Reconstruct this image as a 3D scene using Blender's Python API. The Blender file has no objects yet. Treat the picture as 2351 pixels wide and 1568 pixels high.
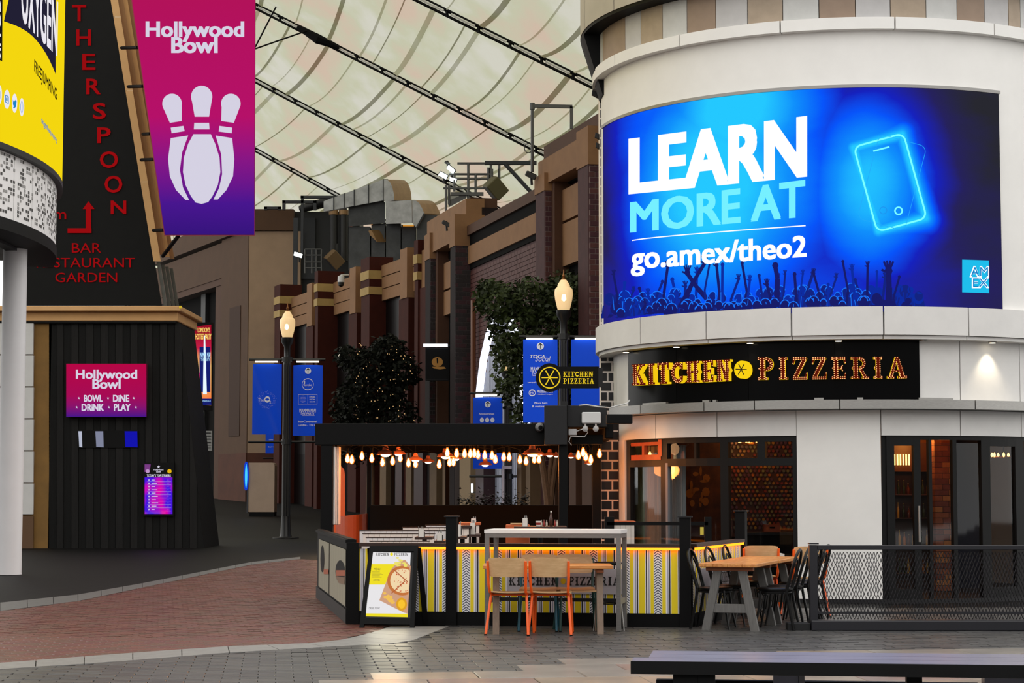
import bpy, bmesh, math, random
from mathutils import Vector as V, Matrix
random.seed(7)
S = bpy.context.scene
COL = S.collection
F = 4500.0                      # focal length in pixels of a 2351 x 1568 frame
EYE = V((0, 0, 1.6))
TH = math.atan(336 / F)
# ---------------------------------------------------------------- camera, sky, exposure
cd = bpy.data.cameras.new('camera'); cam = bpy.data.objects.new('camera', cd); COL.objects.link(cam)
cd.sensor_width = 36; cd.lens = F * 36 / 2351; cd.clip_end = 600
cam.location = EYE; cam.rotation_euler = (math.pi / 2 + TH, 0, 0)
S.camera = cam
W = bpy.data.worlds.new('overcast_sky'); S.world = W; W.use_nodes = True
W.node_tree.nodes['Background'].inputs[0].default_value = (1.0, 0.985, 0.95, 1)
W.node_tree.nodes['Background'].inputs[1].default_value = 1.55
S.view_settings.view_transform = 'Standard'; S.view_settings.look = 'None'
S.view_settings.exposure = 0.0; S.view_settings.gamma = 1.0; S.view_settings.use_curve_mapping = False
# ---------------------------------------------------------------- pixels to rays and points
FW, UP = V((0, math.cos(TH), math.sin(TH))), V((0, -math.sin(TH), math.cos(TH)))
def ray(px, py):
    return FW + V((1, 0, 0)) * ((px - 1175.5) / F) + UP * (-(py - 784) / F)
def P(px, py, Y):               # the point at depth Y seen at that pixel
    d = ray(px, py); return EYE + d * (Y / d.y)
def G(px, py, z=0.0):           # the point of the ground
    d = ray(px, py); return EYE + d * ((z - EYE.z) / d.z)
def X(px, Y): return P(px, 1120, Y).x
def Z(py, Y, px=1175): return P(px, py, Y).z
# ---------------------------------------------------------------- materials
def lin(c):
    f = lambda v: v / 12.92 if v <= .04045 else ((v + .055) / 1.055) ** 2.4
    return tuple(f(x / 255) for x in c[:3]) + (1,)
MATS = {}
def mat(name, rgb, rough=.6, metal=0, var=.0, scale=6, bump=0, spec=.5, alt=None, stretch=(1, 1, 1)):
    if name in MATS: return MATS[name]
    m = bpy.data.materials.new(name); m.use_nodes = True; N = m.node_tree; b = N.nodes['Principled BSDF']
    b.inputs['Roughness'].default_value = rough; b.inputs['Metallic'].default_value = metal
    b.inputs['Specular IOR Level'].default_value = spec
    c = lin(rgb); b.inputs['Base Color'].default_value = c
    if var or bump or alt:
        tc = N.nodes.new('ShaderNodeTexCoord'); mp = N.nodes.new('ShaderNodeMapping'); nz = N.nodes.new('ShaderNodeTexNoise')
        mp.inputs['Scale'].default_value = stretch
        nz.inputs['Scale'].default_value = scale; nz.inputs['Detail'].default_value = 6; nz.inputs['Roughness'].default_value = .6
        N.links.new(tc.outputs['Object'], mp.inputs[0]); N.links.new(mp.outputs[0], nz.inputs['Vector'])
        r = N.nodes.new('ShaderNodeValToRGB'); r.color_ramp.elements[0].position = .3; r.color_ramp.elements[1].position = .7
        lo = tuple(x * (1 - var) for x in c[:3]) + (1,); hi = tuple(min(1, x * (1 + var)) for x in c[:3]) + (1,)
        if alt: hi = lin(alt)
        r.color_ramp.elements[0].color = lo; r.color_ramp.elements[1].color = hi
        N.links.new(nz.outputs['Fac'], r.inputs[0]); N.links.new(r.outputs[0], b.inputs['Base Color'])
        if bump:
            bp = N.nodes.new('ShaderNodeBump'); bp.inputs['Strength'].default_value = bump; bp.inputs['Distance'].default_value = .02
            N.links.new(nz.outputs['Fac'], bp.inputs['Height']); N.links.new(bp.outputs[0], b.inputs['Normal'])
    MATS[name] = m; return m
def em(name, rgb, k=1.0):
    if name in MATS: return MATS[name]
    m = bpy.data.materials.new(name); m.use_nodes = True; N = m.node_tree
    N.nodes.remove(N.nodes['Principled BSDF']); e = N.nodes.new('ShaderNodeEmission')
    e.inputs[0].default_value = lin(rgb); e.inputs[1].default_value = k
    N.links.new(e.outputs[0], N.nodes['Material Output'].inputs[0]); MATS[name] = m; return m
def emgrad(name, stops, k=1.0, noise=0):      # a lit face whose print runs through colours up its own height (UV v)
    m = bpy.data.materials.new(name); m.use_nodes = True; N = m.node_tree
    N.nodes.remove(N.nodes['Principled BSDF']); e = N.nodes.new('ShaderNodeEmission'); uv = N.nodes.new('ShaderNodeUVMap')
    sp = N.nodes.new('ShaderNodeSeparateXYZ'); r = N.nodes.new('ShaderNodeValToRGB')
    while len(r.color_ramp.elements) < len(stops): r.color_ramp.elements.new(.5)
    for el, (p, c) in zip(r.color_ramp.elements, stops): el.position = p; el.color = lin(c)
    N.links.new(uv.outputs[0], sp.inputs[0])
    if noise:
        nz = N.nodes.new('ShaderNodeTexNoise'); nz.inputs['Scale'].default_value = 2.5; ma = N.nodes.new('ShaderNodeMath'); ma.operation = 'MULTIPLY_ADD'
        N.links.new(uv.outputs[0], nz.inputs['Vector']); N.links.new(nz.outputs['Fac'], ma.inputs[0]); ma.inputs[1].default_value = noise
        N.links.new(sp.outputs[1], ma.inputs[2]); N.links.new(ma.outputs[0], r.inputs[0])
    else: N.links.new(sp.outputs[1], r.inputs[0])
    N.links.new(r.outputs[0], e.inputs[0]); e.inputs[1].default_value = k
    N.links.new(e.outputs[0], N.nodes['Material Output'].inputs[0]); MATS[name] = m; return m
def glass(name, tint=(1, 1, 1), refl=.08):
    m = bpy.data.materials.new(name); m.use_nodes = True; N = m.node_tree; N.nodes.remove(N.nodes['Principled BSDF'])
    t = N.nodes.new('ShaderNodeBsdfTransparent'); t.inputs[0].default_value = (*tint, 1)
    g = N.nodes.new('ShaderNodeBsdfGlossy'); g.inputs['Roughness'].default_value = .03; g.inputs[0].default_value = (.9, .92, .95, 1)
    mx = N.nodes.new('ShaderNodeMixShader'); lw = N.nodes.new('ShaderNodeFresnel'); lw.inputs[0].default_value = 1.0 + refl * 5
    gm = N.nodes.new('ShaderNodeNewGeometry'); ml = N.nodes.new('ShaderNodeMath'); ml.operation = 'MULTIPLY_ADD'; ml.inputs[1].default_value = -1; ml.inputs[2].default_value = 1; m2 = N.nodes.new('ShaderNodeMath'); m2.operation = 'MULTIPLY'
    N.links.new(gm.outputs['Backfacing'], ml.inputs[0]); N.links.new(ml.outputs[0], m2.inputs[0]); N.links.new(lw.outputs[0], m2.inputs[1]); N.links.new(m2.outputs[0], mx.inputs[0]); N.links.new(t.outputs[0], mx.inputs[1]); N.links.new(g.outputs[0], mx.inputs[2])
    N.links.new(mx.outputs[0], N.nodes['Material Output'].inputs[0]); MATS[name] = m; return m
# ---------------------------------------------------------------- mesh builder
class MB:
    def __init__(s): s.v = []; s.f = []; s.uv = {}
    def add(s, vs, fs):
        o = len(s.v); s.v += [V(a) for a in vs]; s.f += [tuple(i + o for i in f) for f in fs]; return s
    def hexa(s, c):             # eight corners: bottom 0-3, top 4-7
        return s.add(c, [(3, 2, 1, 0), (4, 5, 6, 7), (0, 1, 5, 4), (1, 2, 6, 5), (2, 3, 7, 6), (3, 0, 4, 7)])
    def box(s, x0, x1, y0, y1, z0, z1, b=0, M=None):
        c = V(((x0 + x1) / 2, (y0 + y1) / 2, (z0 + z1) / 2)); h = (abs(x1 - x0) / 2, abs(y1 - y0) / 2, abs(z1 - z0) / 2)
        if not b:
            vs = [c + V((sx * h[0], sy * h[1], sz * h[2])) for sz in (-1, 1) for sx, sy in ((-1, -1), (1, -1), (1, 1), (-1, 1))]
            if M: vs = [M @ a for a in vs]
            return s.hexa(vs)
        b = min(b, min(h) * .9); vs = []; ix = {}
        for sx in (-1, 1):
            for sy in (-1, 1):
                for sz in (-1, 1):
                    for a in range(3):
                        d = [h[0] - b, h[1] - b, h[2] - b]; d[a] = h[a]
                        ix[sx, sy, sz, a] = len(vs); vs.append(c + V((sx * d[0], sy * d[1], sz * d[2])))
        fs = []
        for sg in (-1, 1):
            fs += [tuple(ix[sg, p, q, 0] for p, q in ((-1, -1), (1, -1), (1, 1), (-1, 1))), tuple(ix[p, sg, q, 1] for p, q in ((-1, -1), (1, -1), (1, 1), (-1, 1))), tuple(ix[p, q, sg, 2] for p, q in ((-1, -1), (1, -1), (1, 1), (-1, 1)))]
            for sh in (-1, 1):
                fs += [(ix[sg, sh, -1, 0], ix[sg, sh, 1, 0], ix[sg, sh, 1, 1], ix[sg, sh, -1, 1]), (ix[sg, -1, sh, 0], ix[sg, 1, sh, 0], ix[sg, 1, sh, 2], ix[sg, -1, sh, 2]), (ix[-1, sg, sh, 1], ix[1, sg, sh, 1], ix[1, sg, sh, 2], ix[-1, sg, sh, 2])]
                for st in (-1, 1): fs.append(tuple(ix[sg, sh, st, a] for a in range(3)))
        if M: vs = [M @ a for a in vs]
        return s.add(vs, fs)
    def tube(s, pts, r, n=8, closed=False):
        pts = [V(p) for p in pts]; rs = r if isinstance(r, (list, tuple)) else [r] * len(pts); rings = []; prev = None
        for i, p in enumerate(pts):
            if closed: t = pts[(i + 1) % len(pts)] - pts[i - 1]
            else: t = pts[min(i + 1, len(pts) - 1)] - pts[max(i - 1, 0)]
            t.normalize(); a = prev if prev else (V((0, 0, 1)) if abs(t.z) < .9 else V((1, 0, 0)))
            x = (a - t * a.dot(t)); x.normalize(); y = t.cross(x); prev = x
            rings.append([p + (x * math.cos(2 * math.pi * k / n) + y * math.sin(2 * math.pi * k / n)) * rs[i] for k in range(n)])
        vs = [q for g in rings for q in g]; fs = []; m = len(rings)
        for i in range(m if closed else m - 1):
            for k in range(n):
                a, b = i * n, ((i + 1) % m) * n; fs.append((a + k, a + (k + 1) % n, b + (k + 1) % n, b + k))
        if not closed: fs += [tuple(range(n))[::-1], tuple(range((m - 1) * n, m * n))]
        return s.add(vs, fs)
    def lathe(s, prof, c=(0, 0, 0), n=20, axis=None):
        c = V(c); vs = []; fs = []; q = V((0, 0, 1)).rotation_difference(V(axis)).to_matrix() if axis else None
        for r, z in prof:
            for k in range(n):
                a = 2 * math.pi * k / n; p = V((r * math.cos(a), r * math.sin(a), z)); vs.append(c + (q @ p if q else p))
        for i in range(len(prof) - 1):
            for k in range(n): fs.append((i * n + k, i * n + (k + 1) % n, (i + 1) * n + (k + 1) % n, (i + 1) * n + k))
        fs += [tuple(range(n))[::-1], tuple(range((len(prof) - 1) * n, len(prof) * n))]
        return s.add(vs, fs)
    def prism(s, poly, f, d0, d1):      # a 2D outline through a map f(u, v, depth)
        n = len(poly); vs = [f(u, v, d0) for u, v in poly] + [f(u, v, d1) for u, v in poly]
        return s.add(vs, [tuple(range(n))[::-1], tuple(range(n, 2 * n))] + [(i, (i + 1) % n, n + (i + 1) % n, n + i) for i in range(n)])
    def face(s, pts, uv=None):
        o = len(s.v); s.add(pts, [tuple(range(len(pts)))])
        if uv: s.uv[len(s.f) - 1] = uv
        return s
LOC = {}
def lk(o, parent=None):
    COL.objects.link(o)
    if parent: o.parent = parent
    return o
def obj(name, mb, m, parent=None, smooth=False, kind=None, label=None, origin=None, recalc=True):
    L = LOC.get(parent.name, V((0, 0, 0))) if parent else (V(origin) if origin else V((0, 0, 0)))
    me = bpy.data.meshes.new(name); me.from_pydata([a - L for a in mb.v], [], mb.f)
    if mb.uv:
        ul = me.uv_layers.new(name='UVMap')
        for fi, uv in mb.uv.items():
            for li, c in zip(me.polygons[fi].loop_indices, uv): ul.data[li].uv = c
    if recalc and not mb.uv:
        b = bmesh.new(); b.from_mesh(me); bmesh.ops.recalc_face_normals(b, faces=b.faces); b.to_mesh(me); b.free()
    for k in (m if isinstance(m, (list, tuple)) else [m]): me.materials.append(k)
    if smooth: me.polygons.foreach_set('use_smooth', [True] * len(me.polygons)); me.set_sharp_from_angle(angle=.7)
    o = bpy.data.objects.new(name, me); lk(o, parent)
    if origin and not parent: o.location = L
    LOC[o.name] = L
    if kind: o['kind'] = kind
    if label: o['label'] = label
    return o
def tag(o, label, cat, group=None):
    o['label'] = label; o['category'] = cat
    if group: o['group'] = group
    return o
def thing(name, label, cat, loc=(0, 0, 0), group=None):
    o = bpy.data.objects.new(name, None); COL.objects.link(o); o.location = loc; LOC[o.name] = V(loc)
    o.empty_display_size = .1
    return tag(o, label, cat, group)
def struct(name, mb, m, **k):
    o = obj(name, mb, m, **k); o['kind'] = 'structure'; return o
def dup(root, loc, rz=0, label=None, group=None, sc=1):
    def cp(o, par):
        c = o.copy(); COL.objects.link(c); c.parent = par
        for ch in o.children: cp(ch, c)
        return c
    kids = list(root.children); r = root.copy(); COL.objects.link(r); LOC[r.name] = V(loc)
    r.location = loc; r.rotation_euler = (0, 0, rz); r.scale = (sc, sc, sc)
    if label: r['label'] = label
    if group: r['group'] = group
    for ch in kids: cp(ch, r)
    return r
def recolor(root, old, new):
    for o in [root] + list(root.children_recursive):
        if o.type == 'MESH':
            for i, s in enumerate(o.material_slots):
                if s.material and s.material.name == old.name:
                    s.link = 'OBJECT'; s.material = new
def bx(*a, **k): return MB().box(*a, **k)
# a frame standing on a ground line: s along it, n off it towards the viewer's side, z up
class Fr:
    def __init__(s, A, B, flip=False):
        s.o = V((A[0], A[1], 0)); e = V((B[0] - A[0], B[1] - A[1], 0)); s.len = e.length; s.e = e.normalized()
        s.n = V((s.e.y, -s.e.x, 0)) * (-1 if flip else 1)
    def p(s, a, n, z): return s.o + s.e * a + s.n * n + V((0, 0, z))
    def hit(s, px, py, n=0):
        d = ray(px, py); q = s.o + s.n * n; t = (q - EYE).dot(s.n) / d.dot(s.n); h = EYE + d * t
        return (h - s.o).dot(s.e), h.z
    def s(s, px, n=0): return s.hit(px, 1120, n)[0]
    def box(s, mb, a0, a1, n0, n1, z0, z1):
        return mb.hexa([s.p(a, n, z) for z in (z0, z1) for a, n in ((a0, n0), (a1, n0), (a1, n1), (a0, n1))])
    def on(s, n=0): return lambda px, py, off=0: s.p(*(lambda h: (h[0], n + off, h[1]))(s.hit(px, py, n + off)))
def onY(Y): return lambda px, py, off=0: P(px, py, Y - off)
# ---------------------------------------------------------------- lettering
_tx = {}
def glyphs(txt, bold=0.0, shear=0.0, res=3):
    k = (txt, bold, shear, res)
    if k in _tx: return _tx[k]
    c = bpy.data.curves.new('t', 'FONT'); c.body = txt; c.size = 1; c.offset = bold; c.shear = shear; c.resolution_u = res
    o = bpy.data.objects.new('t', c); COL.objects.link(o)
    me = bpy.data.meshes.new_from_object(o.evaluated_get(bpy.context.evaluated_depsgraph_get()))
    vs = [(v.co.x, v.co.y) for v in me.vertices]; fs = [tuple(p.vertices) for p in me.polygons]
    bpy.data.objects.remove(o); bpy.data.curves.remove(c); bpy.data.meshes.remove(me)
    x0 = min(v[0] for v in vs); x1 = max(v[0] for v in vs); y0 = min(v[1] for v in vs); y1 = max(v[1] for v in vs)
    _tx[k] = ([((x - x0) / (x1 - x0), (y - y0) / (y1 - y0)) for x, y in vs], fs, x1 - x0, y1 - y0); return _tx[k]
def rect(x0, y0, x1, y1): return [(x0, y0), (x1, y0), (x1, y1), (x0, y1)]      # pixel box: TL TR BR BL
def bil(q, u, v):               # v up
    (ax, ay), (bx_, by), (cx, cy), (dx, dy) = q
    tx, ty = ax + (bx_ - ax) * u, ay + (by - ay) * u; lx, ly = dx + (cx - dx) * u, dy + (cy - dy) * u
    return lx + (tx - lx) * v, ly + (ty - ly) * v
def text(mb, txt, q, surf, off=.01, bold=.02, shear=0.0):
    vs, fs, em_w, em_h = glyphs(txt, 0, shear); x = bold if bold > .012 else 0
    for i, (a, b) in enumerate(((0, 0),) if not x else [(x * a, .6 * x * b) for a in (-1, 0, 1) for b in (-1, 1)]):
        mb.add([surf(*bil(q, u + a / em_w, v + b / em_h), off + .0001 * i) for u, v in vs], fs)
    return mb
def shape(mb, pts, surf, off=.01): return mb.face([surf(x, y, off) for x, y in pts])
def disc(cx, cy, rx, ry=None, n=24, a0=0):
    ry = ry or rx; return [(cx + rx * math.cos(a0 + 2 * math.pi * k / n), cy + ry * math.sin(a0 + 2 * math.pi * k / n)) for k in range(n)]
def ring(mb, cx, cy, rx, ry, w, surf, off=.01, n=28):
    for k in range(n):
        a, b = 2 * math.pi * k / n, 2 * math.pi * (k + 1) / n
        shape(mb, [(cx + rx * math.cos(a), cy + ry * math.sin(a)), (cx + rx * math.cos(b), cy + ry * math.sin(b)), (cx + (rx - w) * math.cos(b), cy + (ry - w) * math.sin(b)), (cx + (rx - w) * math.cos(a), cy + (ry - w) * math.sin(a))], surf, off)
def line(mb, x0, y0, x1, y1, w, surf, off=.01):
    dx, dy = x1 - x0, y1 - y0; l = math.hypot(dx, dy); nx, ny = -dy / l * w / 2, dx / l * w / 2
    shape(mb, [(x0 + nx, y0 + ny), (x1 + nx, y1 + ny), (x1 - nx, y1 - ny), (x0 - nx, y0 - ny)], surf, off)
def star(cx, cy, r, n=5): return [(cx + (r if k % 2 == 0 else r * .42) * math.sin(math.pi * k / n), cy - (r if k % 2 == 0 else r * .42) * math.cos(math.pi * k / n)) for k in range(2 * n)]
def quadmap(q): return lambda poly: [bil(q, u, v) for u, v in poly]
# the slab letters of the pizzeria: convex pieces in a box one high
def _stem(x, w=.2, sp=1): return [[(x, 0), (x + w, 0), (x + w, 1), (x, 1)], [(x, .62), (x - .1 * sp, .5), (x, .38)] if sp > 0 else [(x + w, .38), (x + w + .1, .5), (x + w, .62)]]
def _bar(x0, x1, y, h=.1): return [[(x0, y), (x1, y), (x1, y + h), (x0, y + h)]]
def _arc(cx, cy, r, w, a0, a1, n=8, sx=1):
    o = []
    for k in range(n):
        a, b = math.radians(a0 + (a1 - a0) * k / n), math.radians(a0 + (a1 - a0) * (k + 1) / n)
        o.append([(cx + sx * r * math.cos(a), cy + r * math.sin(a)), (cx + sx * r * math.cos(b), cy + r * math.sin(b)), (cx + sx * (r - w) * math.cos(b), cy + (r - w) * math.sin(b)), (cx + sx * (r - w) * math.cos(a), cy + (r - w) * math.sin(a))])
    return o
SLAB = {
 'K': (_stem(.14) + _bar(.02, .46, 0) + _bar(.02, .46, .9) + [[(.32, .48), (.44, .58), (.8, .96), (.62, .96)], [(.36, .55), (.5, .55), (.84, .04), (.64, .04)]] + _bar(.54, .9, .9) + _bar(.56, .92, 0), .94),
 'I': (_stem(.16) + _bar(.04, .48, 0) + _bar(.04, .48, .9), .52),
 'T': (_stem(.3) + _bar(.16, .64, 0) + _bar(.02, .78, .9) + [[(.02, .68), (.1, .7), (.12, .92), (.02, .92)], [(.78, .68), (.7, .7), (.68, .92), (.78, .92)]], .8),
 'C': (_arc(.46, .5, .5, .2, 50, 310, 14, .86) + [[(.05, .62), (-.04, .5), (.05, .38)], [(.68, .66), (.8, .66), (.8, .98), (.7, .86)], [(.68, .34), (.8, .34), (.76, .1), (.64, .14)]], .84),
 'H': (_stem(.16) + _stem(.58, .2, -1) + _bar(.3, .64, .45) + _bar(.02, .44, 0) + _bar(.02, .44, .9) + _bar(.5, .94, 0) + _bar(.5, .94, .9), .98),
 'E': (_stem(.16) + _bar(.02, .76, 0) + _bar(.02, .76, .9) + _bar(.34, .58, .45) + [[(.76, .7), (.68, .74), (.66, .92), (.76, .92)], [(.76, .3), (.68, .26), (.66, .08), (.76, .08)], [(.6, .34), (.54, .42), (.54, .58), (.6, .66)]], .8),
 'N': (_stem(.16, .17) + _stem(.68, .17, -1) + [[(.2, 1), (.4, 1), (.82, 0), (.66, 0)]] + _bar(.02, .42, 0) + _bar(.02, .34, .9) + _bar(.56, .98, .9), 1.0),
 'P': (_stem(.16) + _bar(.02, .5, 0) + _bar(.02, .52, .9) + _bar(.34, .52, .4) + _arc(.5, .7, .3, .16, -90, 90, 8, 1.0), .84),
 'Z': (_bar(.04, .74, .9) + _bar(.02, .76, 0) + [[(.02, .05), (.24, .05), (.76, .95), (.54, .95)], [(.3, .58), (.22, .5), (.22, .38)], [(.04, .68), (.1, .7), (.16, .92), (.04, .92)], [(.76, .32), (.7, .3), (.64, .08), (.76, .08)]], .78),
 'R': (_stem(.16) + _bar(.02, .46, 0) + _bar(.02, .52, .9) + _bar(.34, .52, .42) + _arc(.48, .71, .29, .15, -90, 90, 8, 1.0) + [[(.42, .46), (.58, .46), (.84, .04), (.66, .04)]] + _bar(.58, .94, 0), .94),
 'A': ([[(.1, .05), (.24, .05), (.54, 1), (.42, 1)], [(.42, 1), (.58, 1), (.88, .05), (.66, .05)], [(.66, .6), (.8, .5), (.78, .38), (.7, .4)]] + _bar(.26, .64, .3, .09) + _bar(.0, .36, 0) + _bar(.54, 1.0, 0), 1.0)}
def slabword(word, gap=.12):    # placed letters: [(pieces)], total width 1
    x = 0; out = []
    for ch in word:
        if ch == ' ': x += .5; continue
        pcs, w = SLAB[ch]; out.append((ch, [[(u + x, v) for u, v in p] for p in pcs])); x += w + gap
    t = x - gap; return [(ch, [[(u / t, v) for u, v in p] for p in ps]) for ch, ps in out]
# ---------------------------------------------------------------- materials of the place
M_dark = mat('charcoal_metal', (31, 31, 33), .55, 0, spec=.3)
M_black = mat('black_paint', (9, 9, 10), .6, spec=.15)
M_cover = mat('dark_paving', (15, 14, 14), .6, 0, .3, 5, .3, spec=.1)
M_grey = mat('grey_setts', (78, 77, 76), .38, 0, .28, 3, .25, spec=.5)
M_pale = mat('pale_slabs', (132, 126, 120), .3, 0, .2, 2, .15, spec=.7)
M_kerb = mat('kerb_granite', (132, 130, 128), .45, 0, .15, 9, .2)
M_brick = [mat('paving_brick_red', (104, 58, 47), .45, 0, .25, 9, .3), mat('paving_brick_brown', (92, 60, 48), .45, 0, .25, 9, .3), mat('paving_brick_plum', (98, 52, 48), .42, 0, .25, 9, .3)]
M_white = mat('white_panel', (238, 236, 233), .5, 0, .03, 2)
M_fasc = mat('pale_grey_panel', (226, 224, 222), .42, 0, .04, 3)
M_steel = mat('brushed_steel', (165, 163, 160), .38, .8, .1, 20, stretch=(1, 1, 8))
M_beige = mat('beige_stone', (150, 116, 80), .8, 0, .1, 3, .1)
M_glass = glass('clear_glass', (.86, .88, .88))
M_wprint = em('lit_white_print', (255, 255, 255), 1.0)
# ---------------------------------------------------------------- ground
mb = MB(); ys = [3, 63, 140]; zs = [0, 0, 2.0]
for i in range(2): mb.face([V((-70, ys[i], zs[i])), V((70, ys[i], zs[i])), V((70, ys[i + 1], zs[i + 1])), V((-70, ys[i + 1], zs[i + 1]))])
struct('floor', mb, M_cover)
def gz(Y): return max(0, (Y - 63) * 2 / 77)
def inside(x, y, pl):
    c = False; j = len(pl) - 1
    for i in range(len(pl)):
        if (pl[i][1] > y) != (pl[j][1] > y) and x < (pl[j][0] - pl[i][0]) * (y - pl[i][1]) / (pl[j][1] - pl[i][1]) + pl[i][0]: c = not c
        j = i
    return c
def poly(px): return [tuple(G(*p)[:2]) for p in px]
RED = poly([(-400, 1452), (0, 1404), (179, 1381), (327, 1350), (459, 1322), (577, 1297), (690, 1284), (760, 1290), (830, 1430), (900, 1437), (868, 1450), (791, 1470), (715, 1478), (510, 1486), (255, 1504), (0, 1524), (-400, 1553)])
GREY = poly([(-400, 1570), (0, 1538), (255, 1522), (510, 1501), (766, 1486), (934, 1477), (1030, 1440), (1030, 1400), (2500, 1395), (2500, 1502), (1450, 1526), (1200, 1546), (684, 1582), (500, 1596), (-60, 1625), (-400, 1640)])
PALE = poly([(480, 1590), (684, 1568), (1200, 1532), (1450, 1512), (2500, 1488), (2700, 1800), (300, 1800)])
def pave(name, part, poly_, L, Wd, ang, mats, h, herr, nmax=300):
    root = struct(name, MB().box(-.01, .01, -.01, .01, -.03, -.02), mats[0])
    ca, sa = math.cos(ang), math.sin(ang); cells = []; bx0 = min(p[0] for p in poly_); bx1 = max(p[0] for p in poly_); by0 = min(p[1] for p in poly_); by1 = max(p[1] for p in poly_)
    cx, cy = (bx0 + bx1) / 2, (by0 + by1) / 2; R = math.hypot(bx1 - bx0, by1 - by0) / 2
    for j in range(int(-R / Wd), int(R / Wd) + 1):
        for i in range(int(-R / L) - 1, int(R / L) + 1):
            u, v = (i + (.5 if j % 2 else 0) * herr) * L, j * Wd; x, y = cx + u * ca - v * sa, cy + u * sa + v * ca
            if inside(x, y, poly_) and y > 4: cells.append((x, y))
    def vis(c):
        q = (c[0] / c[1]) * F; return (0 if abs(q) < 1180 and 1.6 / c[1] * F + 1120 < 1568 else 1, c[1])
    cells.sort(key=vis)
    g = .004
    meshes = []
    for k, m in enumerate(mats):
        b = bx(-L / 2 + g, L / 2 - g, -Wd / 2 + g, Wd / 2 - g, -.03, 0, .006); o = obj(part, b, m, root); meshes.append(o.data); bpy.data.objects.remove(o)
    rest = [MB() for _ in mats]; LOC_ = Matrix.Rotation(ang, 4, 'Z')
    for k, (x, y) in enumerate(cells):
        z = h + random.uniform(-.0025, .0025); t = random.randrange(len(mats))
        if k < nmax:
            o = bpy.data.objects.new(part, meshes[t]); COL.objects.link(o); o.parent = root; o.location = (x, y, z); o.rotation_euler = (random.uniform(-.004, .004), 0, ang)
        else:
            mm = Matrix.Translation((x, y, z)) @ LOC_
            q = [mm @ V(p) for p in ((-L / 2 + g, -Wd / 2 + g, 0), (L / 2 - g, -Wd / 2 + g, 0), (L / 2 - g, Wd / 2 - g, 0), (-L / 2 + g, Wd / 2 - g, 0))]
            rest[t].add(q + [a - V((0, 0, .02)) for a in q], [(0, 1, 2, 3), (0, 4, 5, 1), (1, 5, 6, 2), (2, 6, 7, 3), (3, 7, 4, 0)])
    for t, m in enumerate(mats): obj(part + '_field', rest[t], m, root, kind='stuff', recalc=False)
    return root
pave('floor_brick_paving', 'brick', RED, .21, .105, .5, M_brick, .006, 1)
pave('floor_grey_paving', 'paver', GREY, .3, .15, .12, [M_grey, mat('grey_setts_dark', (70, 69, 69), .36, 0, .28, 3, .25)], .006, 1)
pave('floor_pale_paving', 'slab', PALE, .9, .6, .12, [M_pale, mat('pale_slabs_warm', (146, 132, 118), .28, 0, .2, 2, .15), mat('pale_slabs_rose', (138, 118, 112), .28, 0, .2, 2, .15)], .013, 1)
def kerb(name, top, bot, n):
    root = struct(name, MB().box(-.01, .01, -.01, .01, -.03, -.02), M_kerb)
    def at(pl, t):
        t *= len(pl) - 1; i = min(int(t), len(pl) - 2); a, b = G(*pl[i]), G(*pl[i + 1]); return a + (b - a) * (t - i)
    for k in range(n):
        a, b = (k + .01) / n, (k + .99) / n
        q = [at(bot, a), at(bot, b), at(top, b), at(top, a)]
        obj('kerb_stone', MB().hexa([p + V((0, 0, -.03)) for p in q] + [p + V((0, 0, .009)) for p in q]), M_kerb, root)
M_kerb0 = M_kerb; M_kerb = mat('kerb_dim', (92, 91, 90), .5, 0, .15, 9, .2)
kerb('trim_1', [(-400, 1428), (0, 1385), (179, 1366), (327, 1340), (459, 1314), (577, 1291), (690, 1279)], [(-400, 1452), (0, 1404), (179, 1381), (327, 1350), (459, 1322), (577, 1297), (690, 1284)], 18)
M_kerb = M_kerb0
kerb('trim_2', [(-400, 1553), (0, 1524), (255, 1504), (510, 1486), (715, 1478), (791, 1470), (868, 1450), (900, 1438)], [(-400, 1570), (0, 1538), (255, 1522), (510, 1501), (766, 1486), (934, 1477), (990, 1455), (1030, 1440)], 16)
# ---------------------------------------------------------------- canopy of the dome
def canopy_mat(name, c0, c1, c2):
    m = bpy.data.materials.new(name); m.use_nodes = True; N = m.node_tree; N.nodes.remove(N.nodes['Principled BSDF'])
    tc = N.nodes.new('ShaderNodeTexCoord'); mp = N.nodes.new('ShaderNodeMapping'); mp.inputs['Rotation'].default_value = (0, 0, .3); mp.inputs['Scale'].default_value = (.5, .16, .1)
    nz = N.nodes.new('ShaderNodeTexNoise'); nz.inputs['Scale'].default_value = 1.0; nz.inputs['Detail'].default_value = 7
    r = N.nodes.new('ShaderNodeValToRGB'); r.color_ramp.elements.new(.5)
    for e, p, c in zip(r.color_ramp.elements, (.36, .52, .64), (c0, c1, c2)): e.position = p; e.color = lin(c)
    N.links.new(tc.outputs['Object'], mp.inputs[0]); N.links.new(mp.outputs[0], nz.inputs['Vector']); N.links.new(nz.outputs['Fac'], r.inputs[0])
    t = N.nodes.new('ShaderNodeBsdfTranslucent'); d = N.nodes.new('ShaderNodeBsdfDiffuse'); mx = N.nodes.new('ShaderNodeMixShader'); mx.inputs[0].default_value = .3
    N.links.new(r.outputs[0], t.inputs[0]); N.links.new(r.outputs[0], d.inputs[0]); N.links.new(t.outputs[0], mx.inputs[1]); N.links.new(d.outputs[0], mx.inputs[2])
    N.links.new(mx.outputs[0], N.nodes['Material Output'].inputs[0]); return m
M_fab = canopy_mat('canopy_fabric', (196, 178, 162), (186, 188, 166), (198, 198, 188))
M_seam = canopy_mat('canopy_seam', (174, 162, 144), (172, 172, 150), (178, 177, 164)); M_seamw = canopy_mat('canopy_seam_pale', (216, 212, 196), (214, 214, 196), (220, 220, 210))
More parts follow.
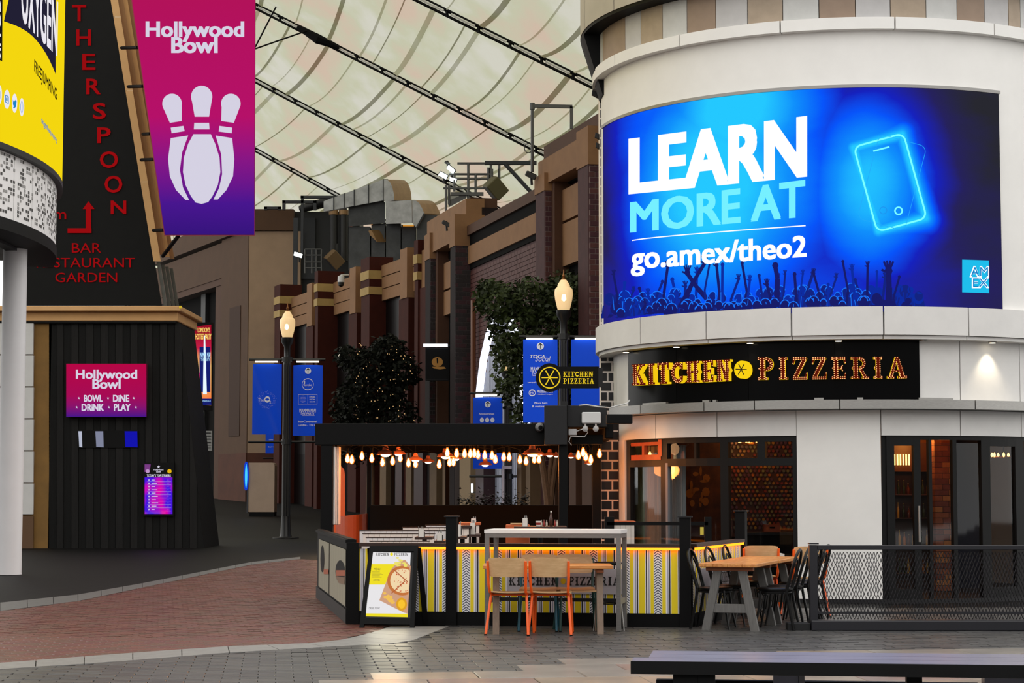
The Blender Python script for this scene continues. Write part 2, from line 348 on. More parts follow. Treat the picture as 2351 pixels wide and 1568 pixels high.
CAB = [(48, (985, -213), (1372, -25)), (60, (985, 0), (1372, 192)), (74, (590, 8), (1250, 345)), (88, (586, 178), (1080, 440)), (104, (586, 338), (770, 440)), (124, (586, 500), (700, 563)), (165, (586, 860), (700, 923))]
LN = []
for Y, a, b in CAB:
    A, B = P(*a, Y), P(*b, Y); k = (B.z - A.z) / (B.x - A.x); LN.append((Y, A, k))
def cabp(i, x):
    Y, A, k = LN[i]; return V((x, Y, A.z + k * (x - A.x)))
XL, XR = -46, 5
def fab(i, u, v):               # u metres along, v across the bay
    x0 = u; a, b = cabp(i, x0), cabp(i + 1, x0 - (1.4, 2.1, 3.3, 4.5, 5.5, 6.5)[i]); p = a + (b - a) * v; h = 1 + .25 * math.sin(u * .7)
    p.z -= .24 * h * 4 * v * (1 - v) + .05 * math.sin(u * 3.1 + 2 * v) * 4 * v * (1 - v); return p
ceil_ = struct('ceiling', MB().tube([cabp(6, XL), cabp(6, XR)], .08, 6), M_black)
for i in range(len(LN) - 1):
    mb = MB(); nu, nv = 120, 14
    for a in range(nu + 1):
        for b in range(nv + 1): mb.v.append(fab(i, XL + (XR + 5 - XL) * a / nu, b / nv))
    for a in range(nu):
        for b in range(nv): q = a * (nv + 1) + b; mb.f.append((q, q + 1, q + nv + 2, q + nv + 1))
    obj('fabric_panel', mb, M_fab, ceil_, smooth=True)
    mb, mw = MB(), MB(); u = XL + 1
    k = 0
    while u < XR + 4:
        t = mb if k % 2 else mw; w = (.025, .07, .04, .02, .08)[k % 5]; k += 1
        vs = []
        for b in range(nv + 1):
            for s in (-w, w): vs.append(fab(i, u + s, b / nv) - V((0, 0, .035)))
        t.add(vs, [(2 * b, 2 * b + 1, 2 * b + 3, 2 * b + 2) for b in range(nv)]); u += random.uniform(.35, 1.6)
    obj('seam', mb, M_seam, ceil_, smooth=True, kind='stuff'); obj('seam', mw, M_seamw, ceil_, smooth=True, kind='stuff')
M_dash = mat('white_dash', (240, 240, 236), .5)
for i in range(len(LN)):
    Y, A, k = LN[i]
    c = thing('roof_cable', ['black roof cable truss over the round tower', 'black roof cable highest at the right, running to the round tower', 'black roof cable running down behind the tall bracket and the brick arcade', 'black roof cable with a thickened node, ending at the floodlights', 'black roof cable ending above the curved silver duct', 'black roof cable lowest, behind the beige block', 'black roof cable at the far rim, hidden by the beige block'][i], 'cable', cabp(i, -10), 'roof cables under the canopy')
    mb = MB().tube([cabp(i, XL) - V((0, 0, .22)), cabp(i, XR) - V((0, 0, .22))], .045, 6)
    mb.tube([cabp(i, XL) - V((0, 0, .03)), cabp(i, XR) - V((0, 0, .03))], .075, 6); obj('cable_rope', mb, M_black, c)
    md = MB(); mk = MB(); x = XL
    while x < XR:
        a, b = cabp(i, x), cabp(i, x + .75); md.tube([a - V((0, .06, .12)), b - V((0, .06, .12))], .042, 4)
        a = cabp(i, x + .86); mk.tube([a - V((0, .02, -.02)), a - V((0, .02, .26))], .05, 4); x += .98
    obj('white_rod', md, M_dash, c, kind='stuff'); obj('clamp', mk, M_black, c, kind='stuff')
# thick node and stay ropes of the cable seen through the gap by the bowling banner
nd = thing('cable_node', 'thick black clamp on a roof cable beside the bowling banner', 'clamp', cabp(2, -8))
a, b = cabp(2, -8.2), cabp(2, -6.6)
obj('clamp_body', MB().tube([a - V((0, .1, .1)), (a + b) / 2 - V((0, .1, .14)), b - V((0, .1, .1))], [.1, .24, .08], 8), M_black, nd)
mb = MB().tube([P(586, 112, 73), P(712, 68, 73.8)], .03, 6).tube([P(586, 108, 73), P(648, -12, 72)], .03, 6)
obj('stay_rope', mb, M_black, nd)
# ---------------------------------------------------------------- the round tower of the pizzeria
TC = V((5.12, 30.8, 0))
def cpt(R, phi, z): return V((TC.x + R * math.sin(phi), TC.y - R * math.cos(phi), z))
def chit(px, py, R, far=False):
    d = ray(px, py); ox, oy = EYE.x - TC.x, EYE.y - TC.y; a = d.x ** 2 + d.y ** 2; b = ox * d.x + oy * d.y; c = ox * ox + oy * oy - R * R
    D = b * b - a * c; t = (-b + (1 if far else -1) * math.sqrt(max(0, D))) / a; h = EYE + d * t
    return math.atan2(h.x - TC.x, TC.y - h.y), h.z
def onC(R): return lambda px, py, off=0: (lambda h: cpt(R + off, h[0], h[1]))(chit(px, py, R + off))
def phi(px, R, py=1000): return chit(px, py, R)[0]
def zc(px, py, R): return chit(px, py, R)[1]
def arc(mb, R0, R1, a0, a1, z0, z1, n=0):
    n = n or max(1, int(abs(a1 - a0) / .06) + 1); o = len(mb.v)
    for k in range(n + 1):
        a = a0 + (a1 - a0) * k / n; mb.v += [cpt(R0, a, z0), cpt(R1, a, z0), cpt(R1, a, z1), cpt(R0, a, z1)]
    for k in range(n):
        q = o + 4 * k; mb.f += [tuple(q + i for i in f) for f in ((0, 1, 5, 4), (1, 2, 6, 5), (2, 3, 7, 6), (3, 0, 4, 7))]
    mb.f += [(o, o + 3, o + 2, o + 1), tuple(o + 4 * n + i for i in range(4))]
    return mb
tw = thing('round_tower', 'white round corner building with curved panel bands and overhanging rim', 'building', (TC.x, TC.y, 0))
RW, RL, RF, RG = 3.70, 3.80, 3.52, 3.45
PI = math.pi
A0, A1 = -PI * .75, PI * .62
zl0, zl1 = zc(2029, 768, RL), zc(2029, 703, RL)
zs0, zs1 = zc(2000, 709, RW), zc(2000, 203, RW)
zc0, zc1 = zc(1950, 66, 3.84), zc(1950, 44, 3.84)
obj('drum_wall', arc(MB(), RW - .3, RW, A0, A1, zl1 - .05, zc0 + .02, 70), M_white, tw, smooth=True)
def seg(name, R0, R1, z0, z1, cuts, m, gap=.004, end=A1, start=A0):
    c = [start] + cuts + [end]; out = []
    for a, b in zip(c, c[1:]): out.append(obj(name, arc(MB(), R0, R1, a + gap / 2, b - gap / 2, z0, z1), m if not isinstance(m, list) else m[len(out) % len(m)], tw, smooth=True))
    return out
seg('ledge_panel', RW - .35, RL, zl0, zl1, [phi(p, RL, 740) for p in (1470, 1621, 1817, 2029, 2224)] + [.75, 1.05, 1.4], M_fasc, .006)
seg('ledge_lip', RW - .35, RL - .05, zl0 - .055, zl0 - .005, [phi(p, RL, 768) for p in (1621, 1817, 2029, 2224)] + [.75, 1.05, 1.4], M_fasc, .004)
seg('cornice_panel', RW - .35, 3.84, zc0, zc1 + .03, [phi(p, 3.84, 60) for p in (1411, 1560, 1791, 2055, 2283)] + [.75, 1.1], M_white, .006)
ct = [phi(p, 3.76, 20) for p in (1435, 1471, 1521, 1577, 1643, 1716, 1797, 1880, 1964, 2044, 2126, 2197, 2260, 2315)]
ztile = zc1 + .85
TL = [mat('tile_brown', (150, 128, 110), .55, 0, .08, 6), mat('tile_grey', (192, 190, 190), .55, 0, .05, 6), mat('tile_sand', (170, 152, 132), .55, 0, .08, 6), mat('tile_pale', (200, 200, 198), .55, 0, .05, 6)]
seg('rim_tile', 3.4, 3.76, zc1 + .03, ztile, [-1.9, -1.7, -1.55, -1.4] + ct + [.62, .75, .9, 1.1, 1.3], TL, .003)
zo = zc1 + .62
seg('overhang_panel', 3.7, 4.03, zo, zo + 1.6, [-2.0, -1.75, -1.42, -1.1, -.7, -.3, .1, .5, .9], mat('overhang_stone', (176, 168, 152), .6, 0, .06, 3), .006)
obj('overhang_soffit', arc(MB(), 3.5, 4.02, A0, A1, zo - .05, zo - .002, 60), M_black, tw, smooth=True)
# dark bracket under the overhang, on the side away from the square
mb = MB(); a0, a1 = -2.4, -1.46; o = 0; n = 12
for k in range(n + 1):
    a = a0 + (a1 - a0) * k / n; mb.v += [cpt(3.6, a, zo - 1.0), cpt(3.72, a, zo - 1.0), cpt(4.02, a, zo - .05), cpt(3.6, a, zo - .05)]
for k in range(n):
    q = 4 * k; mb.f += [tuple(q + i for i in f) for f in ((0, 1, 5, 4), (1, 2, 6, 5), (2, 3, 7, 6), (3, 0, 4, 7))]
mb.f += [(0, 3, 2, 1), tuple(4 * n + i for i in range(4))]
obj('overhang_bracket', mb, M_black, tw)
# fascia with the sign board, downlit
zf0, zf1 = zc(2000, 918, RF), zl0
aS0, aS1 = phi(1446, RF, 850), phi(2110, RF, 850)
cut = [phi(p, RF, 850) for p in (1556, 1720, 1916)]
for a, b in zip([aS0] + cut, cut + [aS1]): obj('sign_board', arc(MB(), RF - .08, RF + .03, a + .001, b - .001, zf0, zf1), mat('gloss_black_board', (9, 9, 10), .2, spec=.08), tw, smooth=True, label='gloss black curved fascia board')
obj('board_backing', arc(MB(), RF - .1, RF + .02, aS0, aS1, zf0, zf1), M_black, tw)
seg('fascia_panel', RF - .25, RF, zf0, zf1, [phi(p, RF, 850) for p in (2204, 2341)] + [.75, 1.0, 1.3], M_fasc, .005, start=aS1)
seg('fascia_panel', RF - .25, RF, zf0, zf1, [-1.9, -1.6, -1.45], M_fasc, .004, end=aS0)
# steel canopy strip
zk0, zk1 = zc(2029, 938, 3.74), zc(2029, 917, 3.74)
seg('canopy_strip', 3.2, 3.74, zk0, zk1, [phi(p, 3.74, 925) for p in (1470, 1616, 1732, 1928, 2239)] + [.9, 1.2], M_steel, .004, start=phi(1398, 3.74, 930))
for px, w in ((1500, 100), (1620, 20), (1640, 10), (1880, 22), (1975, 14), (2150, 90)):
    a = phi(px, 3.6, 912); obj('cable_tray', arc(MB(), 3.5, 3.6, a - w / 4500 * 3.6, a + w / 4500 * 3.6, zk1, zk1 + .035), M_steel, tw)
# lower facade
zh = 2.33
zpan = zk0 - .01
seg('header_panel', RG - .12, RG, zh, zpan, [phi(p, RG, 970) for p in (1505, 1646)], M_fasc, .005, end=phi(1829, RG, 970), start=phi(1421, RG, 970))
aC0, aC1 = phi(1829, RG, 1100), phi(2024, RG, 1100)
obj('wall_panel', arc(MB(), RG - .12, RG + .004, aC0 + .002, aC1 - .002, 0, zpan), M_white, tw, smooth=True)
seg('header_panel', RG - .12, RG, zh, zpan, [phi(p, RG, 970) for p in (2205, 2345)], M_fasc, .005, end=.95, start=aC1)
obj('jamb_panel', arc(MB(), RG - .12, RG, phi(1421, RG, 1100), phi(1434, RG, 1100), 0, zh), M_white, tw, smooth=True)
obj('side_panel', arc(MB(), RG - .2, RG - .02, -2.2, phi(1422, RG, 1100), 0, zpan), mat('warm_panel', (214, 190, 165), .5, 0, .05, 4), tw, smooth=True)
obj('back_wall', arc(MB(), RG - .25, RG - .05, .95, A1 + .3, 0, zk1), M_fasc, tw, smooth=True)
obj('base_kerb', arc(MB(), 2.9, RG + .02, -2.2, A1, -.02, .06, 50), M_dark, tw)
# windows
M_fr = mat('window_frame_black', (12, 12, 13), .5, spec=.25)
w1 = struct('window_1', arc(MB(), RG - .1, RG - .03, phi(1434, RG, 1100), phi(1436, RG, 1100), .1, zh), M_fr)
zt = zc(1600, 1062, RG)
def bar(par, pa, pb, z0, z1, m=M_fr, R=RG - .03, d=.08, nm='frame_bar', py=1100): return obj(nm, arc(MB(), R - d, R, phi(pa, R, py), phi(pb, R, py), z0, z1), m, par)
bar(w1, 1435, 1447, .12, zh); bar(w1, 1517, 1532, .12, zh); bar(w1, 1654, 1672, .12, zh); bar(w1, 1820, 1830, .12, zh)
bar(w1, 1446, 1829, zh - .08, zh); bar(w1, 1447, 1829, zt - .05, zt + .06); bar(w1, 1446, 1829, .1, .22)
bar(w1, 1739, 1757, zt, zh); bar(w1, 1594, 1599, zt, zh); bar(w1, 1528, 1533, .2, zt, mat('grey_seal', (120, 120, 124), .5))
M_ob = mat('orange_timber', (176, 72, 30), .5, 0, .15, 8)
bar(w1, 1449, 1517, zt + .05, zt + .13, M_ob, RG - .02, .07, 'orange_rail'); bar(w1, 1474, 1479, zt + .1, zh - .06, M_ob, RG - .02, .07, 'orange_rail'); bar(w1, 1511, 1519, zt + .1, zh - .02, M_ob, RG - .02, .07, 'orange_rail'); bar(w1, 1449, 1519, zh - .1, zh - .05, M_ob, RG - .02, .07, 'orange_rail')
for a, b in ((1447, 1517), (1532, 1654), (1672, 1820)):
    bar(w1, a, b, .2, zt - .04, M_glass, RG - .065, .008, 'pane')
for a, b in ((1447, 1474), (1479, 1512), (1532, 1594), (1599, 1654), (1672, 1739), (1757, 1820)): bar(w1, a, b, zt + .05, zh - .07, M_glass, RG - .065, .008, 'pane')
d1 = struct('door_1', arc(MB(), RG - .14, RG - .06, phi(2026, RG, 1100), phi(2040, RG, 1100), 0, zh), M_fr)
for a, b in ((2036, 2054), (2098, 2114), (2133, 2140), (2188, 2197), (2254, 2274), (2332, 2352), (2386, 2400)): bar(d1, a, b, 0, zh - .02)
bar(d1, 2036, 2114, zh - .14, zh); bar(d1, 2114, 2400, zh - .06, zh); bar(d1, 2036, 2114, 0, .2); bar(d1, 2254, 2352, zh - .14, zh - .02); bar(d1, 2254, 2352, 0, .2)
for a, b in ((2054, 2098), (2114, 2133), (2140, 2188), (2197, 2254), (2274, 2332)): bar(d1, a, b, .15, zh - .1, M_glass, RG - .065, .008, 'pane')
mb = MB().tube([cpt(RG + .03, phi(2106, RG), .85), cpt(RG + .03, phi(2106, RG), 1.35)], .014, 8); obj('door_handle', mb, M_steel, d1)
# ---------------------------------------------------------------- inside the restaurant
M_inw = mat('inner_wall', (36, 24, 22), .8, 0, .2, 3)
struct('wall_inner', MB().box(2.1, 8.7, 32.4, 32.6, 0, 3.4), M_inw)
struct('floor_inner', arc(MB(), .01, RG - .1, 0, 2 * PI, -.02, .05, 40), mat('inner_floor', (40, 32, 28), .5))
struct('ceiling_inner', arc(MB(), .01, RG - .2, 0, 2 * PI, 2.5, 2.6, 40), mat('inner_ceiling', (30, 28, 28), .7))
def backY(px, Y=32.3): return X(px, Y)
cols = [(196, 150, 60), (160, 70, 60), (150, 150, 100), (110, 70, 100), (200, 120, 50), (120, 125, 120)]
bt = thing('bottle_wall', 'mosaic wall of round bottle ends inside behind the wide window', 'wall art', (X(1740, 32.3), 32.3, 1.0))
md = [MB() for _ in cols]
for r in range(22):
    for c in range(24):
        x = X(1676, 32.3) + (c + (r % 2) * .5) * .068; z = .95 + r * .066
        if x > X(1838, 32.3) or random.random() < .1: continue
        md[random.choice((0, 1, 2, 3, 4, 5, 1, 3))].lathe([(.026, 0), (.024, .03)], (x, 32.3, z), 8, (0, -1, 0))
for m, c in zip(md, cols): obj('bottle_end', m, mat('bottle_end_%d' % c[0], c, .3), bt, kind='stuff')
obj('backing', bx(X(1668, 32.3), X(1842, 32.3), 32.31, 32.38, .8, 2.5), mat('mosaic_back', (84, 52, 48), .6), bt)
wa = thing('wall_graphic', 'dark plum and ochre mural inside between curtain and mosaic', 'mural', (X(1610, 32.3), 32.3, .9))
obj('mural_panel', bx(X(1560, 32.3), X(1655, 32.3), 32.3, 32.38, .6, 2.45), mat('mural_plum', (60, 14, 28), .6, 0, .5, 4, alt=(110, 60, 24)), wa)
mb = MB(); s_ = onY(32.3)
for k in range(14):
    px, py = random.uniform(1570, 1648), random.uniform(1080, 1160); shape(mb, disc(px, py, random.uniform(3, 10), random.uniform(3, 12), 7), s_, .012)
obj('mural_patch', mb, mat('mural_ochre', (168, 110, 34), .6), wa, kind='stuff')
for nm, lb, pa, pb, c, R in (('curtain', 'pale green striped curtain inside the left window', 1452, 1472, (170, 174, 140), 3.22), ('curtain', 'beige curtain inside the left window, next to the orange transom', 1474, 1514, (160, 132, 112), 3.2), ('curtain', 'grey gathered curtain at the left edge of the middle pane', 1534, 1566, (150, 150, 152), 3.2)):
    mb = MB(); a, b = phi(pa, R), phi(pb, R); n = 24; o = []
    for k in range(n + 1):
        t = a + (b - a) * k / n; r = R - .05 + .025 * math.sin(k * 1.7); mb.v += [cpt(r, t, .1), cpt(r, t, zh - .1), cpt(r - .02, t, .1), cpt(r - .02, t, zh - .1)]
    for k in range(n): q = 4 * k; mb.f += [(q, q + 4, q + 5, q + 1), (q + 2, q + 3, q + 7, q + 6), (q + 1, q + 5, q + 7, q + 3), (q, q + 2, q + 6, q + 4)]
    tag(obj(nm, mb, mat('curtain_%d' % c[0], c, .8, 0, .12, 8, stretch=(6, 6, 1)), smooth=True), lb, 'curtain')
M_warm = em('warm_filament', (255, 190, 100), 6); M_warm2 = em('warm_glow', (255, 150, 60), 2.2)
def chandelier(px, py, Y, lb, s=1):
    c = P(px, py, Y); t = thing('chandelier', lb, 'lamp', c)
    obj('stem', MB().tube([c, V((c.x, c.y, 2.5))], .008, 6), M_black, t)
    rg = [c + V((.16 * s * math.cos(k * PI / 8), .16 * s * math.sin(k * PI / 8), 0)) for k in range(16)]
    obj('ring', MB().tube(rg, .01, 6, True), mat('brass', (180, 120, 50), .3, .9), t)
    for k in range(7):
        a = k * 2 * PI / 7; p = c + V((.16 * s * math.cos(a), .16 * s * math.sin(a), .03)); obj('bulb', MB().lathe([(.008, -.03), (.02, 0), (.018, .02), (.004, .045)], p, 8), M_warm, t)
chandelier(1723, 1018, 31.6, 'glowing chandelier inside, in front of the bottle mosaic', 1.2); chandelier(1495, 1048, 29.8, 'small glowing chandelier behind the orange transom', .7); chandelier(2304, 1050, 30.2, 'ring chandelier behind the right door leaf', 1.1)
# bar shelf inside the open door
sh = thing('bottle_shelf', 'backlit bar shelf of bottles inside the doorway', 'shelf', (X(2090, 30.2), 30.2, .05))
xa, xb = X(2048, 30.2), X(2160, 30.2)
obj('back_panel', bx(xa, xb, 30.42, 30.46, .06, 2.4), mat('shelf_back', (84, 44, 22), .4), sh)
for x in (xa, (xa + xb) / 2 + .02, xb): obj('side_panel', bx(x - .015, x + .015, 30.2, 30.44, .06, 2.4), M_black, sh)
shz = [.3, .72, 1.14, 1.5, 1.86]
for z in shz: obj('shelf', bx(xa, xb, 30.2, 30.42, z - .012, z), mat('shelf_wood', (96, 58, 30), .4), sh)
for k in range(7): obj('tube_lamp', MB().tube([V((xa + .03 + k * .045, 30.35, 1.95)), V((xa + .03 + k * .045, 30.35, 2.12))], .012, 6), M_warm, sh)
BC = [mat('amber_glass', (200, 120, 30), .15), mat('brown_glass', (96, 44, 14), .15), mat('gold_glass', (220, 170, 60), .15), mat('green_glass', (50, 60, 26), .15)]
protos = []
for k, (r, h) in enumerate(((.022, .2), (.026, .17), (.019, .24), (.024, .22))):
    t = thing('bottle', 'bottle', 'bottle', (0, 0, 0), 'bottles on the backlit bar shelf')
    obj('body', MB().lathe([(r * .9, 0), (r, .01), (r, h * .55), (r * .4, h * .72), (r * .36, h * .95)], n=10), BC[k], t, smooth=True)
    obj('cap', MB().lathe([(r * .42, h * .95), (r * .42, h)], n=8), mat('foil', (190, 160, 90), .3, .6), t); protos.append(t)
ORD = ['first', 'second', 'third', 'fourth', 'fifth', 'sixth', 'seventh', 'eighth', 'ninth', 'tenth', 'eleventh', 'twelfth', 'thirteenth', 'fourteenth']; names = ['lowest', 'second', 'middle', 'fourth']
for i, z in enumerate(shz[:4]):
    x = xa + .04; nth = -1
    while x < xb - .04:
        k = random.randrange(4); nth += 1; lb = '%s bottle, %s from the left end on the %s shelf of the backlit bar' % (['tall amber', 'squat brown', 'slim gold', 'dark green'][k], ORD[nth], names[i])
        dup(protos[k], (x, 30.28, z), 0, lb); x += random.uniform(.06, .085)
for t in protos:
    for c in list(t.children): bpy.data.objects.remove(c)
    bpy.data.objects.remove(t)
br = thing('brick_pier', 'warm lit brick pier just inside the doorway', 'pillar', (X(2170, 29.6), 29.6, .05))
pz = .06; k = 0
bm_ = [mat('pier_brick_a', (150, 78, 40), .7, 0, .2, 8), mat('pier_brick_b', (176, 108, 52), .7, 0, .2, 8), mat('pier_brick_c', (120, 54, 34), .7, 0, .2, 8)]
obj('core', bx(X(2146, 29.6) + .01, X(2190, 29.6) - .01, 29.62, 29.9, .06, 2.4), mat('pier_mortar', (70, 50, 40), .8), br)
while pz < 2.38:
    xs = [X(2146, 29.6), X(2170 + (8 if k % 2 else -6), 29.6), X(2190, 29.6)]
    for a, b in zip(xs, xs[1:]): obj('brick', bx(a + .004, b - .004, 29.6, 29.8, pz, min(pz + .075, 2.4)), random.choice(bm_), br)
    pz += .084; k += 1
struct('wall_inner_blue', bx(X(2192, 30.6), X(2262, 30.6), 30.6, 30.7, .05, 2.5), mat('inner_blue', (14, 12, 50), .6))
t = thing('crate', 'orange crate on the counter inside the wide window', 'crate', P(1772, 1222, 30))
c = P(1772, 1222, 30); obj('box', bx(c.x - .13, c.x + .13, 29.95, 30.1, c.z, c.z + .12, .01), mat('crate_orange', (150, 60, 24), .6), t); obj('handle', bx(c.x - .04, c.x + .04, 29.93, 29.96, c.z + .06, c.z + .085), M_black, t)
t = thing('bar_counter', 'dark counter behind the wide window of the restaurant', 'counter', (X(1750, 30.2), 30.2, .05))
obj('counter_top', bx(X(1690, 30.2), X(1840, 30.2), 29.9, 30.5, c.z - .04, c.z), M_dark, t); obj('counter_front', bx(X(1694, 30.2), X(1836, 30.2), 29.95, 30.4, .05, c.z - .04), M_black, t)
# warm lamps that light the room inside
def point(name, p, rgb, w, r=.1):
    l = bpy.data.lights.new(name, 'POINT'); l.energy = w; l.color = lin(rgb)[:3]; l.shadow_soft_size = r
    o = bpy.data.objects.new(name, l); COL.objects.link(o); o.location = p; return o
point('chandelier_light', P(1723, 1010, 31.4), (255, 170, 90), 14); point('bar_light', V((X(2100, 30), 29.9, 2.3)), (255, 160, 70), 16); point('door_light', P(2170, 1030, 29), (255, 150, 80), 5); point('window_light', P(1480, 1030, 28.9), (255, 190, 130), 3)
# ---------------------------------------------------------------- the big curved LED screen
RS = RW + .05
def screen_mat():
    m = bpy.data.materials.new('led_screen_picture'); m.use_nodes = True; N = m.node_tree; L = N.links.new; N.nodes.remove(N.nodes['Principled BSDF'])
    uv = N.nodes.new('ShaderNodeUVMap'); sp = N.nodes.new('ShaderNodeSeparateXYZ'); L(uv.outputs[0], sp.inputs[0])
    def mth(op, a, b=None, c=None):
        n = N.nodes.new('ShaderNodeMath'); n.operation = op
        for i, x in enumerate((a, b, c)):
            if x is None: continue
            if isinstance(x, (int, float)): n.inputs[i].default_value = x
            else: L(x, n.inputs[i])
        return n.outputs[0]
    def blob(u, v, ru, rv):
        a = mth('POWER', mth('ABSOLUTE', mth('DIVIDE', mth('SUBTRACT', sp.outputs[0], u), ru)), 2.0); b = mth('POWER', mth('ABSOLUTE', mth('DIVIDE', mth('SUBTRACT', sp.outputs[1], v), rv)), 2.0)
        return mth('EXPONENT', mth('MULTIPLY', mth('ADD', a, b), -1.0))
    f = mth('MAXIMUM', mth('MULTIPLY', blob(.40, .60, .26, .62), 1.0), mth('MULTIPLY', blob(.72, .55, .13, .42), .86))
    f = mth('MAXIMUM', f, mth('MULTIPLY', blob(.45, .1, .45, .42), .42)); f = mth('MAXIMUM', f, mth('MULTIPLY', blob(.25, .9, .22, .5), .5))
    f = mth('MAXIMUM', f, mth('MULTIPLY', blob(.45, .95, .2, .5), .98))
    ph, pz_ = chit(2044, 419, RS); uc, vc = (ph - a0) / (a1 - a0), (pz_ - zs0) / (zs1 - zs0); ca, sa_ = math.cos(.27), math.sin(.27)
    dx, dy = mth('MULTIPLY', mth('SUBTRACT', sp.outputs[0], uc), (a1 - a0) * RS), mth('MULTIPLY', mth('SUBTRACT', sp.outputs[1], vc), zs1 - zs0)
    rx, ry = mth('ADD', mth('MULTIPLY', dx, ca), mth('MULTIPLY', dy, -sa_ * -1)), mth('ADD', mth('MULTIPLY', dx, -sa_), mth('MULTIPLY', dy, ca))
    qx, qy = mth('SUBTRACT', mth('ABSOLUTE', rx), .352), mth('SUBTRACT', mth('ABSOLUTE', ry), .606)
    ex, ey = mth('MAXIMUM', qx, 0), mth('MAXIMUM', qy, 0); sd_ = mth('ADD', mth('SQRT', mth('ADD', mth('MULTIPLY', ex, ex), mth('MULTIPLY', ey, ey))), mth('MINIMUM', mth('MAXIMUM', qx, qy), 0))
    f = mth('MAXIMUM', f, mth('MULTIPLY', mth('EXPONENT', mth('MULTIPLY', mth('ABSOLUTE', sd_), -5.0)), 1.02))
    nz = N.nodes.new('ShaderNodeTexNoise'); nz.inputs['Scale'].default_value = 5; nz.inputs['Detail'].default_value = 5; L(uv.outputs[0], nz.inputs['Vector'])
    f = mth('ADD', f, mth('MULTIPLY', mth('SUBTRACT', nz.outputs['Fac'], .5), .16))
    r = N.nodes.new('ShaderNodeValToRGB'); st = [(.0, (40, 40, 48)), (.12, (38, 34, 92)), (.3, (22, 34, 190)), (.45, (8, 84, 250)), (.68, (16, 144, 252)), (.9, (36, 200, 255))]
    while len(r.color_ramp.elements) < len(st): r.color_ramp.elements.new(.5)
    for e, (p, c) in zip(r.color_ramp.elements, st): e.position = p; e.color = lin(c)
    L(f, r.inputs[0]); e = N.nodes.new('ShaderNodeEmission'); L(r.outputs[0], e.inputs[0]); L(e.outputs[0], N.nodes['Material Output'].inputs[0]); return m
sc = thing('led_screen', 'giant curved blue advertising screen wrapped round the tower', 'screen', cpt(RS, 0, zs0))
a0, a1 = phi(1385, RS, 500), phi(2297, RS, 460); mb = MB(); n = 48
for k in range(n):
    u0, u1 = k / n, (k + 1) / n; b0, b1 = a0 + (a1 - a0) * u0, a0 + (a1 - a0) * u1
    mb.face([cpt(RS, b0, zs0), cpt(RS, b1, zs0), cpt(RS, b1, zs1), cpt(RS, b0, zs1)], [(u0, 0), (u1, 0), (u1, 1), (u0, 1)])
obj('picture', mb, screen_mat(), sc, smooth=True)
mb = arc(MB(), RW - .02, RS + .03, a0 - .003, a1 + .003, zs1, zs1 + .045, 48); obj('top_trim', mb, mat('trim_grey', (150, 148, 146), .4, .4), sc)
mb = arc(MB(), RW - .02, RS - .004, a0 - .002, a1 + .002, zs0 - .01, zs1, 48); obj('backing', mb, M_black, sc)
os_ = onC(RS)
def stext(nm, s, q, m, bold=.03, off=.012): return obj(nm, text(MB(), s, q, os_, off, bold), m, sc, recalc=False)
Wt = em('screen_white', (255, 255, 255), 1.05); Ct = em('screen_cyan', (118, 240, 255), 1.0)
# each letter keeps the slope of the line it stands in
def row(nm, s, x0, x1, tl, tr, bl, br, m, bold, widths=None):
    q = [(x0, tl), (x1, tr), (x1, br), (x0, bl)]; obj(nm, text(MB(), s, q, os_, .012, bold), m, sc, recalc=False)
row('lettering', 'LEARN', 1449, 1847, 322, 271, 441, 401, Wt, .045)
row('lettering', 'MORE AT', 1449, 1846, 465, 414, 533, 497, Ct, .03)
mb = MB(); line(mb, 1451, 552, 1849, 518, 2.4, os_, .012)
line_mb = MB()
for k in range(16):
    x0_, x1_ = 1451 + 398 * k / 16, 1451 + 398 * (k + 1) / 16; y0_, y1_ = 552 - 34 * (k / 16) ** .8, 552 - 34 * ((k + 1) / 16) ** .8; line(line_mb, x0_, y0_, x1_ + .5, y1_, 2.4, os_, .012)
obj('rule_line', line_mb, Wt, sc)
row('lettering', 'go.amex/theo2', 1450, 1850, 566, 541, 634, 604, Wt, .03)
# neon outline of a phone
def rrect(cx, cy, w, h, r, ang, shear=0):
    o = []
    for sx, sy, a in ((1, -1, -90), (1, 1, 0), (-1, 1, 90), (-1, -1, 180)):
        for k in range(6):
            t = math.radians(a + 90 * k / 5); x, y = sx * (w / 2 - r) + r * math.cos(t), sy * (h / 2 - r) + r * math.sin(t); o.append((cx + x * math.cos(ang) - y * math.sin(ang), cy + x * math.sin(ang) + y * math.cos(ang)))
    return o
def stroke(pl, w, m, nm, off=.012):
    mb = MB()
    for (x0, y0), (x1, y1) in zip(pl, pl[1:] + pl[:1]):
        if math.hypot(x1 - x0, y1 - y0) < .1: continue
        line(mb, x0, y0, x1, y1, w, os_, off)
    return obj(nm, mb, m, sc)
NE = em('neon_cyan', (120, 250, 255), 1.1)
stroke(rrect(2048, 419, 112, 200, 16, .26), 1.2, em('neon_dim', (36, 170, 250), 1), 'phone_outline', .011)
stroke(rrect(2044, 419, 118, 202, 16, -.27), 4, NE, 'phone_outline')
mb = MB(); line(mb, 2005, 347, 2042, 337, 3.5, os_, .012); ring(mb, 2063, 484, 10, 10, 3.5, os_, .012); obj('phone_detail', mb, NE, sc)
ring_ = MB(); ring(ring_, 2028, 483, 9, 9, 2, os_, .012); obj('phone_detail', ring_, em('neon_dim2', (30, 150, 240), 1), sc)
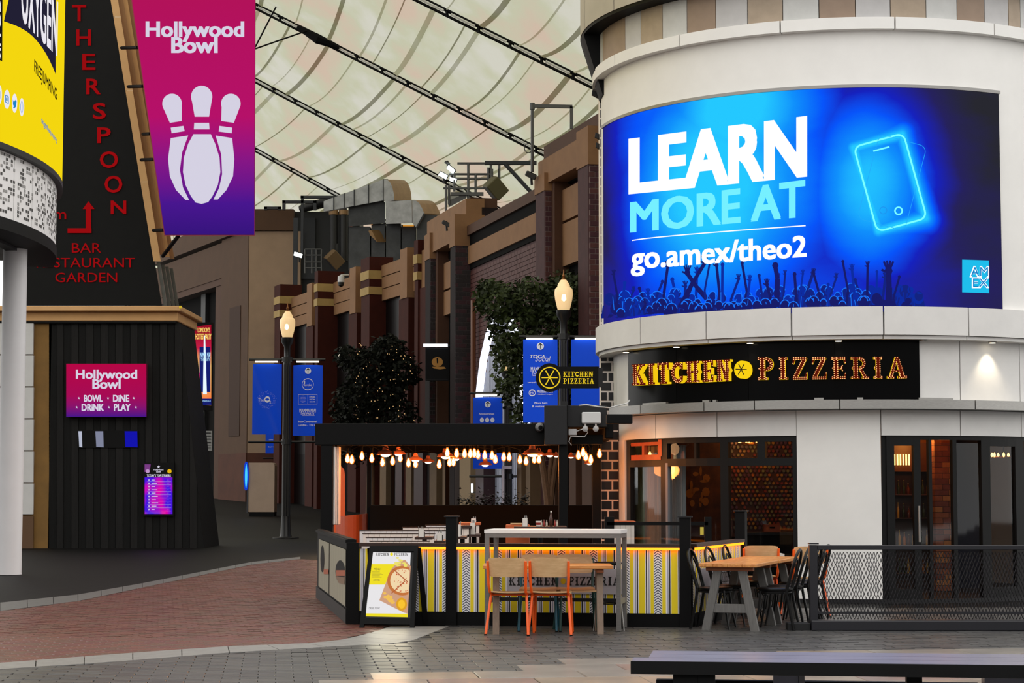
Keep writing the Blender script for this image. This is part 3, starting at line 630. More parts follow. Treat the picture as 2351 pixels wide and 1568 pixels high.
# crowd along the bottom of the screen: heads and raised arms
cr = [MB(), MB(), MB()]; rm = MB()
random.seed(11)
for k in range(90):
    x = 1400 + 720 * ((k * 37) % 90 / 90) + random.uniform(-6, 6); t = (x - 1395) / 800; base = 722 - 14 * min(1, t * 1.6) - (0 if x > 1500 else (1500 - x) * -.08)
    r = random.uniform(7, 13) * (1.25 if k % 7 == 0 else 1); y = base - random.uniform(4, 46); g = cr[0 if y > base - 22 else (1 if k % 2 else 2)]
    off = .007 if y < base - 22 else .010
    shape(g, disc(x, y, r, r * 1.15, 12), os_, off); shape(g, [(x - r * 1.5, base + 1), (x - r * 1.2, y + r * 1.1), (x + r * 1.2, y + r * 1.1), (x + r * 1.5, base + 1)], os_, off)
    pl = [(x + r * math.cos(math.radians(a)), y + r * 1.15 * math.sin(math.radians(a))) for a in range(190, 351, 20)]
    if 1420 < x < 1990:
        for p, q in zip(pl, pl[1:]): line(rm, *p, *q, 2.0, os_, off + .0012)
def arm(g, pts, w, off, hand=True):
    for i, (p, q) in enumerate(zip(pts, pts[1:])): line(g, *p, *q, w * (1 - .15 * i), os_, off)
    hx, hy = pts[-1]
    shape(g, disc(hx, hy - w * .2, w * .62, w * .7, 8), os_, off)
    if hand:
        for f in range(4): a = -PI / 2 + (f - 1.5) * .3; line(g, hx, hy, hx + w * 1.7 * math.cos(a), hy - 2 + w * 1.7 * math.sin(a), w * .32, os_, off)
        line(g, hx, hy + 1, hx - w * 1.1, hy - w * .4, w * .36, os_, off)
for k in range(34):
    x = 1410 + k * 19.5 + random.uniform(-7, 7); base = 712; top = random.uniform(600, 660) + (20 if x < 1500 else 0); lean = random.uniform(-22, 22); w = random.uniform(5, 8)
    arm(cr[k % 3], [(x, base), (x - lean * .5, (base + top) / 2 + 12), (x + lean * .4, top)], w, .0085, k % 2 == 0)
    if x < 1980: line(rm, x - w / 2, base, x + lean * .3 - w / 2, (base + top) / 2 + 10, 1.4, os_, .0096)
arm(cr[0], [(2040, 705), (2041, 660), (2040, 625)], 15, .0108); arm(cr[0], [(1783, 705), (1785, 640), (1780, 612)], 12, .0108, False); arm(cr[0], [(1640, 706), (1600, 660), (1578, 628)], 11, .0108); arm(cr[0], [(1560, 706), (1590, 650), (1618, 604)], 10, .0108)
for g, c in zip(cr, ((24, 28, 104), (14, 44, 160), (20, 36, 128))): obj('crowd', g, em('crowd_%d' % c[1], c, 1), sc, kind='stuff')
obj('crowd_rim', rm, em('crowd_rim', (26, 120, 255), 1), sc, kind='stuff')
mb = shape(MB(), [(2209, 596), (2270, 598), (2271, 673), (2209, 671)], os_, .01); obj('logo_square', mb, em('amex_cyan', (32, 190, 236), 1), sc)
for (s, x0, x1, y0, y1) in (('AM', 2227, 2270, 611, 636), ('EX', 2232, 2270, 637, 661)):
    obj('lettering', text(MB(), s, rect(x0, y0, x1, y1), os_, .013, .03), Wt, sc, recalc=False); obj('lettering', text(MB(), s, rect(x0 + 2, y0 + 2, x1 - 1.5, y1 - 2), os_, .016, .0), em('amex_blue', (16, 130, 200), 1), sc, recalc=False)
# ---------------------------------------------------------------- bulb letter sign
sg = thing('pizzeria_sign', 'lit bulb letters over the restaurant windows on the black board', 'sign', cpt(RF, phi(1750, RF, 850), zf0))
M_face = em('letter_face', (92, 22, 8), 1.0); M_side = em('letter_side_yellow', (250, 205, 20), .95); M_bulb = em('letter_bulb', (255, 170, 110), 1.7); M_line = em('letter_neon_line', (240, 130, 40), .8)
def pin(pt, pl):
    x, y = pt; s = 0
    for (ax, ay), (bx1, by1) in zip(pl, pl[1:] + pl[:1]):
        c = (bx1 - ax) * (y - ay) - (by1 - ay) * (x - ax)
        if s == 0: s = c
        elif c * s < -1e-9: return False
    return True
def bulbword(word, q, depth, gap):
    def sf(px, py, d):      # faces where seen, sides straight back to the board
        h = chit(px, py, RF + .03 + depth); return cpt(RF + .03 + d, h[0], h[1])
    for ch, pcs in slabword(word, gap):
        mp = lambda u, v, d: sf(*bil(q, u, v), d)
        m1, m2, m3 = MB(), MB(), MB(); cx = sum(p[0] for pc in pcs for p in pc) / sum(len(pc) for pc in pcs)
        for pc in pcs:
            m1.prism(pc, mp, .0, depth - .012); m2.prism(pc, mp, depth - .012, depth)
            c_ = (sum(p[0] for p in pc) / len(pc), sum(p[1] for p in pc) / len(pc))
        Wp = abs(q[1][0] - q[0][0]); Hp = abs(q[3][1] - q[0][1]); pts = []
        def addp(u, v):
            if all((u - a) ** 2 * Wp ** 2 + (v - b) ** 2 * Hp ** 2 > 3.6 ** 2 for a, b in pts): pts.append((u, v))
        for pc in pcs:      # bulbs follow the outline of each stroke, a little inside it
            cu, cv = sum(p[0] for p in pc) / len(pc), sum(p[1] for p in pc) / len(pc)
            ins = [(u + (cu - u) * min(.45, 2.6 / max(3, math.hypot((cu - u) * Wp, (cv - v) * Hp))), v + (cv - v) * min(.45, 2.6 / max(3, math.hypot((cu - u) * Wp, (cv - v) * Hp)))) for u, v in pc]
            for (ua, va), (ub, vb) in zip(ins, ins[1:] + ins[:1]):
                L = math.hypot((ub - ua) * Wp, (vb - va) * Hp); nb = max(1, int(L / 4.6))
                for k in range(nb + 1): addp(ua + (ub - ua) * k / nb, va + (vb - va) * k / nb)
        for u, v in pts:
            p = mp(u, v, depth + .002); m3.lathe([(.0085, 0), (.0065, .006), (.002, .009)], p, 5, (p - TC).xy.to_3d())
        lo = obj('letter', m1, M_side, sg); obj('letter_face', m2, M_face, lo); obj('bulbs', m3, M_bulb, lo, kind='stuff')
bulbword('KITCHEN', [(1449, 837), (1676, 824.5), (1677, 874), (1450, 885)], .1, .16)
bulbword('PIZZERIA', [(1738, 821), (2082, 819), (2083, 868), (1739, 872)], .05, .2)
sf = lambda px, py, d: (lambda h: cpt(RF + .03 + d, h[0], h[1]))(chit(px, py, RF + .15)); mb = MB().prism(disc(1703, 848.5, 17.5, 20.5, 32), lambda u, v, d: sf(u, v, d), 0, .12); obj('round_disc', mb, em('disc_yellow', (255, 214, 22), .95), sg)
mb = MB()
for a in (0, 60, 120): t = math.radians(a + 2); line(mb, 1702 - 13 * math.cos(t), 848 - 14 * math.sin(t), 1702 + 13 * math.cos(t), 848 + 14 * math.sin(t), 2, sf, .125)
obj('spoke_print', mb, M_black, sg)
# downlights under the ledge
for k, px in enumerate((1437, 1553, 1722, 1925, 2120, 2278)):
    R = 3.64; a = phi(px, R, 780); c = cpt(R, a, zl0 - .055); o = thing('downlight', '%s downlight under the curved ledge' % ['first', 'second', 'third', 'fourth', 'unlit fifth', 'bright last'][k] + (' from the brick pillar' if k < 4 else (', just past the sign board' if k == 4 else ', lighting the pale fascia')), 'lamp', c)
    obj('housing', MB().lathe([(.055, -.02), (.06, .0)], c, 16), M_steel, o)
    obj('lens', MB().lathe([(.045, -.026), (.045, -.021)], c, 16), (em('downlight_lens', (255, 236, 200), 5) if k != 4 else M_steel), o)
    if k != 4:
        l = bpy.data.lights.new('downlight_beam', 'SPOT'); l.energy = (24 if k == 5 else 6); l.color = (1, .85, .6); l.spot_size = 1.5; l.spot_blend = .7; l.shadow_soft_size = .04
        lo = bpy.data.objects.new('downlight_beam', l); COL.objects.link(lo); lo.location = c - V((0, 0, .04))
# ---------------------------------------------------------------- the fenced terrace: pergola
YP = 28.8
def pbox(px0, px1, py0, py1, Y0, Y1, b=0):       # a box whose front face, at depth Y0, fills that pixel box
    a, c = P(px0, py1, Y0), P(px1, py0, Y0); return bx(a.x, c.x, Y0, Y1, a.z, c.z, b)
pg = thing('pergola', 'flat roofed black pergola hung with lamps beside the brick pillar', 'pergola', (X(1010, YP), YP, 0))
xa, xb = X(722, YP), X(1305, YP); zb0, zb1 = Z(1022, YP), Z(972, YP)
obj('front_beam', bx(xa, xb, YP, YP + .12, zb0, zb1, .01), M_black, pg)
obj('side_beam', bx(xa, xa + .12, YP + .12, YP + 6.4, zb0, zb1, .01), M_black, pg)
obj('side_beam', bx(xb + .55, xb + .67, YP + .12, YP + 6.4, zb0 + .1, zb1, .01), M_black, pg)
obj('rear_beam', bx(xa, xb + .67, YP + 6.4, YP + 6.52, zb0, zb1, .01), M_black, pg)
obj('roof_panel', bx(xa + .1, xb + .6, YP + .1, YP + 6.4, zb1 - .06, zb1 - .01), M_black, pg)
for k in range(4): obj('rafter', bx(xa + .1, xb + .55, YP + 1.2 + k * 1.3, YP + 1.28 + k * 1.3, zb1 - .2, zb1 - .06), M_black, pg)
def post(p0, p1, Y, zt, nm='post'): return obj(nm, bx(X(p0, Y), X(p1, Y), Y, Y + (X(p1, Y) - X(p0, Y)), 0, zt, .008), M_black, pg)
post(736, 764, YP + .01, zb0); post(1283, 1304, YP - .15, zb0 + .3); post(1360, 1380, YP + 1.4, zb1)
for px in (842, 897, 1022): post(px, px + 10, YP + 6.4, zb0)
obj('beam_casing', pbox(1250, 1302, 931, 1021, YP - .22, YP - .01, .006), M_dark, pg, label='charcoal boxed end of the front beam')
obj('link_beam', pbox(1302, 1393, 931, 980, YP - .1, YP + .1, .006), M_dark, pg); obj('link_beam', pbox(1393, 1452, 951, 972, 27.0, 27.25, .004), M_black, pg)
obj('link_beam', pbox(1312, 1384, 998, 1020, YP + .2, YP + .3, .004), M_black, pg)
obj('cap_block', pbox(1287, 1303, 921, 931, YP - .2, YP - .05), M_dark, pg)
c = P(770, 1100, YP + .3); mb = MB()
for k, (x0, x1) in enumerate(((764, 771), (771, 774.5), (774.5, 778))): a, b = P(x0, 1205, YP + .05 + .04 * k), P(x1, 1025, YP + .05 + .04 * k); mb.box(a.x, b.x, YP + .05 + .04 * k, YP + .4 + .04 * k, a.z, b.z, .01)
tag(obj('rolled_screen', mb, mat('screen_white_pvc', (225, 216, 208), .5)), 'white side screen hanging down inside the corner post of the pergola', 'blind')
# emergency light, camera, cables
t = thing('emergency_light', 'white twin spot emergency light box on the charcoal beam', 'lamp', P(1358, 960, YP - .12))
M_wp = mat('white_plastic', (214, 214, 214), .4)
obj('box', pbox(1336, 1380, 946, 972, YP - .2, YP - .1, .012), M_wp, t)
for px, py in ((1344, 984), (1368, 984)):
    c = P(px, py, YP - .15); obj('spot_head', MB().lathe([(.018, .05), (.04, .02), (.042, -.02), (.02, -.03)], c, 14, (.2, .8, .4)).tube([c, P(px, 971, YP - .15)], .014, 6), M_wp, t, smooth=True)
t = thing('junction_box', 'grey box with loose cables under the emergency light', 'box', P(1318, 992, YP - .1))
obj('box', pbox(1305, 1324, 985, 999, YP - .14, YP - .02, .006), mat('grey_plastic', (170, 168, 168), .5), t)
obj('cable', MB().tube([P(1324, 990, YP - .1), P(1338, 985, YP - .16), P(1350, 992, YP - .1), P(1342, 1003, YP - .08), P(1310, 1002, YP - .1), P(1306, 1014, YP - .16), P(1312, 1022, YP - .1)], .007, 6), M_wp, t)
t = thing('security_camera', 'round security camera under the right end of the pergola beam', 'camera', P(1239, 981, YP - .06))
c = P(1239, 981, YP - .06); obj('housing', MB().lathe([(.065, .06), (.068, 0), (.05, -.05), (.02, -.065)], c, 18, (0, 1, 0)), mat('camera_grey', (120, 120, 122), .4), t, smooth=True); obj('lens', MB().lathe([(.035, -.052), (.03, -.075), (.005, -.078)], c, 14, (-.2, 1, .1)), M_black, t)
tag(obj('loose_cable', MB().tube([P(1330, 931, YP - .2), P(1345, 929, YP - .3), P(1375, 934, YP - .8), P(1400, 936, 27.4), P(1440, 926, 27.3), P(1446, 918, 27.3)], .009, 6), M_wp), 'white loose cables lying from pergola beam to steel canopy', 'cable')
# pendant lamps
M_cop = mat('copper_shade', (238, 146, 108), .38, .05, .08, 6); M_gl = em('lamp_globe', (255, 232, 200), 3.5); M_fil = em('edison_bulb', (255, 112, 34), 2.4); M_bglow = em('edison_core', (255, 214, 150), 6)
def pendant(loc, dia, lb):
    t = thing('pendant_lamp', lb, 'lamp', loc, 'copper pendant lamps under the pergola'); r = dia / 2; z = loc.z
    obj('shade', MB().lathe([(r * .2, r * .95), (r * .3, r * .8), (r * .34, r * .5), (r * .8, r * .28), (r * 1.0, .0), (r * .97, -.005), (r * .76, r * .22), (r * .3, r * .42)], loc, 22), M_cop, t, smooth=True)
    obj('globe', MB().lathe([(r * .5, -.0), (r * .5, -r * .1), (r * .36, -r * .24), (r * .1, -r * .3)], loc, 14), M_gl, t, smooth=True)
    obj('cord', MB().tube([loc + V((0, 0, r * .9)), V((loc.x, loc.y, max(z + r, zb1 - .06)))], .006, 6), M_black, t)
ord_ = ['first', 'second', 'third', 'fourth', 'fifth', 'sixth', 'lowest, seventh', 'large eighth', 'ninth', 'tenth', 'eleventh', 'twelfth', 'thirteenth']
for k, (px, py, w) in enumerate(((885, 1043, 42), (915, 1042, 34), (954, 1056, 34), (983, 1060, 30), (1023, 1048, 40), (1045, 1053, 36), (1114, 1067, 31), (1222, 1042, 45), (1237, 1044, 32), (1262, 1045, 30), (1277, 1047, 20), (1311, 1049, 22), (1353, 1064, 24))):
    Y = YP + [.9, 1.5, 1.6, 2.6, 1.0, 2.0, 3.0, .8, 1.9, 2.6, 3.6, 2.2, 2.4][k]
    pendant(P(px, py, Y), w * Y / F, 'copper pendant lamp with white globe, %s from the white side screen' % ord_[k])
# string lights
BP = [(235, 255), (320, 295), (352, 303), (428, 277), (502, 292), (582, 322), (658, 313), (715, 290), (777, 327), (830, 333), (1007, 338), (1068, 250), (1085, 322), (1113, 320), (1138, 255), (1197, 257), (1240, 258), (1270, 255), (1298, 265), (1348, 270), (1403, 272), (1428, 300), (1490, 283), (1532, 283), (1612, 303), (1658, 313), (1720, 300), (1755, 300), (2050, 270), (2085, 248), (2105, 280), (2143, 300), (2208, 258)]
BP = [(700 + x / 3.265, 960 + y / 3.265) for x, y in BP]
for nm, sel, Y0, dy in (('string_lights', [0, 2, 4, 6, 8, 10, 12, 13, 21, 24, 25, 26, 27], YP + .5, .22), ('string_lights', [1, 3, 5, 7, 9], YP + 1.4, .3), ('string_lights', [11, 14, 15, 16, 17, 18, 19, 20, 22, 23], YP + .4, .28), ('string_lights', [28, 29, 30, 31, 32], YP + .3, .1)):
    pts = [P(*BP[i], Y0 + dy * k * .5) for k, i in enumerate(sel)]
    t = thing(nm, ['long string of glowing bulbs along the whole pergola front', 'short string of glowing bulbs at the white screen end', 'string of glowing bulbs strung close under the middle beam', 'string of glowing bulbs right of the pergola post by brick pillar'][[0, 1, 11, 28].index(sel[0])], 'string lights', pts[0], 'bulb strings under the pergola')
    cab = []
    for i, p in enumerate(pts):
        c = p + V((0, 0, .14)); 
        if i: m = (c + cab[-1]) / 2 + V((0, 0, .05)); cab.append(m)
        cab.append(c)
        obj('bulb', MB().lathe([(.012, .06), (.026, .03), (.04, -.03), (.03, -.07), (.006, -.085)], p, 10), M_fil, t, smooth=True)
        obj('filament', MB().lathe([(.006, .045), (.02, .01), (.032, -.03), (.022, -.06), (.004, -.075)], p + V((0, -.02, 0)), 8), M_bglow, t, smooth=True)
        obj('socket', MB().lathe([(.018, .14), (.018, .06)], p, 8), M_black, t)
    obj('cable', MB().tube(cab, .007, 5), M_black, t)
for px, py, Y, w in ((890, 1075, 29.6, 40), (1035, 1080, 29.8, 44), (1232, 1075, 29.5, 40), (1362, 1075, 29.6, 10), (960, 1080, 33, 22), (1200, 1080, 33, 22)): point('pendant_light', P(px, py, Y), (255, 150, 70), w, .12)
# ---------------------------------------------------------------- striped barrier with light strip
BA, BB = (X(808, 23.15), 23.15), (X(1586, 22.62), 22.62)
bf = Fr(BA, BB)
def stripes():
    m = bpy.data.materials.new('striped_print'); m.use_nodes = True; N = m.node_tree; L = N.links.new; b = N.nodes['Principled BSDF']; b.inputs['Roughness'].default_value = .45
    uv = N.nodes.new('ShaderNodeUVMap'); sp = N.nodes.new('ShaderNodeSeparateXYZ'); L(uv.outputs[0], sp.inputs[0])
    def mth(op, a, b=None):
        n = N.nodes.new('ShaderNodeMath'); n.operation = op
        for i, x in enumerate((a, b)):
            if x is None: continue
            if isinstance(x, (int, float)): n.inputs[i].default_value = x
            else: L(x, n.inputs[i])
        return n.outputs[0]
    u = mth('FRACT', mth('DIVIDE', sp.outputs[0], .372)); r = N.nodes.new('ShaderNodeValToRGB'); r.color_ramp.interpolation = 'CONSTANT'
    Wc, Y, Gr, B = (250, 248, 252), (255, 226, 24), (176, 176, 196), (14, 14, 18)
    st = [(0, Wc), (.26, Y), (.37, Wc), (.42, Gr), (.46, Wc), (.475, B), (.515, Wc), (.54, Y), (.735, Wc), (.755, B), (.795, Wc), (.83, Gr), (.87, Wc), (.9, Y)]
    while len(r.color_ramp.elements) < len(st): r.color_ramp.elements.new(.5)
    for e, (p, c) in zip(r.color_ramp.elements, st): e.position = p; e.color = lin(c)
    L(u, r.inputs[0])
    zig = mth('MULTIPLY', mth('ABSOLUTE', mth('SUBTRACT', u, .13)), .372 * .75); v = mth('FRACT', mth('DIVIDE', mth('ADD', sp.outputs[1], zig), .03))
    lines = mth('MULTIPLY', mth('LESS_THAN', v, .42), mth('MULTIPLY', mth('LESS_THAN', u, .245), mth('GREATER_THAN', u, .015)))
    mx = N.nodes.new('ShaderNodeMix'); mx.data_type = 'RGBA'; L(lines, mx.inputs[0]); L(r.outputs[0], mx.inputs[6]); mx.inputs[7].default_value = lin((70, 76, 96)); L(mx.outputs[2], b.inputs['Base Color']); return m
M_str = stripes()
M_led = em('led_strip', (255, 122, 24), 4)
def panel(par, fr, a0, a1, z0, z1, n, off=0.0):
    mb = MB(); mb.face([fr.p(a0, n, z0), fr.p(a1, n, z0), fr.p(a1, n, z1), fr.p(a0, n, z1)], [(a0 + off, z0), (a1 + off, z0), (a1 + off, z1), (a0 + off, z1)])
    q = fr.box(MB(), a0, a1, n - .03, n - .002, z0, z1); obj('panel_board', q, M_black, par); return obj('striped_panel', mb, M_str, par)
bar_ = thing('terrace_barrier', 'long terrace barrier with yellow striped panels and glowing light strip', 'barrier', bf.p(bf.len / 2, 0, 0))
M_cap = mat('dark_timber_cap', (52, 30, 22), .5, 0, .2, 6)
sP = [bf.s(812), bf.s(1037), bf.s(1572)]; zt = .955
w_ = .063
obj('corner_post', bf.box(MB(), sP[0] - .08, sP[0] + .07, -.14, .01, 0, .955), M_black, bar_)
for s, h in ((sP[1], 1.26), (sP[2], 1.26)):
    o = obj('post', bf.box(MB(), s - w_, s + w_, -.1, .03, 0, h), M_black, bar_); obj('post_cap', bf.box(MB(), s - w_ - .02, s + w_ + .02, -.12, .05, h, h + .015), M_dark, o)
for a0, a1, off in ((sP[0] + .07, sP[1] - w_, .04), (sP[1] + w_, sP[2] - w_, .175)):
    panel(bar_, bf, a0, a1, .16, .885, -.02, off)
    obj('plinth', bf.box(MB(), a0, a1, -.06, .0, 0, .16), M_black, bar_); obj('cap_rail', bf.box(MB(), a0, a1, -.1, .03, .915, zt), M_cap, bar_)
    a = a0 if a0 > sP[1] else bf.s(958)
    obj('light_strip', bf.box(MB(), a, a1, .0, .022, .885, .913), M_led, bar_)
# name plaque
s0, s1 = bf.s(1165), bf.s(1432); obj('name_plaque', bf.box(MB(), s0, s1, -.015, .004, Z(1365, 22.7), Z(1307, 22.7)), mat('plaque_grey', (196, 192, 200), .45), bar_)
def slabtext(word, q, surf, m, par, nm='lettering', gap=.12, d=.006, off=.002):
    mb = MB()
    for ch, pcs in slabword(word, gap):
        for pc in pcs: mb.face([surf(*bil(q, u, v), off + d) for u, v in pc])
    return obj(nm, mb, m, par, recalc=False)
sfb = bf.on(.004)
M_ink = mat('black_ink', (18, 18, 20), .5)
slabtext('KITCHEN', rect(1168, 1324, 1282, 1344), sfb, M_ink, bar_); slabtext('PIZZERIA', rect(1304, 1324, 1424, 1344), sfb, M_ink, bar_)
obj('round_print', shape(MB(), disc(1293, 1334, 6, 7, 16), sfb, .006), mat('print_yellow', (240, 208, 30), .5), bar_)
# left wing, running back, with two photo panels
lw = thing('side_barrier', 'black barrier wing with two photo panels of a striped facade', 'barrier', (X(770, 26), 26, 0))
lf = Fr((X(730, 28.8), 28.8), (BA[0] - .05, BA[1] + .1)); Ln = lf.len
obj('wing_board', lf.box(MB(), 0, Ln - .05, -.08, 0, .0, 1.0), M_black, lw); obj('wing_plinth', lf.box(MB(), 0, Ln - .05, 0, .02, 0, .17), M_dark, lw); obj('wing_cap', lf.box(MB(), 0, Ln, -.1, .03, .955, .99), M_black, lw)
def photo():
    m = mat('photo_panel', (158, 152, 132), .5); N = m.node_tree; b = N.nodes['Principled BSDF']; uv = N.nodes.new('ShaderNodeUVMap'); w = N.nodes.new('ShaderNodeTexWave'); w.inputs['Scale'].default_value = 6; w.inputs['Distortion'].default_value = .3
    r = N.nodes.new('ShaderNodeValToRGB'); r.color_ramp.elements[0].color = lin((110, 106, 90)); r.color_ramp.elements[0].position = .05; r.color_ramp.elements[1].color = lin((172, 168, 148)); r.color_ramp.elements[1].position = .25
    N.links.new(uv.outputs[0], w.inputs['Vector']); N.links.new(w.outputs[0], r.inputs[0]); N.links.new(r.outputs[0], b.inputs['Base Color']); return m
M_ph = photo(); sl = lf.on(.02)
for px0, px1 in ((733, 756.5), (758, 795)):
    a0, a1 = lf.s(px0, .02), lf.s(px1, .02); mb = MB(); mb.face([lf.p(a0, .021, .2), lf.p(a1, .021, .2), lf.p(a1, .021, .87), lf.p(a0, .021, .87)], [(0, 0), (1, 0), (1, 1), (0, 1)]); obj('photo_panel', mb, M_ph, lw)
    obj('panel_back', lf.box(MB(), a0, a1, 0, .018, .2, .87), M_black, lw)
for (cx, cy, rx, ry, c) in ((740, 1283, 4.5, 31, 0), (781, 1312, 11, 26, 0)):
    obj('photo_window', shape(MB(), disc(cx, cy, rx, ry, 18), sl, .004), M_black, lw)
obj('photo_patch', shape(shape(MB(), rect(743, 1307, 754, 1318), sl, .006), rect(771, 1309, 792, 1322), sl, .006), mat('photo_orange', (176, 84, 40), .5), lw, kind='stuff')
obj('photo_patch', shape(MB(), [(770, 1322), (792, 1326), (790, 1342), (777, 1338)], sl, .006), mat('photo_tan', (130, 100, 74), .5), lw)
# right return of the barrier
RA, RB = (BB[0] + .02, BB[1] + .03), (X(1706, 25.0), 25.0); rf = Fr(RA, RB)
rt = thing('barrier_return', 'short striped barrier return with light strip behind the black bentwood chairs', 'barrier', rf.p(.8, 0, 0))
panel(rt, rf, .07, rf.len - .05, .16, .885, -.02); obj('plinth', rf.box(MB(), .07, rf.len, -.06, 0, 0, .16), M_black, rt); obj('cap_rail', rf.box(MB(), .07, rf.len, -.1, .03, .915, zt), M_cap, rt); obj('light_strip', rf.box(MB(), .08, rf.len - .06, 0, .022, .885, .913), M_led, rt)
obj('post', rf.box(MB(), rf.len - .05, rf.len + .08, -.1, .03, 0, 1.3), M_black, rt); obj('post_cap', rf.box(MB(), rf.len - .07, rf.len + .1, -.12, .05, 1.3, 1.315), M_dark, rt)
a0, a1 = .35, rf.len - .3; obj('name_plaque', rf.box(MB(), a0, a1, -.015, .004, .36, .66), mat('plaque_grey', (196, 192, 200), .45), rt)
slabtext('PIZZERIA', [(1650, 1314), (1683, 1310), (1683, 1334), (1650, 1338)], rf.on(.004), M_ink, rt)
# rear screen
rs = thing('glass_screen', 'low black framed glass screen behind the light strip, with pass notice', 'screen', (X(1500, 25), 25, 0))
obj('top_rail', bx(X(1393, 25), X(1625, 25), 25, 25.06, Z(1206, 25), Z(1198, 25)), M_black, rs)
for a, b in ((1388, 1410), (1618, 1633)): obj('post', bx(X(a, 25), X(b, 25), 25, 25.08, 0, Z(1187, 25)), M_black, rs)
obj('pane', bx(X(1411, 25), X(1617, 25), 25.02, 25.03, .1, Z(1206, 25)), M_glass, rs)
obj('notice', bx(X(1607, 24.98), X(1615, 24.98), 24.985, 24.995, Z(1228, 24.98), Z(1210, 24.98)), mat('notice_yellow', (210, 190, 70), .5), rs)
# ---------------------------------------------------------------- booths
M_cream = [mat('booth_plank_cream', (236, 222, 212), .6, 0, .07, 5), mat('booth_plank_grey', (230, 224, 222), .6, 0, .07, 5)]
M_oak = mat('oak_ply', (216, 170, 120), .5, 0, .1, 7, alt=(226, 186, 138), stretch=(1, 5, 5)); M_or = mat('orange_seat', (196, 92, 46), .5, 0, .1, 6)
bn = ['nearest', 'second', 'third', 'fourth', 'fifth', 'farthest']
for k, (px0, px1, py, Y) in enumerate(((850, 985, 1243.5, 24.0), (842, 945, 1235, 24.9), (834, 997, 1226, 25.7), (826, 1026, 1218.5, 26.5), (925, 1025, 1212, 27.2), (978, 1024, 1207, 27.9))):
    x0, x1, z1 = X(px0, Y), X(px1, Y), Z(py, Y)
    t = thing('booth_bench', '%s cream planked booth bench inside the terrace' % bn[k], 'bench', ((x0 + x1) / 2, Y, 0), 'booth benches inside the terrace')
    obj('cap', bx(x0 - .01, x1 + .015, Y - .004, Y + .04, z1, z1 + .012), M_cap, t); obj('frame', bx(x0, x1, Y + .02, Y + .05, .05, z1), M_cap, t); obj('seat', bx(x0, x1, Y + .05, Y + .45, .4, .45), M_or, t); obj('seat_base', bx(x0, x1, Y + .06, Y + .4, 0, .4), M_cap, t)
    x = x0
    while x < x1 - .02: e = min(x + .072, x1); obj('plank', bx(x + .002, e - .001, Y, Y + .02, .05, z1), M_cream[k % 2], t); x = e
for k, (px0, px1, py, Y) in enumerate(((1052, 1080, 1213, 25.6), (1054, 1100, 1205, 26.3), (1400, 1456, 1202, 26.5))):
    x0, x1, z1 = X(px0, Y), X(px1, Y), Z(py, Y)
    t = thing('booth_end', ['cream planked booth end just right of the barrier post', 'taller cream planked booth end with orange seat top', 'cream planked booth end left of the brick pillar'][k], 'bench', ((x0 + x1) / 2, Y, 0))
    obj('cap', bx(x0, x1 + .02, Y - .02, Y + .5, z1, z1 + .03), M_or if k else M_cap, t); obj('frame', bx(x0, x1, Y + .02, Y + .45, 0, z1), M_cap, t)
    x = x0
    while x < x1 - .02: e = min(x + .07, x1); obj('plank', bx(x + .002, e - .001, Y, Y + .02, .02, z1), M_cream[0], t); x = e
t = thing('leaning_bench', 'orange topped wooden bench back behind the tall white table', 'bench', (X(1190, 26), 26, 0)); obj('backrest', bx(X(1161, 26), X(1216, 26), 26, 26.08, .7, Z(1204, 26), .01), M_or, t); obj('top_slat', bx(X(1172, 26), X(1205, 26), 26.0, 26.1, Z(1204, 26), Z(1201, 26)), M_oak, t); obj('support', bx(X(1164, 26), X(1213, 26), 26.02, 26.06, 0, .7), M_black, t)
# dark low counter seen under the pergola
t = thing('planter_box', 'long low black planter wall closing the terrace at the back', 'planter', (X(1000, 34), 34.6, 0)); obj('box', bx(X(850, 34.6), X(1390, 34.6), 34.6, 35.1, 0, Z(1160, 34.6)), M_black, t)
mb = MB()
for k in range(500):
    x = random.uniform(X(1050, 34.8), X(1215, 34.8)); z = Z(1160, 34.8) + abs(random.gauss(0, .1)); a = random.uniform(0, 6.3); s = .05; d = V((math.cos(a), math.sin(a), random.uniform(-.4, .8))) * s; e = V((-d.y, d.x, 0)) * .5; c = V((x, random.uniform(34.7, 35), z)); mb.add([c - e, c + d, c + e, c - d * .3], [(0, 1, 2, 3)])
obj('foliage', mb, mat('dark_leaf', (22, 26, 20), .6), t, kind='stuff', recalc=False)
# orange wall, arch, boards glimpsed under the roof
t = thing('curved_bench', 'curved orange lit bench wall behind the white side screen', 'bench', (X(805, 35), 35, 0)); mb = MB()
for k in range(12):
    u0, u1 = k / 12, (k + 1) / 12; f = lambda u: V((X(766 + 78 * u, 35), 35 + 1.4 * (u - .6) ** 2, 0))
    a, b = f(u0), f(u1); z0, z1 = Z(1187 - 8 * u0, 35), Z(1187 - 8 * u1, 35); mb.hexa([a, b, b + V((0, .1, 0)), a + V((0, .1, 0)), a + V((0, 0, z0)), b + V((0, 0, z1)), b + V((0, .1, z1)), a + V((0, .1, z0))])
obj('bench_wall', mb, mat('rust_orange', (206, 78, 20), .55, 0, .12, 3), t, smooth=True)
t = thing('street_counter', 'pale wood framed street counter glimpsed under the pergola', 'counter', (X(900, 40), 40, 0)); 
for a, b, c, d in ((852, 952, 1174, 1180), (852, 950, 1203, 1207), (852, 860, 1178, 1206), (926, 930, 1172, 1204), (944, 951, 1170, 1204)): obj('frame_bar', pbox(a, b, c, d, 40, 40.2), mat('tan_timber', (120, 92, 66), .6), t)
obj('front', pbox(858, 948, 1178, 1204, 40.1, 40.25), M_black, t); obj('base', bx(X(855, 40), X(948, 40), 40.05, 40.3, 0, Z(1206, 40)), M_black, t)
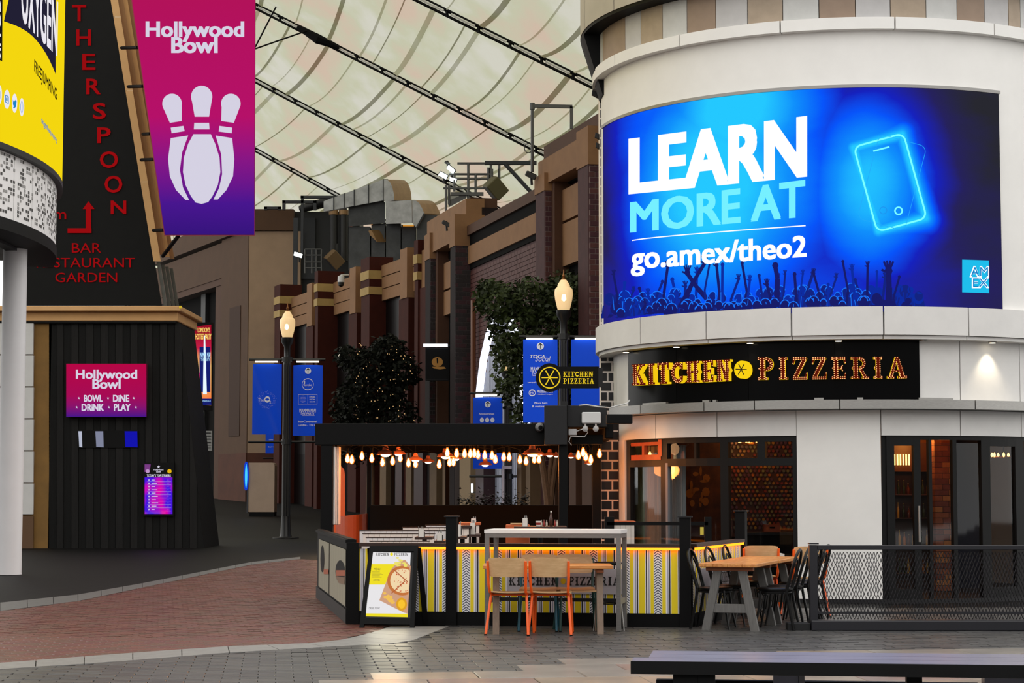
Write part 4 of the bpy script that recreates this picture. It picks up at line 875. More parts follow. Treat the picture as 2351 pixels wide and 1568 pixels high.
t = thing('a_frame_board', 'rust orange folding board standing in the dark street', 'sign', (X(958, 40), 39.6, 0)); a, b = P(953, 1160, 39.8), P(961, 1205, 39.4)
obj('board', MB().hexa([V((a.x, 39.3, 0)), V((b.x + .03, 39.3, 0)), V((b.x + .03, 39.36, 0)), V((a.x, 39.36, 0)), V((a.x - .02, 39.7, a.z)), V((b.x - .02, 39.7, a.z)), V((b.x - .02, 39.76, a.z)), V((a.x - .02, 39.76, a.z))]), mat('rust_board', (186, 70, 28), .55), t)
obj('rear_leg', bx(a.x, b.x, 40.0, 40.04, 0, a.z - .05), M_black, t)
# ---------------------------------------------------------------- chairs and tables in front
def tubes(par, nm, pts, r, m, n=8): return obj(nm, MB().tube(pts, r, n), m, par, smooth=True)
M_leg = mat('orange_tube', (250, 96, 18), .35, 0, .06, 5); M_teal = mat('teal_tube', (24, 92, 112), .4); M_dteal = mat('dark_green_tube', (20, 62, 56), .4)
def school_chair(lb, m):        # faces +Y, base centre at the origin
    t = thing('school_chair', lb, 'chair', (0, 0, 0), 'school chairs with plywood seats')
    mb = MB(); n = 10
    for k in range(n + 1):      # curved plywood seat
        v = k / n; y = -.19 + .38 * v; z = .435 + .012 * math.cos(v * 6) - (.02 * max(0, v - .8) * 5)
        w = .19 + .015 * math.sin(v * 3)
        for z_ in (z, z + .014):
            for u in range(5): mb.v.append(V((-w + 2 * w * u / 4, y, z_ - .008 * (1 - ((u - 2) / 2) ** 2))))
    for k in range(n):
        for l in range(2):
            for u in range(4): q = k * 10 + l * 5 + u; mb.f.append((q, q + 1, q + 11, q + 10) if l else (q, q + 10, q + 11, q + 1))
        q = k * 10; mb.f += [(q, q + 5, q + 15, q + 10), (q + 4, q + 14, q + 19, q + 9)]
    mb.f += [(0, 1, 6, 5), (1, 2, 7, 6), (2, 3, 8, 7), (3, 4, 9, 8)] + [(10 * n + u, 10 * n + 5 + u, 10 * n + 6 + u, 10 * n + 1 + u) for u in range(4)]
    obj('seat', mb, M_oak, t, smooth=True)
    mb = MB(); nu, nv = 12, 5
    def bp(u, v, d):            # curved backrest, rounded corners
        w = .2 * (1 - .04 * (2 * v - 1) ** 4); x = w * (2 * u - 1); return V((x, -.215 - .05 * (1 - (2 * u - 1) ** 2) + d - .04 * v, .605 + .2 * v - .012 * (2 * u - 1) ** 6 * (1 if v > .5 else -1)))
    for d in (0, .012):
        for i in range(nu + 1):
            for j in range(nv + 1): mb.v.append(bp(i / nu, j / nv, d))
    K = (nu + 1) * (nv + 1)
    for i in range(nu):
        for j in range(nv): q = i * (nv + 1) + j; mb.f += [(q, q + 1, q + nv + 2, q + nv + 1), (K + q, K + q + nv + 1, K + q + nv + 2, K + q + 1)]
    for i in range(nu):
        for j in (0, nv): q = i * (nv + 1) + j; mb.f.append((q, q + nv + 1, K + q + nv + 1, K + q) if j == 0 else (q, K + q, K + q + nv + 1, q + nv + 1))
    for j in range(nv):
        for i in (0, nu): q = i * (nv + 1) + j; mb.f.append((q, K + q, K + q + 1, q + 1) if i == 0 else (q, q + 1, K + q + 1, K + q))
    obj('backrest', mb, M_oak, t, smooth=True)
    for s in (-1, 1):
        up = [(s * .2, -.25, .77), (s * .2, -.235, .62), (s * .195, -.22, .52), (s * .19, -.19, .45), (s * .186, -.13, .425), (s * .183, .1, .422), (s * .185, .16, .41)]
        tubes(t, 'back_frame', up, .0145, m); tubes(t, 'leg', [(s * .186, -.12, .42), (s * .19, -.14, .39), (s * .225, -.235, .0)], .0145, m)
        tubes(t, 'leg', [(s * .185, .13, .418), (s * .186, .165, .39), (s * .2, .21, 0)], .0145, m)
        for y in (-.235, .21): obj('foot_cap', MB().lathe([(.015, 0), (.015, .02)], (s * (.225 if y < 0 else .2), y, 0), 8), M_black, t)
    tubes(t, 'cross_bar', [(-.185, -.1, .415), (.185, -.1, .415)], .009, m)
    return t
ch = school_chair('plywood school chair with orange tube legs, left one in front of wooden table', M_leg); YC = 21.62
ch.location = (X(1174, YC), YC, 0); ch.rotation_euler = (0, 0, -.2); ch.scale = (1.05, 1.05, 1.05)
c2 = dup(ch, (X(1266, YC), YC - .02, 0), -.12, sc=1.05, label= 'plywood school chair with orange tube legs, right one in front of wooden table')
ct_ = dup(ch, (X(1236, 22.1), 22.14, 0), math.pi - .05, sc=1.05, label='plywood school chair with teal legs facing the left orange chair'); recolor(ct_, M_leg, M_teal)
ct2 = dup(ch, (X(1324, 22.1), 22.14, 0), math.pi + .08, sc=1.05, label='plywood school chair with dark green legs facing the right orange chair'); recolor(ct2, M_leg, M_dteal)
for px, Y, rz, lb in ((1740, 25.0, .0, 'plywood school chair with orange legs behind the right wooden tables'), (1236, 23.6, .3, 'plywood chair glimpsed behind the barrier, left of the two under tall table'), (1318, 23.7, -.2, 'plywood chair glimpsed behind the barrier, right of the two under tall table'), (1462, 23.9, 0, 'plywood chair behind the light strip, right of the tall white table'), (1530, 23.9, 0, 'plywood chair behind the light strip, next to tall black post'), (1672, 26.0, 0, 'plywood chair behind the barrier return'), (1842, 24.7, .2, 'plywood chair with orange legs by the white wall panel')):
    dup(ch, (X(px, Y), Y, 0), rz, lb, sc=1.09 if Y > 23 else 1)
# trestle table of wood
M_top = mat('honey_wood', (206, 124, 62), .35, 0, .22, 4, alt=(224, 160, 92), stretch=(1, 9, 9)); M_tr = mat('grey_timber', (104, 102, 100), .65, 0, .15, 8, .2, stretch=(6, 6, 1)); M_trb = mat('brown_timber', (128, 108, 92), .65, 0, .15, 8, .2, stretch=(6, 6, 1))
def trestle(lb, loc, rz, L, D, mleg, kin=.0):   # length along local x
    t = thing('trestle_table', lb, 'table', (0, 0, 0))
    w = D / 4
    for k in range(4): obj('top_plank', bx(-L / 2, L / 2, -D / 2 + k * w + .001, -D / 2 + (k + 1) * w - .001, .715, .755, .006), M_top, t)
    for x in (-L / 2 + .14, L / 2 - .14):
        obj('batten', bx(x - .04, x + .04, -D / 2 + .06, D / 2 - .06, .67, .715, .006), mat('batten_wood', (150, 84, 44), .5, 0, .15, 6), t)
        for s in (-1, 1):
            y0, y1 = s * (D / 2 - .19), s * (D / 2 - .05)
            mb = MB().hexa([V((x - .035, y1 - .045, 0)), V((x + .035, y1 - .045, 0)), V((x + .035, y1 + .045, 0)), V((x - .035, y1 + .045, 0)), V((x - .035, y0 - .045, .67)), V((x + .035, y0 - .045, .67)), V((x + .035, y0 + .045, .67)), V((x - .035, y0 + .045, .67))]); obj('leg', mb, mleg, t)
        obj('stretcher', bx(x - .025, x + .025, -D / 2 + .1, D / 2 - .1, .2, .3, .006), mleg, t)
    t.location = loc; t.rotation_euler = (0, 0, rz); return t
trestle('honey wood trestle table between the orange and teal chairs', (X(1257, 21.85), 21.86, 0), .0, 1.42, .66, M_trb)
ax = math.atan2(.34, 1.0)
trestle('honey wood trestle table with grey legs beside the mesh screen', (X(1696, 22.6), 22.62, 0), math.pi / 2 - ax, 1.25, .66, M_tr)
trestle('second honey wood table standing behind the grey legged one', (3.03, 23.84, 0), math.pi / 2 - ax, 1.25, .66, M_tr)
t = thing('side_table', 'small white topped table behind the right wooden tables', 'table', (X(1772, 25), 25.4, 0)); obj('tabletop', bx(X(1742, 25), X(1802, 25), 25.1, 25.7, .73, .76), mat('white_top', (205, 202, 198), .4), t); obj('pillar', bx(X(1768, 25), X(1774, 25), 25.38, 25.42, 0, .73), M_black, t); obj('foot', bx(X(1755, 25), X(1788, 25), 25.2, 25.6, 0, .02), M_black, t)
# tall steel and marble table
M_marb = mat('white_marble', (232, 231, 230), .35, 0, .04, 4); pf = Fr((X(1113, 22.25), 22.25), (X(1424, 21.98), 21.98))
M_steel0 = M_steel; M_steel = mat('table_steel', (128, 125, 123), .4, .4, .1, 20, stretch=(1, 1, 8))
pt = thing('poseur_table', 'tall steel table with white marble top over the trestle table', 'table', pf.p(.77, -.25, 0)); Lp = pf.len; zt0 = 1.135
def depthbox(a0, a1, n0, n1, z0, z1): return pf.box(MB(), a0, a1, -n1, -n0, z0, z1)
obj('table_top', depthbox(-.005, Lp + .005, -.005, .6, zt0 - .045, zt0 - .005), M_marb, pt); obj('apron_front', depthbox(0, Lp, 0, .035, zt0 - .095, zt0 - .045), M_steel, pt)
obj('apron_side', depthbox(0, .035, .035, .56, zt0 - .095, zt0 - .045), M_steel, pt); obj('apron_side', depthbox(Lp - .035, Lp, .035, .56, zt0 - .095, zt0 - .045), M_steel, pt); obj('apron_back', depthbox(0, Lp, .56, .595, zt0 - .095, zt0 - .045), M_steel, pt)
for a in (0, Lp - .05):
    for n in (0, .545): obj('leg', depthbox(a, a + .05, n, n + .05, 0.01, zt0 - .095), M_steel, pt); obj('levelling_foot', depthbox(a + .01, a + .04, n + .01, n + .04, 0, .012), M_black, pt)
    obj('side_stretcher', depthbox(a + .008, a + .042, .05, .545, .3, .36), M_steel, pt)
obj('foot_rail', depthbox(.05, Lp - .05, .55, .58, .3, .34), M_dark, pt)
M_steel = M_steel0
# black stool with thin legs under the tall table
t = thing('bar_stool', 'thin legged black stool pushed under the tall white table', 'stool', (X(1395, 22.3), 22.3, 0)); c = V((X(1395, 22.3), 22.3, 0))
obj('seat', MB().lathe([(.15, .735), (.16, .75), (.15, .765)], c, 18), M_black, t)
for sx, sy in ((-1, -1), (1, -1), (1, 1), (-1, 1)): tubes(t, 'leg', [c + V((sx * .1, sy * .1, .74)), c + V((sx * .17, sy * .17, 0))], .009, M_steel if sy < 0 else M_black)
tubes(t, 'foot_ring', [c + V((.15 * math.cos(k * .785), .15 * math.sin(k * .785), .3)) for k in range(8)], .007, M_black)
# bentwood chairs
M_bent = mat('black_lacquer', (10, 10, 11), .35, spec=.3)
def bentwood(lb):               # faces +Y
    t = thing('bentwood_chair', lb, 'chair', (0, 0, 0), 'black bentwood chairs'); R = .0165
    obj('seat', MB().lathe([(.17, .44), (.2, .45), (.205, .465), (.19, .475), (.05, .468)], (0, 0, 0), 24), M_bent, t, smooth=True)
    obj('seat_ring', MB().tube([V((.185 * math.cos(k * math.pi / 12), .185 * math.sin(k * math.pi / 12), .425)) for k in range(24)], .012, 6, True), M_bent, t, smooth=True)
    def hoop(w, h, y0, lean, z0=.0):
        o = []
        for k in range(17):
            a = math.pi * k / 16; x = -w * math.cos(a); z = h - .17 + .17 * math.sin(a) if 0 < k < 16 else h - .17; o.append(V((x, y0 - lean * (z - .45), z)))
        return o
    h = hoop(.185, .9, -.17, .28); tubes(t, 'back_hoop', [V((-.17, -.25, 0)), V((-.165, -.19, .3)), V((-.168, -.165, .45))] + h + [V((.168, -.165, .45)), V((.165, -.19, .3)), V((.17, -.25, 0))], R, M_bent)
    h = hoop(.115, .8, -.165, .28); tubes(t, 'inner_hoop', [V((-.1, -.165, .45))] + h + [V((.1, -.165, .45))], .011, M_bent)
    for s in (-1, 1):
        tubes(t, 'leg', [(s * .14, .13, .44), (s * .155, .155, .22), (s * .18, .2, 0)], [.015, .014, .011], M_bent)
        tubes(t, 'brace', [(s * .135, .13, .22), (s * .1, .1, .38), (s * .0, .17, .43)], .008, M_bent)
    return t
bw = bentwood('black bentwood chair at the left of the grey legged table, nearest'); bw.location = (X(1640, 22.5), 22.5, 0); bw.rotation_euler = (0, 0, -math.pi / 2 - ax + .0)
LBW = [(1678, 23.05, -1, 'black bentwood chair at left of the grey legged table, second'), (1716, 23.9, -1, 'black bentwood chair at the left of the second wooden table'),
       (1776, 22.35, 1, 'black bentwood chair at the right of the grey legged table, nearest'), (1800, 22.95, 1, 'black bentwood chair at the right of grey legged table, second'), (1826, 23.6, 1, 'black bentwood chair right of the second wooden table, before the white wall'), (1846, 24.2, 1, 'black bentwood chair farthest back, half behind the mesh screen post')]
for px, Y, s, lb in LBW: dup(bw, (X(px, Y), Y, 0), (-math.pi / 2 - ax if s < 0 else math.pi / 2 - ax) + random.uniform(-.06, .06), lb)
# ---------------------------------------------------------------- mesh screen
ms = thing('mesh_screen', 'long black framed screen of expanded metal mesh before the doors', 'barrier', (X(2100, 22.2), 22.2, 0)); Ym = 22.2
zt_, zb_ = Z(1252, Ym), Z(1422, Ym); M_mf = mat('screen_frame', (34, 34, 40), .35, 0)
x0, x1 = X(1857, Ym), X(2470, Ym)
obj('post', bx(x0, X(1875, Ym), Ym, Ym + .09, .09, zt_, .004), M_mf, ms); obj('post_cap', bx(X(1856, Ym), X(1878, Ym), Ym - .01, Ym + .1, zt_ + .012, zt_ + .025), M_mf, ms)
obj('top_rail', bx(X(1875, Ym), x1, Ym, Ym + .07, Z(1262, Ym), zt_, .004), M_mf, ms); obj('low_rail', bx(X(1875, Ym), x1, Ym + .02, Ym + .05, zb_ + .06, zb_ + .085), M_mf, ms); obj('post', bx(x1 - .08, x1, Ym, Ym + .08, 0, zt_), M_mf, ms)
obj('base_beam', bx(x0, x1, Ym - .1, Ym + .16, .005, Z(1425, Ym - .1), .008), M_mf, ms); obj('base_foot', bx(X(1804, Ym), X(1856, Ym), Ym - .06, Ym + .14, .0, Z(1430, Ym), .008), M_dark, ms)
mb = MB(); cw, chh = .019, .094; xx0, xx1 = X(1876, Ym), x1 - .08; nr = int((Z(1263, Ym) - zb_) / (chh / 2)); x = xx0; k = 0
while x < xx1:
    pts = []
    for j in range(nr + 1): z = zb_ + j * chh / 2; pts.append((x + (cw * .42 if (j // 1 + k) % 2 else -cw * .42) * (1 if True else 0) + random.uniform(-.003, .003), z))
    for (xa_, za_), (xb_, zb2) in zip(pts, pts[1:]):
        w = .0032; mb.add([V((xa_ - w, Ym + .03, za_)), V((xa_ + w, Ym + .022, za_)), V((xa_ + w, Ym + .045, za_)), V((xb_ - w, Ym + .03, zb2)), V((xb_ + w, Ym + .022, zb2)), V((xb_ + w, Ym + .045, zb2))], [(0, 1, 4, 3), (1, 2, 5, 4), (2, 0, 3, 5)])
    x += cw; k += 1
obj('metal_mesh', mb, mat('mesh_metal', (70, 68, 72), .35, .6), ms, kind='stuff', recalc=False)
# ---------------------------------------------------------------- A-board
ab = thing('menu_board', 'black folding menu board with a lit pizza poster by the barrier corner', 'sign', (X(888, 22.6), 22.6, 0))
TLp, TRp, BRp, BLp = P(849, 1254, 22.95), P(960, 1253, 22.9), P(951, 1441, 22.52), P(825, 1437, 22.6)
BRp.z = BLp.z = 0.0
def abp(u, v, d=0): n = (BRp - BLp).cross(TLp - BLp).normalized(); return (BLp.lerp(BRp, u)).lerp(TLp.lerp(TRp, u), v) + n * d
def aslab(u0, u1, v0, v1, d0, d1): return MB().hexa([abp(u, v, d) for d in (d0, d1) for u, v in ((u0, v0), (u1, v0), (u1, v1), (u0, v1))])
nrm = (BRp - BLp).cross(TLp - BLp).normalized()
for nm, a in (('side_frame', (0, .08, 0, 1)), ('side_frame', (.92, 1, 0, 1)), ('top_frame', (.08, .92, .93, 1)), ('bottom_frame', (.08, .92, .045, .12))): obj(nm, aslab(*a, -.035, .01), M_black, ab)
obj('inner_rim', aslab(.08, .92, .12, .93, -.03, -.012), M_dark, ab)
pl0 = (BLp + BRp + TLp) / 3
def on_ab(px, py, off=0):
    d = ray(px, py); q = BLp + nrm * (-.012 + off); t = (q - EYE).dot(nrm) / d.dot(nrm); return EYE + d * t
def pr(nm, mb, c, k=1.0): return obj(nm, mb, em('poster_%s_%d%d%d' % (nm, *c), c, k), ab, recalc=False)
pr('poster', shape(MB(), [(851, 1268), (943, 1269), (936, 1417), (840, 1415)], on_ab, .001), (232, 230, 232))
pr('poster_block', shape(MB(), [(849, 1295), (908, 1295), (893, 1322), (884, 1342), (846, 1342)], on_ab, .002), (240, 222, 40)); pr('poster_block', shape(MB(), [(840.5, 1408), (936.3, 1409), (936, 1417), (840, 1415)], on_ab, .002), (240, 222, 40))
pr('print_board', shape(MB(), [(912, 1290), (930, 1285), (943, 1300), (936, 1409), (926, 1406), (871, 1378), (886, 1338), (896, 1310)], on_ab, .003), (206, 158, 128))
pz = disc(924, 1333, 35, 34, 32); cl = lambda pl: [(min(x, 942 - (y - 1269) * .045), y) for x, y in pl]
pr('pizza_crust', shape(MB(), cl(pz), on_ab, .004), (196, 116, 62)); pr('pizza_cheese', shape(MB(), cl(disc(925, 1333, 29, 28, 28)), on_ab, .005), (240, 214, 170))
mb = MB(); line(mb, 902, 1306, 936, 1336, 2.2, on_ab, .007); line(mb, 930, 1334, 899, 1362, 2.2, on_ab, .007); pr('pizza_cut', mb, (178, 96, 60))
mb = MB(); random.seed(5)
for k in range(46):
    a, r = random.uniform(0, 6.3), random.uniform(2, 26); x, y = 925 + r * math.cos(a), 1333 + r * math.sin(a)
    if x < 937: shape(mb, disc(x, y, random.uniform(.9, 2.1), random.uniform(.8, 1.6), 6), on_ab, .006)
pr('topping', mb, (206, 92, 60))
pr('dip_bowl', shape(MB(), disc(922, 1387, 12.5, 15, 22), on_ab, .005), (222, 160, 40)); pr('dip_sauce', shape(MB(), disc(922, 1387, 8, 10, 18), on_ab, .006), (250, 196, 50))
mb = MB()
for k in range(16): x, y = random.uniform(880, 904), 0; y = 1362 + (x - 880) * .9 + random.uniform(-8, 8); shape(mb, disc(x, y, 4, 3, 7, random.uniform(0, 3)), on_ab, .005 + .0001 * k)
pr('bread_slice', mb, (240, 190, 90))
mb = MB()
for k in range(12): x, y = random.uniform(908, 932), random.uniform(1280, 1300); shape(mb, disc(x, y, 4.5, 2.2, 7, random.uniform(0, 3)), on_ab, .0035 + .0001 * k)
pr('leaf_print', mb, (236, 224, 110))
slabtext('KITCHEN', [(863, 1269.5), (893, 1269.5), (893, 1276), (862, 1276)], on_ab, M_ink, ab, d=.003); slabtext('PIZZERIA', [(905, 1269.5), (936, 1269.5), (936, 1276), (905, 1276)], on_ab, M_ink, ab, d=.003)
pr('round_print', shape(MB(), disc(899, 1272.5, 3.6, 3.8, 14), on_ab, .004), (240, 222, 40))
mb = MB()
for s, q in (('MENU', [(859, 1304), (873, 1304), (872.6, 1309), (858.6, 1309)]), ('EATING', [(858, 1329), (872, 1329), (871.5, 1334), (857.5, 1334)]), ('ORDER NOW!', [(847, 1394), (872, 1394), (871.6, 1398.5), (846.6, 1398.5)])): text(mb, s, q, on_ab, .006, .0)
for k in range(5): line(mb, 854, 1313 + k * 3, 872 + (k % 3) * 4, 1313 + k * 3, .7, on_ab, .006)
obj('lettering', mb, M_ink, ab, recalc=False)
hl = TLp + V((0, .02, -.02)), TRp + V((0, .02, -.02)); bl_, br_ = V((BLp.x + .1, BLp.y + .75, 0)), V((X(979, 23.05), 23.05, 0))
for a, b in zip(hl, (bl_, br_)): obj('rear_leg', MB().hexa([b + V((-.03, -.02, 0)), b + V((.03, -.02, 0)), b + V((.03, .02, 0)), b + V((-.03, .02, 0)), a + V((-.03, -.02, 0)), a + V((.03, -.02, 0)), a + V((.03, .02, 0)), a + V((-.03, .02, 0))]), M_black, ab)
l = bpy.data.lights.new('menu_board_glow', 'AREA'); l.shape = 'RECTANGLE'; l.size = .45; l.size_y = .7; l.energy = 3; l.color = (1, .93, .7)
lo = bpy.data.objects.new('menu_board_glow', l); COL.objects.link(lo); c = abp(.5, .52, .03); lo.location = c; lo.rotation_euler = (-nrm).to_track_quat('Z', 'Y').to_euler() if False else (nrm * -1).to_track_quat('Z', 'Y').to_euler()
# ---------------------------------------------------------------- picnic table in front
M_slat = mat('painted_slat', (112, 108, 128), .3, 0, .12, 4, .1); M_slk = mat('slat_shaded_dark', (18, 18, 19), .6, 0, .15, 5, spec=.2)  # dark copy carries the front edge's shade in its colour; legs share it
A, B = P(1450, 1516, 9.6), P(2351, 1530, 9.37); A.z = B.z = 0; tf = Fr(A, B); zt = Z(1517, 9.6)
pk = thing('picnic_table', 'dark painted slatted picnic table with chunky edge', 'table', tf.p(1.3, -.4, 0)); Lk = 3.3
ws = [0, .2, .41, .62]
for k in range(3): obj('top_slat', MB().box(0, 0, 0, 0, 0, 0) if False else tf.box(MB(), k * .0 + (.06 if k else 0) * 1.2, Lk, -ws[k + 1] + .008, -ws[k], zt - .055, zt), M_slat, pk)
obj('front_edge', tf.box(MB(), -.004, Lk, 0, .012, zt - .062, zt - .001), M_slk, pk)
for px0, px1 in ((1543, 1602), (1600, 1641)):
    a0, a1 = tf.s(px0, -.05), tf.s(px1, -.05); obj('leg', tf.box(MB(), a0, a1 - .005, -.09, -.03, 0, zt - .06), M_slk, pk)
a0, a1 = tf.s(2074, -.2), tf.s(2109, -.2); obj('leg', tf.box(MB(), a0, a1, -.26, -.16, 0, zt - .06), M_slk, pk)
a0, a1 = tf.s(1640, -.4), tf.s(2240, -.4); obj('under_beam', tf.box(MB(), a0 - .3, a1, -.48, -.42, zt - .2, zt - .13), M_slk, pk)
for px0, px1 in ((1771, 1828), (2251, 2351)):
    a0, a1 = tf.s(px0, -.25), tf.s(px1, -.25); obj('bracket_block', tf.box(MB(), a0, a1, -.36, -.22, zt - .24, zt - .085), M_slat, pk); obj('leg', tf.box(MB(), a1 + .002, a1 + .03, -.4, -.2, 0, zt - .06), mat('leg_grey', (120, 116, 120), .4), pk)
# ---------------------------------------------------------------- things on the tables inside
M_pap = mat('paper_white', (226, 220, 212), .6); M_ket = mat('red_plastic', (150, 40, 34), .4); M_hold = mat('dark_caddy', (48, 42, 40), .5)
def menu_stand(px, py, Y, lb, w=.04, h=.11, zb=None):
    c = P(px, py, Y); t = thing('menu_caddy', lb, 'menu', c, 'menu caddies on the terrace tables')
    obj('caddy', bx(c.x - w, c.x + w, Y - .03, Y + .05, c.z, c.z + h * .7, .004), M_hold, t); obj('menu_card', bx(c.x - w * .9, c.x + w * .7, Y - .045, Y - .035, c.z - .02, c.z + h), M_pap, t)
    for k in range(4): x = c.x - w * .6 + k * w * .4; obj('cutlery', MB().tube([V((x, Y, c.z + h * .5)), V((x + random.uniform(-.02, .02), Y, c.z + h * 1.3))], .005, 5), M_steel, t)
def small_table(px0, px1, py, Y, lb):
    z = Z(py, Y); a, b = X(px0, Y), X(px1, Y); t = thing('dining_table', lb, 'table', ((a + b) / 2, Y, 0), 'dining tables inside the terrace'); obj('tabletop', bx(a, b, Y - .3, Y + .3, z - .03, z), M_cap, t); obj('pedestal', MB().tube([V(((a + b) / 2, Y, 0)), V(((a + b) / 2, Y, z - .03))], .03, 8), M_black, t); obj('foot', bx((a + b) / 2 - .2, (a + b) / 2 + .2, Y - .2, Y + .2, 0, .02), M_black, t)
    return z
for k, (a, b, py, Y, mx) in enumerate(((955, 995, 1232, 24.5, 968), (1000, 1024, 1240, 25.3, 1010), (1052, 1072, 1231, 24.9, 1053), (1074, 1104, 1226, 25.9, 1086))):
    small_table(a, b, py, Y, 'dark table between booths, %s' % ['holding the leftmost white menu caddy', 'holding the caddy left of the barrier post', 'just right of the barrier post', 'below the orange booth top'][k])
    menu_stand(mx, py + (1 if k < 2 else -3), Y - .1, 'white menu caddy standing on %s' % ['the leftmost dark booth table', 'the table left of the barrier post', 'the table right of the barrier post', 'the table under the orange booth top'][k], h=.1 if k < 2 else .13)
z = small_table(1180, 1300, 1208, 25.6, 'long dark table of condiments behind the tall white table')
zt2 = z
menu_stand(1206, 1207, 25.4, 'cream menu caddy at the left end of condiment table', h=.1)
menu_stand(1088, 1204, 26.5, 'napkin holder on top of the orange booth end', h=.08)
def bottle(px, Y, r, h, m, lb, nm='sauce_bottle', cat='bottle'):
    c = V((X(px, Y), Y, zt2)); t = thing(nm, lb, cat, c, 'condiments on the long dark table'); obj('body', MB().lathe([(r * .9, 0), (r, .01), (r, h * .5), (r * .45, h * .75), (r * .4, h * .9)], c, 12), m, t, smooth=True); obj('cap', MB().lathe([(r * .45, h * .9), (r * .45, h)], c, 10), M_pap if h > .12 else M_steel, t)
bottle(1265, 25.5, .022, .2, mat('brown_bottle', (70, 34, 20), .2), 'tall brown sauce bottle with white cap among the condiments')
for k, px in enumerate((1243, 1249, 1255, 1274, 1279)): bottle(px, 25.45 + .03 * (k % 2), .013, .085, M_ket if k % 2 else mat('salt_glass', (190, 176, 160), .2), 'small %s shaker %s the tall brown bottle' % ('red' if k % 2 else 'clear', ['third left of', 'second left of', 'just left of', 'just right of', 'second right of'][k]), 'shaker', 'shaker')
c = P(1236, 1205, 25.45); c.z = zt2; t = thing('sauce_cup', 'white and red cup left of the shakers', 'cup', c); obj('cup_body', MB().lathe([(.03, 0), (.036, .07), (.03, .07), (.027, .01)], c, 12), M_pap, t); obj('cup_print', MB().lathe([(.0325, .02), (.0355, .05)], c, 12), M_ket, t)
# blade sign of the pizzeria
bs = thing('blade_sign', 'black projecting sign with a yellow ringed disc on the brick pillar', 'sign', P(1310, 866, 29.6)); sy = onY(29.6)
outl = disc(1262, 867, 32, 33, 40); mp_ = lambda u, v, d: sy(u, v, d)
obj('sign_plate', MB().prism(outl, mp_, -.08, 0), M_black, bs); obj('sign_arm_plate', MB().prism(rect(1280, 841.5, 1375, 891.5), mp_, -.08, -.002), M_black, bs)
M_sy = em('sign_yellow', (240, 204, 40), .95); mb = MB(); ring(mb, 1262, 867, 24.8, 25, 2.6, sy, .004, 40)
for a in (0, 60, 120): t = math.radians(a); line(mb, 1262 - 18.5 * math.cos(t), 867 - 18.5 * math.sin(t), 1262 + 18.5 * math.cos(t), 867 + 18.5 * math.sin(t), 2.6, sy, .004 + a * .00001)
obj('wheel_print', mb, M_sy, bs); slabtext('KITCHEN', rect(1293, 853, 1362, 865), sy, M_sy, bs, d=.004); slabtext('PIZZERIA', rect(1293, 868.5, 1364, 881), sy, M_sy, bs, d=.004)
obj('wall_bracket', MB().box(X(1374, 29.7), X(1384, 29.7), 29.6, 29.75, Z(889, 29.7), Z(845, 29.7)), M_dark, bs)
# ---------------------------------------------------------------- brick arcade on the right of the street
def pix(p):
    d = p - EYE; w = d.dot(FW); return 1175.5 + F * d.x / w, 784 - F * d.dot(UP) / w
f1 = Fr((2.44, 55), (2.44 - 26.6, 155), True); f2 = Fr((-3.5, 77), (-3.5 - 38.3, 177), True)
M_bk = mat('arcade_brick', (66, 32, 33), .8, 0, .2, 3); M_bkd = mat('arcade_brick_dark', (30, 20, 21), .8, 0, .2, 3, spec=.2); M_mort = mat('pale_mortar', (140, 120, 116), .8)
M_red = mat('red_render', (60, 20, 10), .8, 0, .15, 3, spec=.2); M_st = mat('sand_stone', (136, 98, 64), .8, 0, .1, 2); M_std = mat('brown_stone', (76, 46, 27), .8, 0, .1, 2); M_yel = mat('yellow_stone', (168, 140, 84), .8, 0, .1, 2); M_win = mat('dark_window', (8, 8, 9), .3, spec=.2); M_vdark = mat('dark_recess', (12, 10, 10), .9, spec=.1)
def zz(fr, px, py, n=0): return fr.hit(px, py, n)[1]
def fitpil(fr, pl, pm, pr):
    best = None
    for k in range(4, 60):
        n = k * .04; s0, s1 = fr.s(pm, n), fr.s(pl, n); e = abs(pix(fr.p(s0, 0, 3))[0] - pr)
        if best is None or e < best[0]: best = (e, n, s0, s1)
    return best[1:]
ar = thing('brick_arcade', 'brown brick arcade with sandstone caps running down the street, behind the trees', 'building', f1.p(10, 0, 0))
zA, zB, zC = zz(f1, 1265, 327), zz(f1, 1232, 438), zz(f1, 1058, 470)
PIL = {}
for nm, pl, pm, pr in (('a', 1330, 1355, 1379), ('b', 1232, 1253, 1270), ('c', 1034, 1045, 1081), ('d', 975, 987, 1001)): PIL[nm] = fitpil(f1, pl, pm, pr)
sa, sb, sc_, sd = [PIL[k] for k in 'abcd']
def w1(nm, s0, s1, n0, n1, z0, z1, m): return obj(nm, f1.box(MB(), s0, s1, n0, n1, z0, z1), m, ar)
send = sd[2] + 1.0
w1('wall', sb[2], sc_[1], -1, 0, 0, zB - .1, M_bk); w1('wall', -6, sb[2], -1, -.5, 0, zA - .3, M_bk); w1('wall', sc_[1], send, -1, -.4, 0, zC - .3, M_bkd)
CAPY = {'a': (286, 375), 'b': (395, 436), 'c': (491, 557), 'd': (534, 593)}
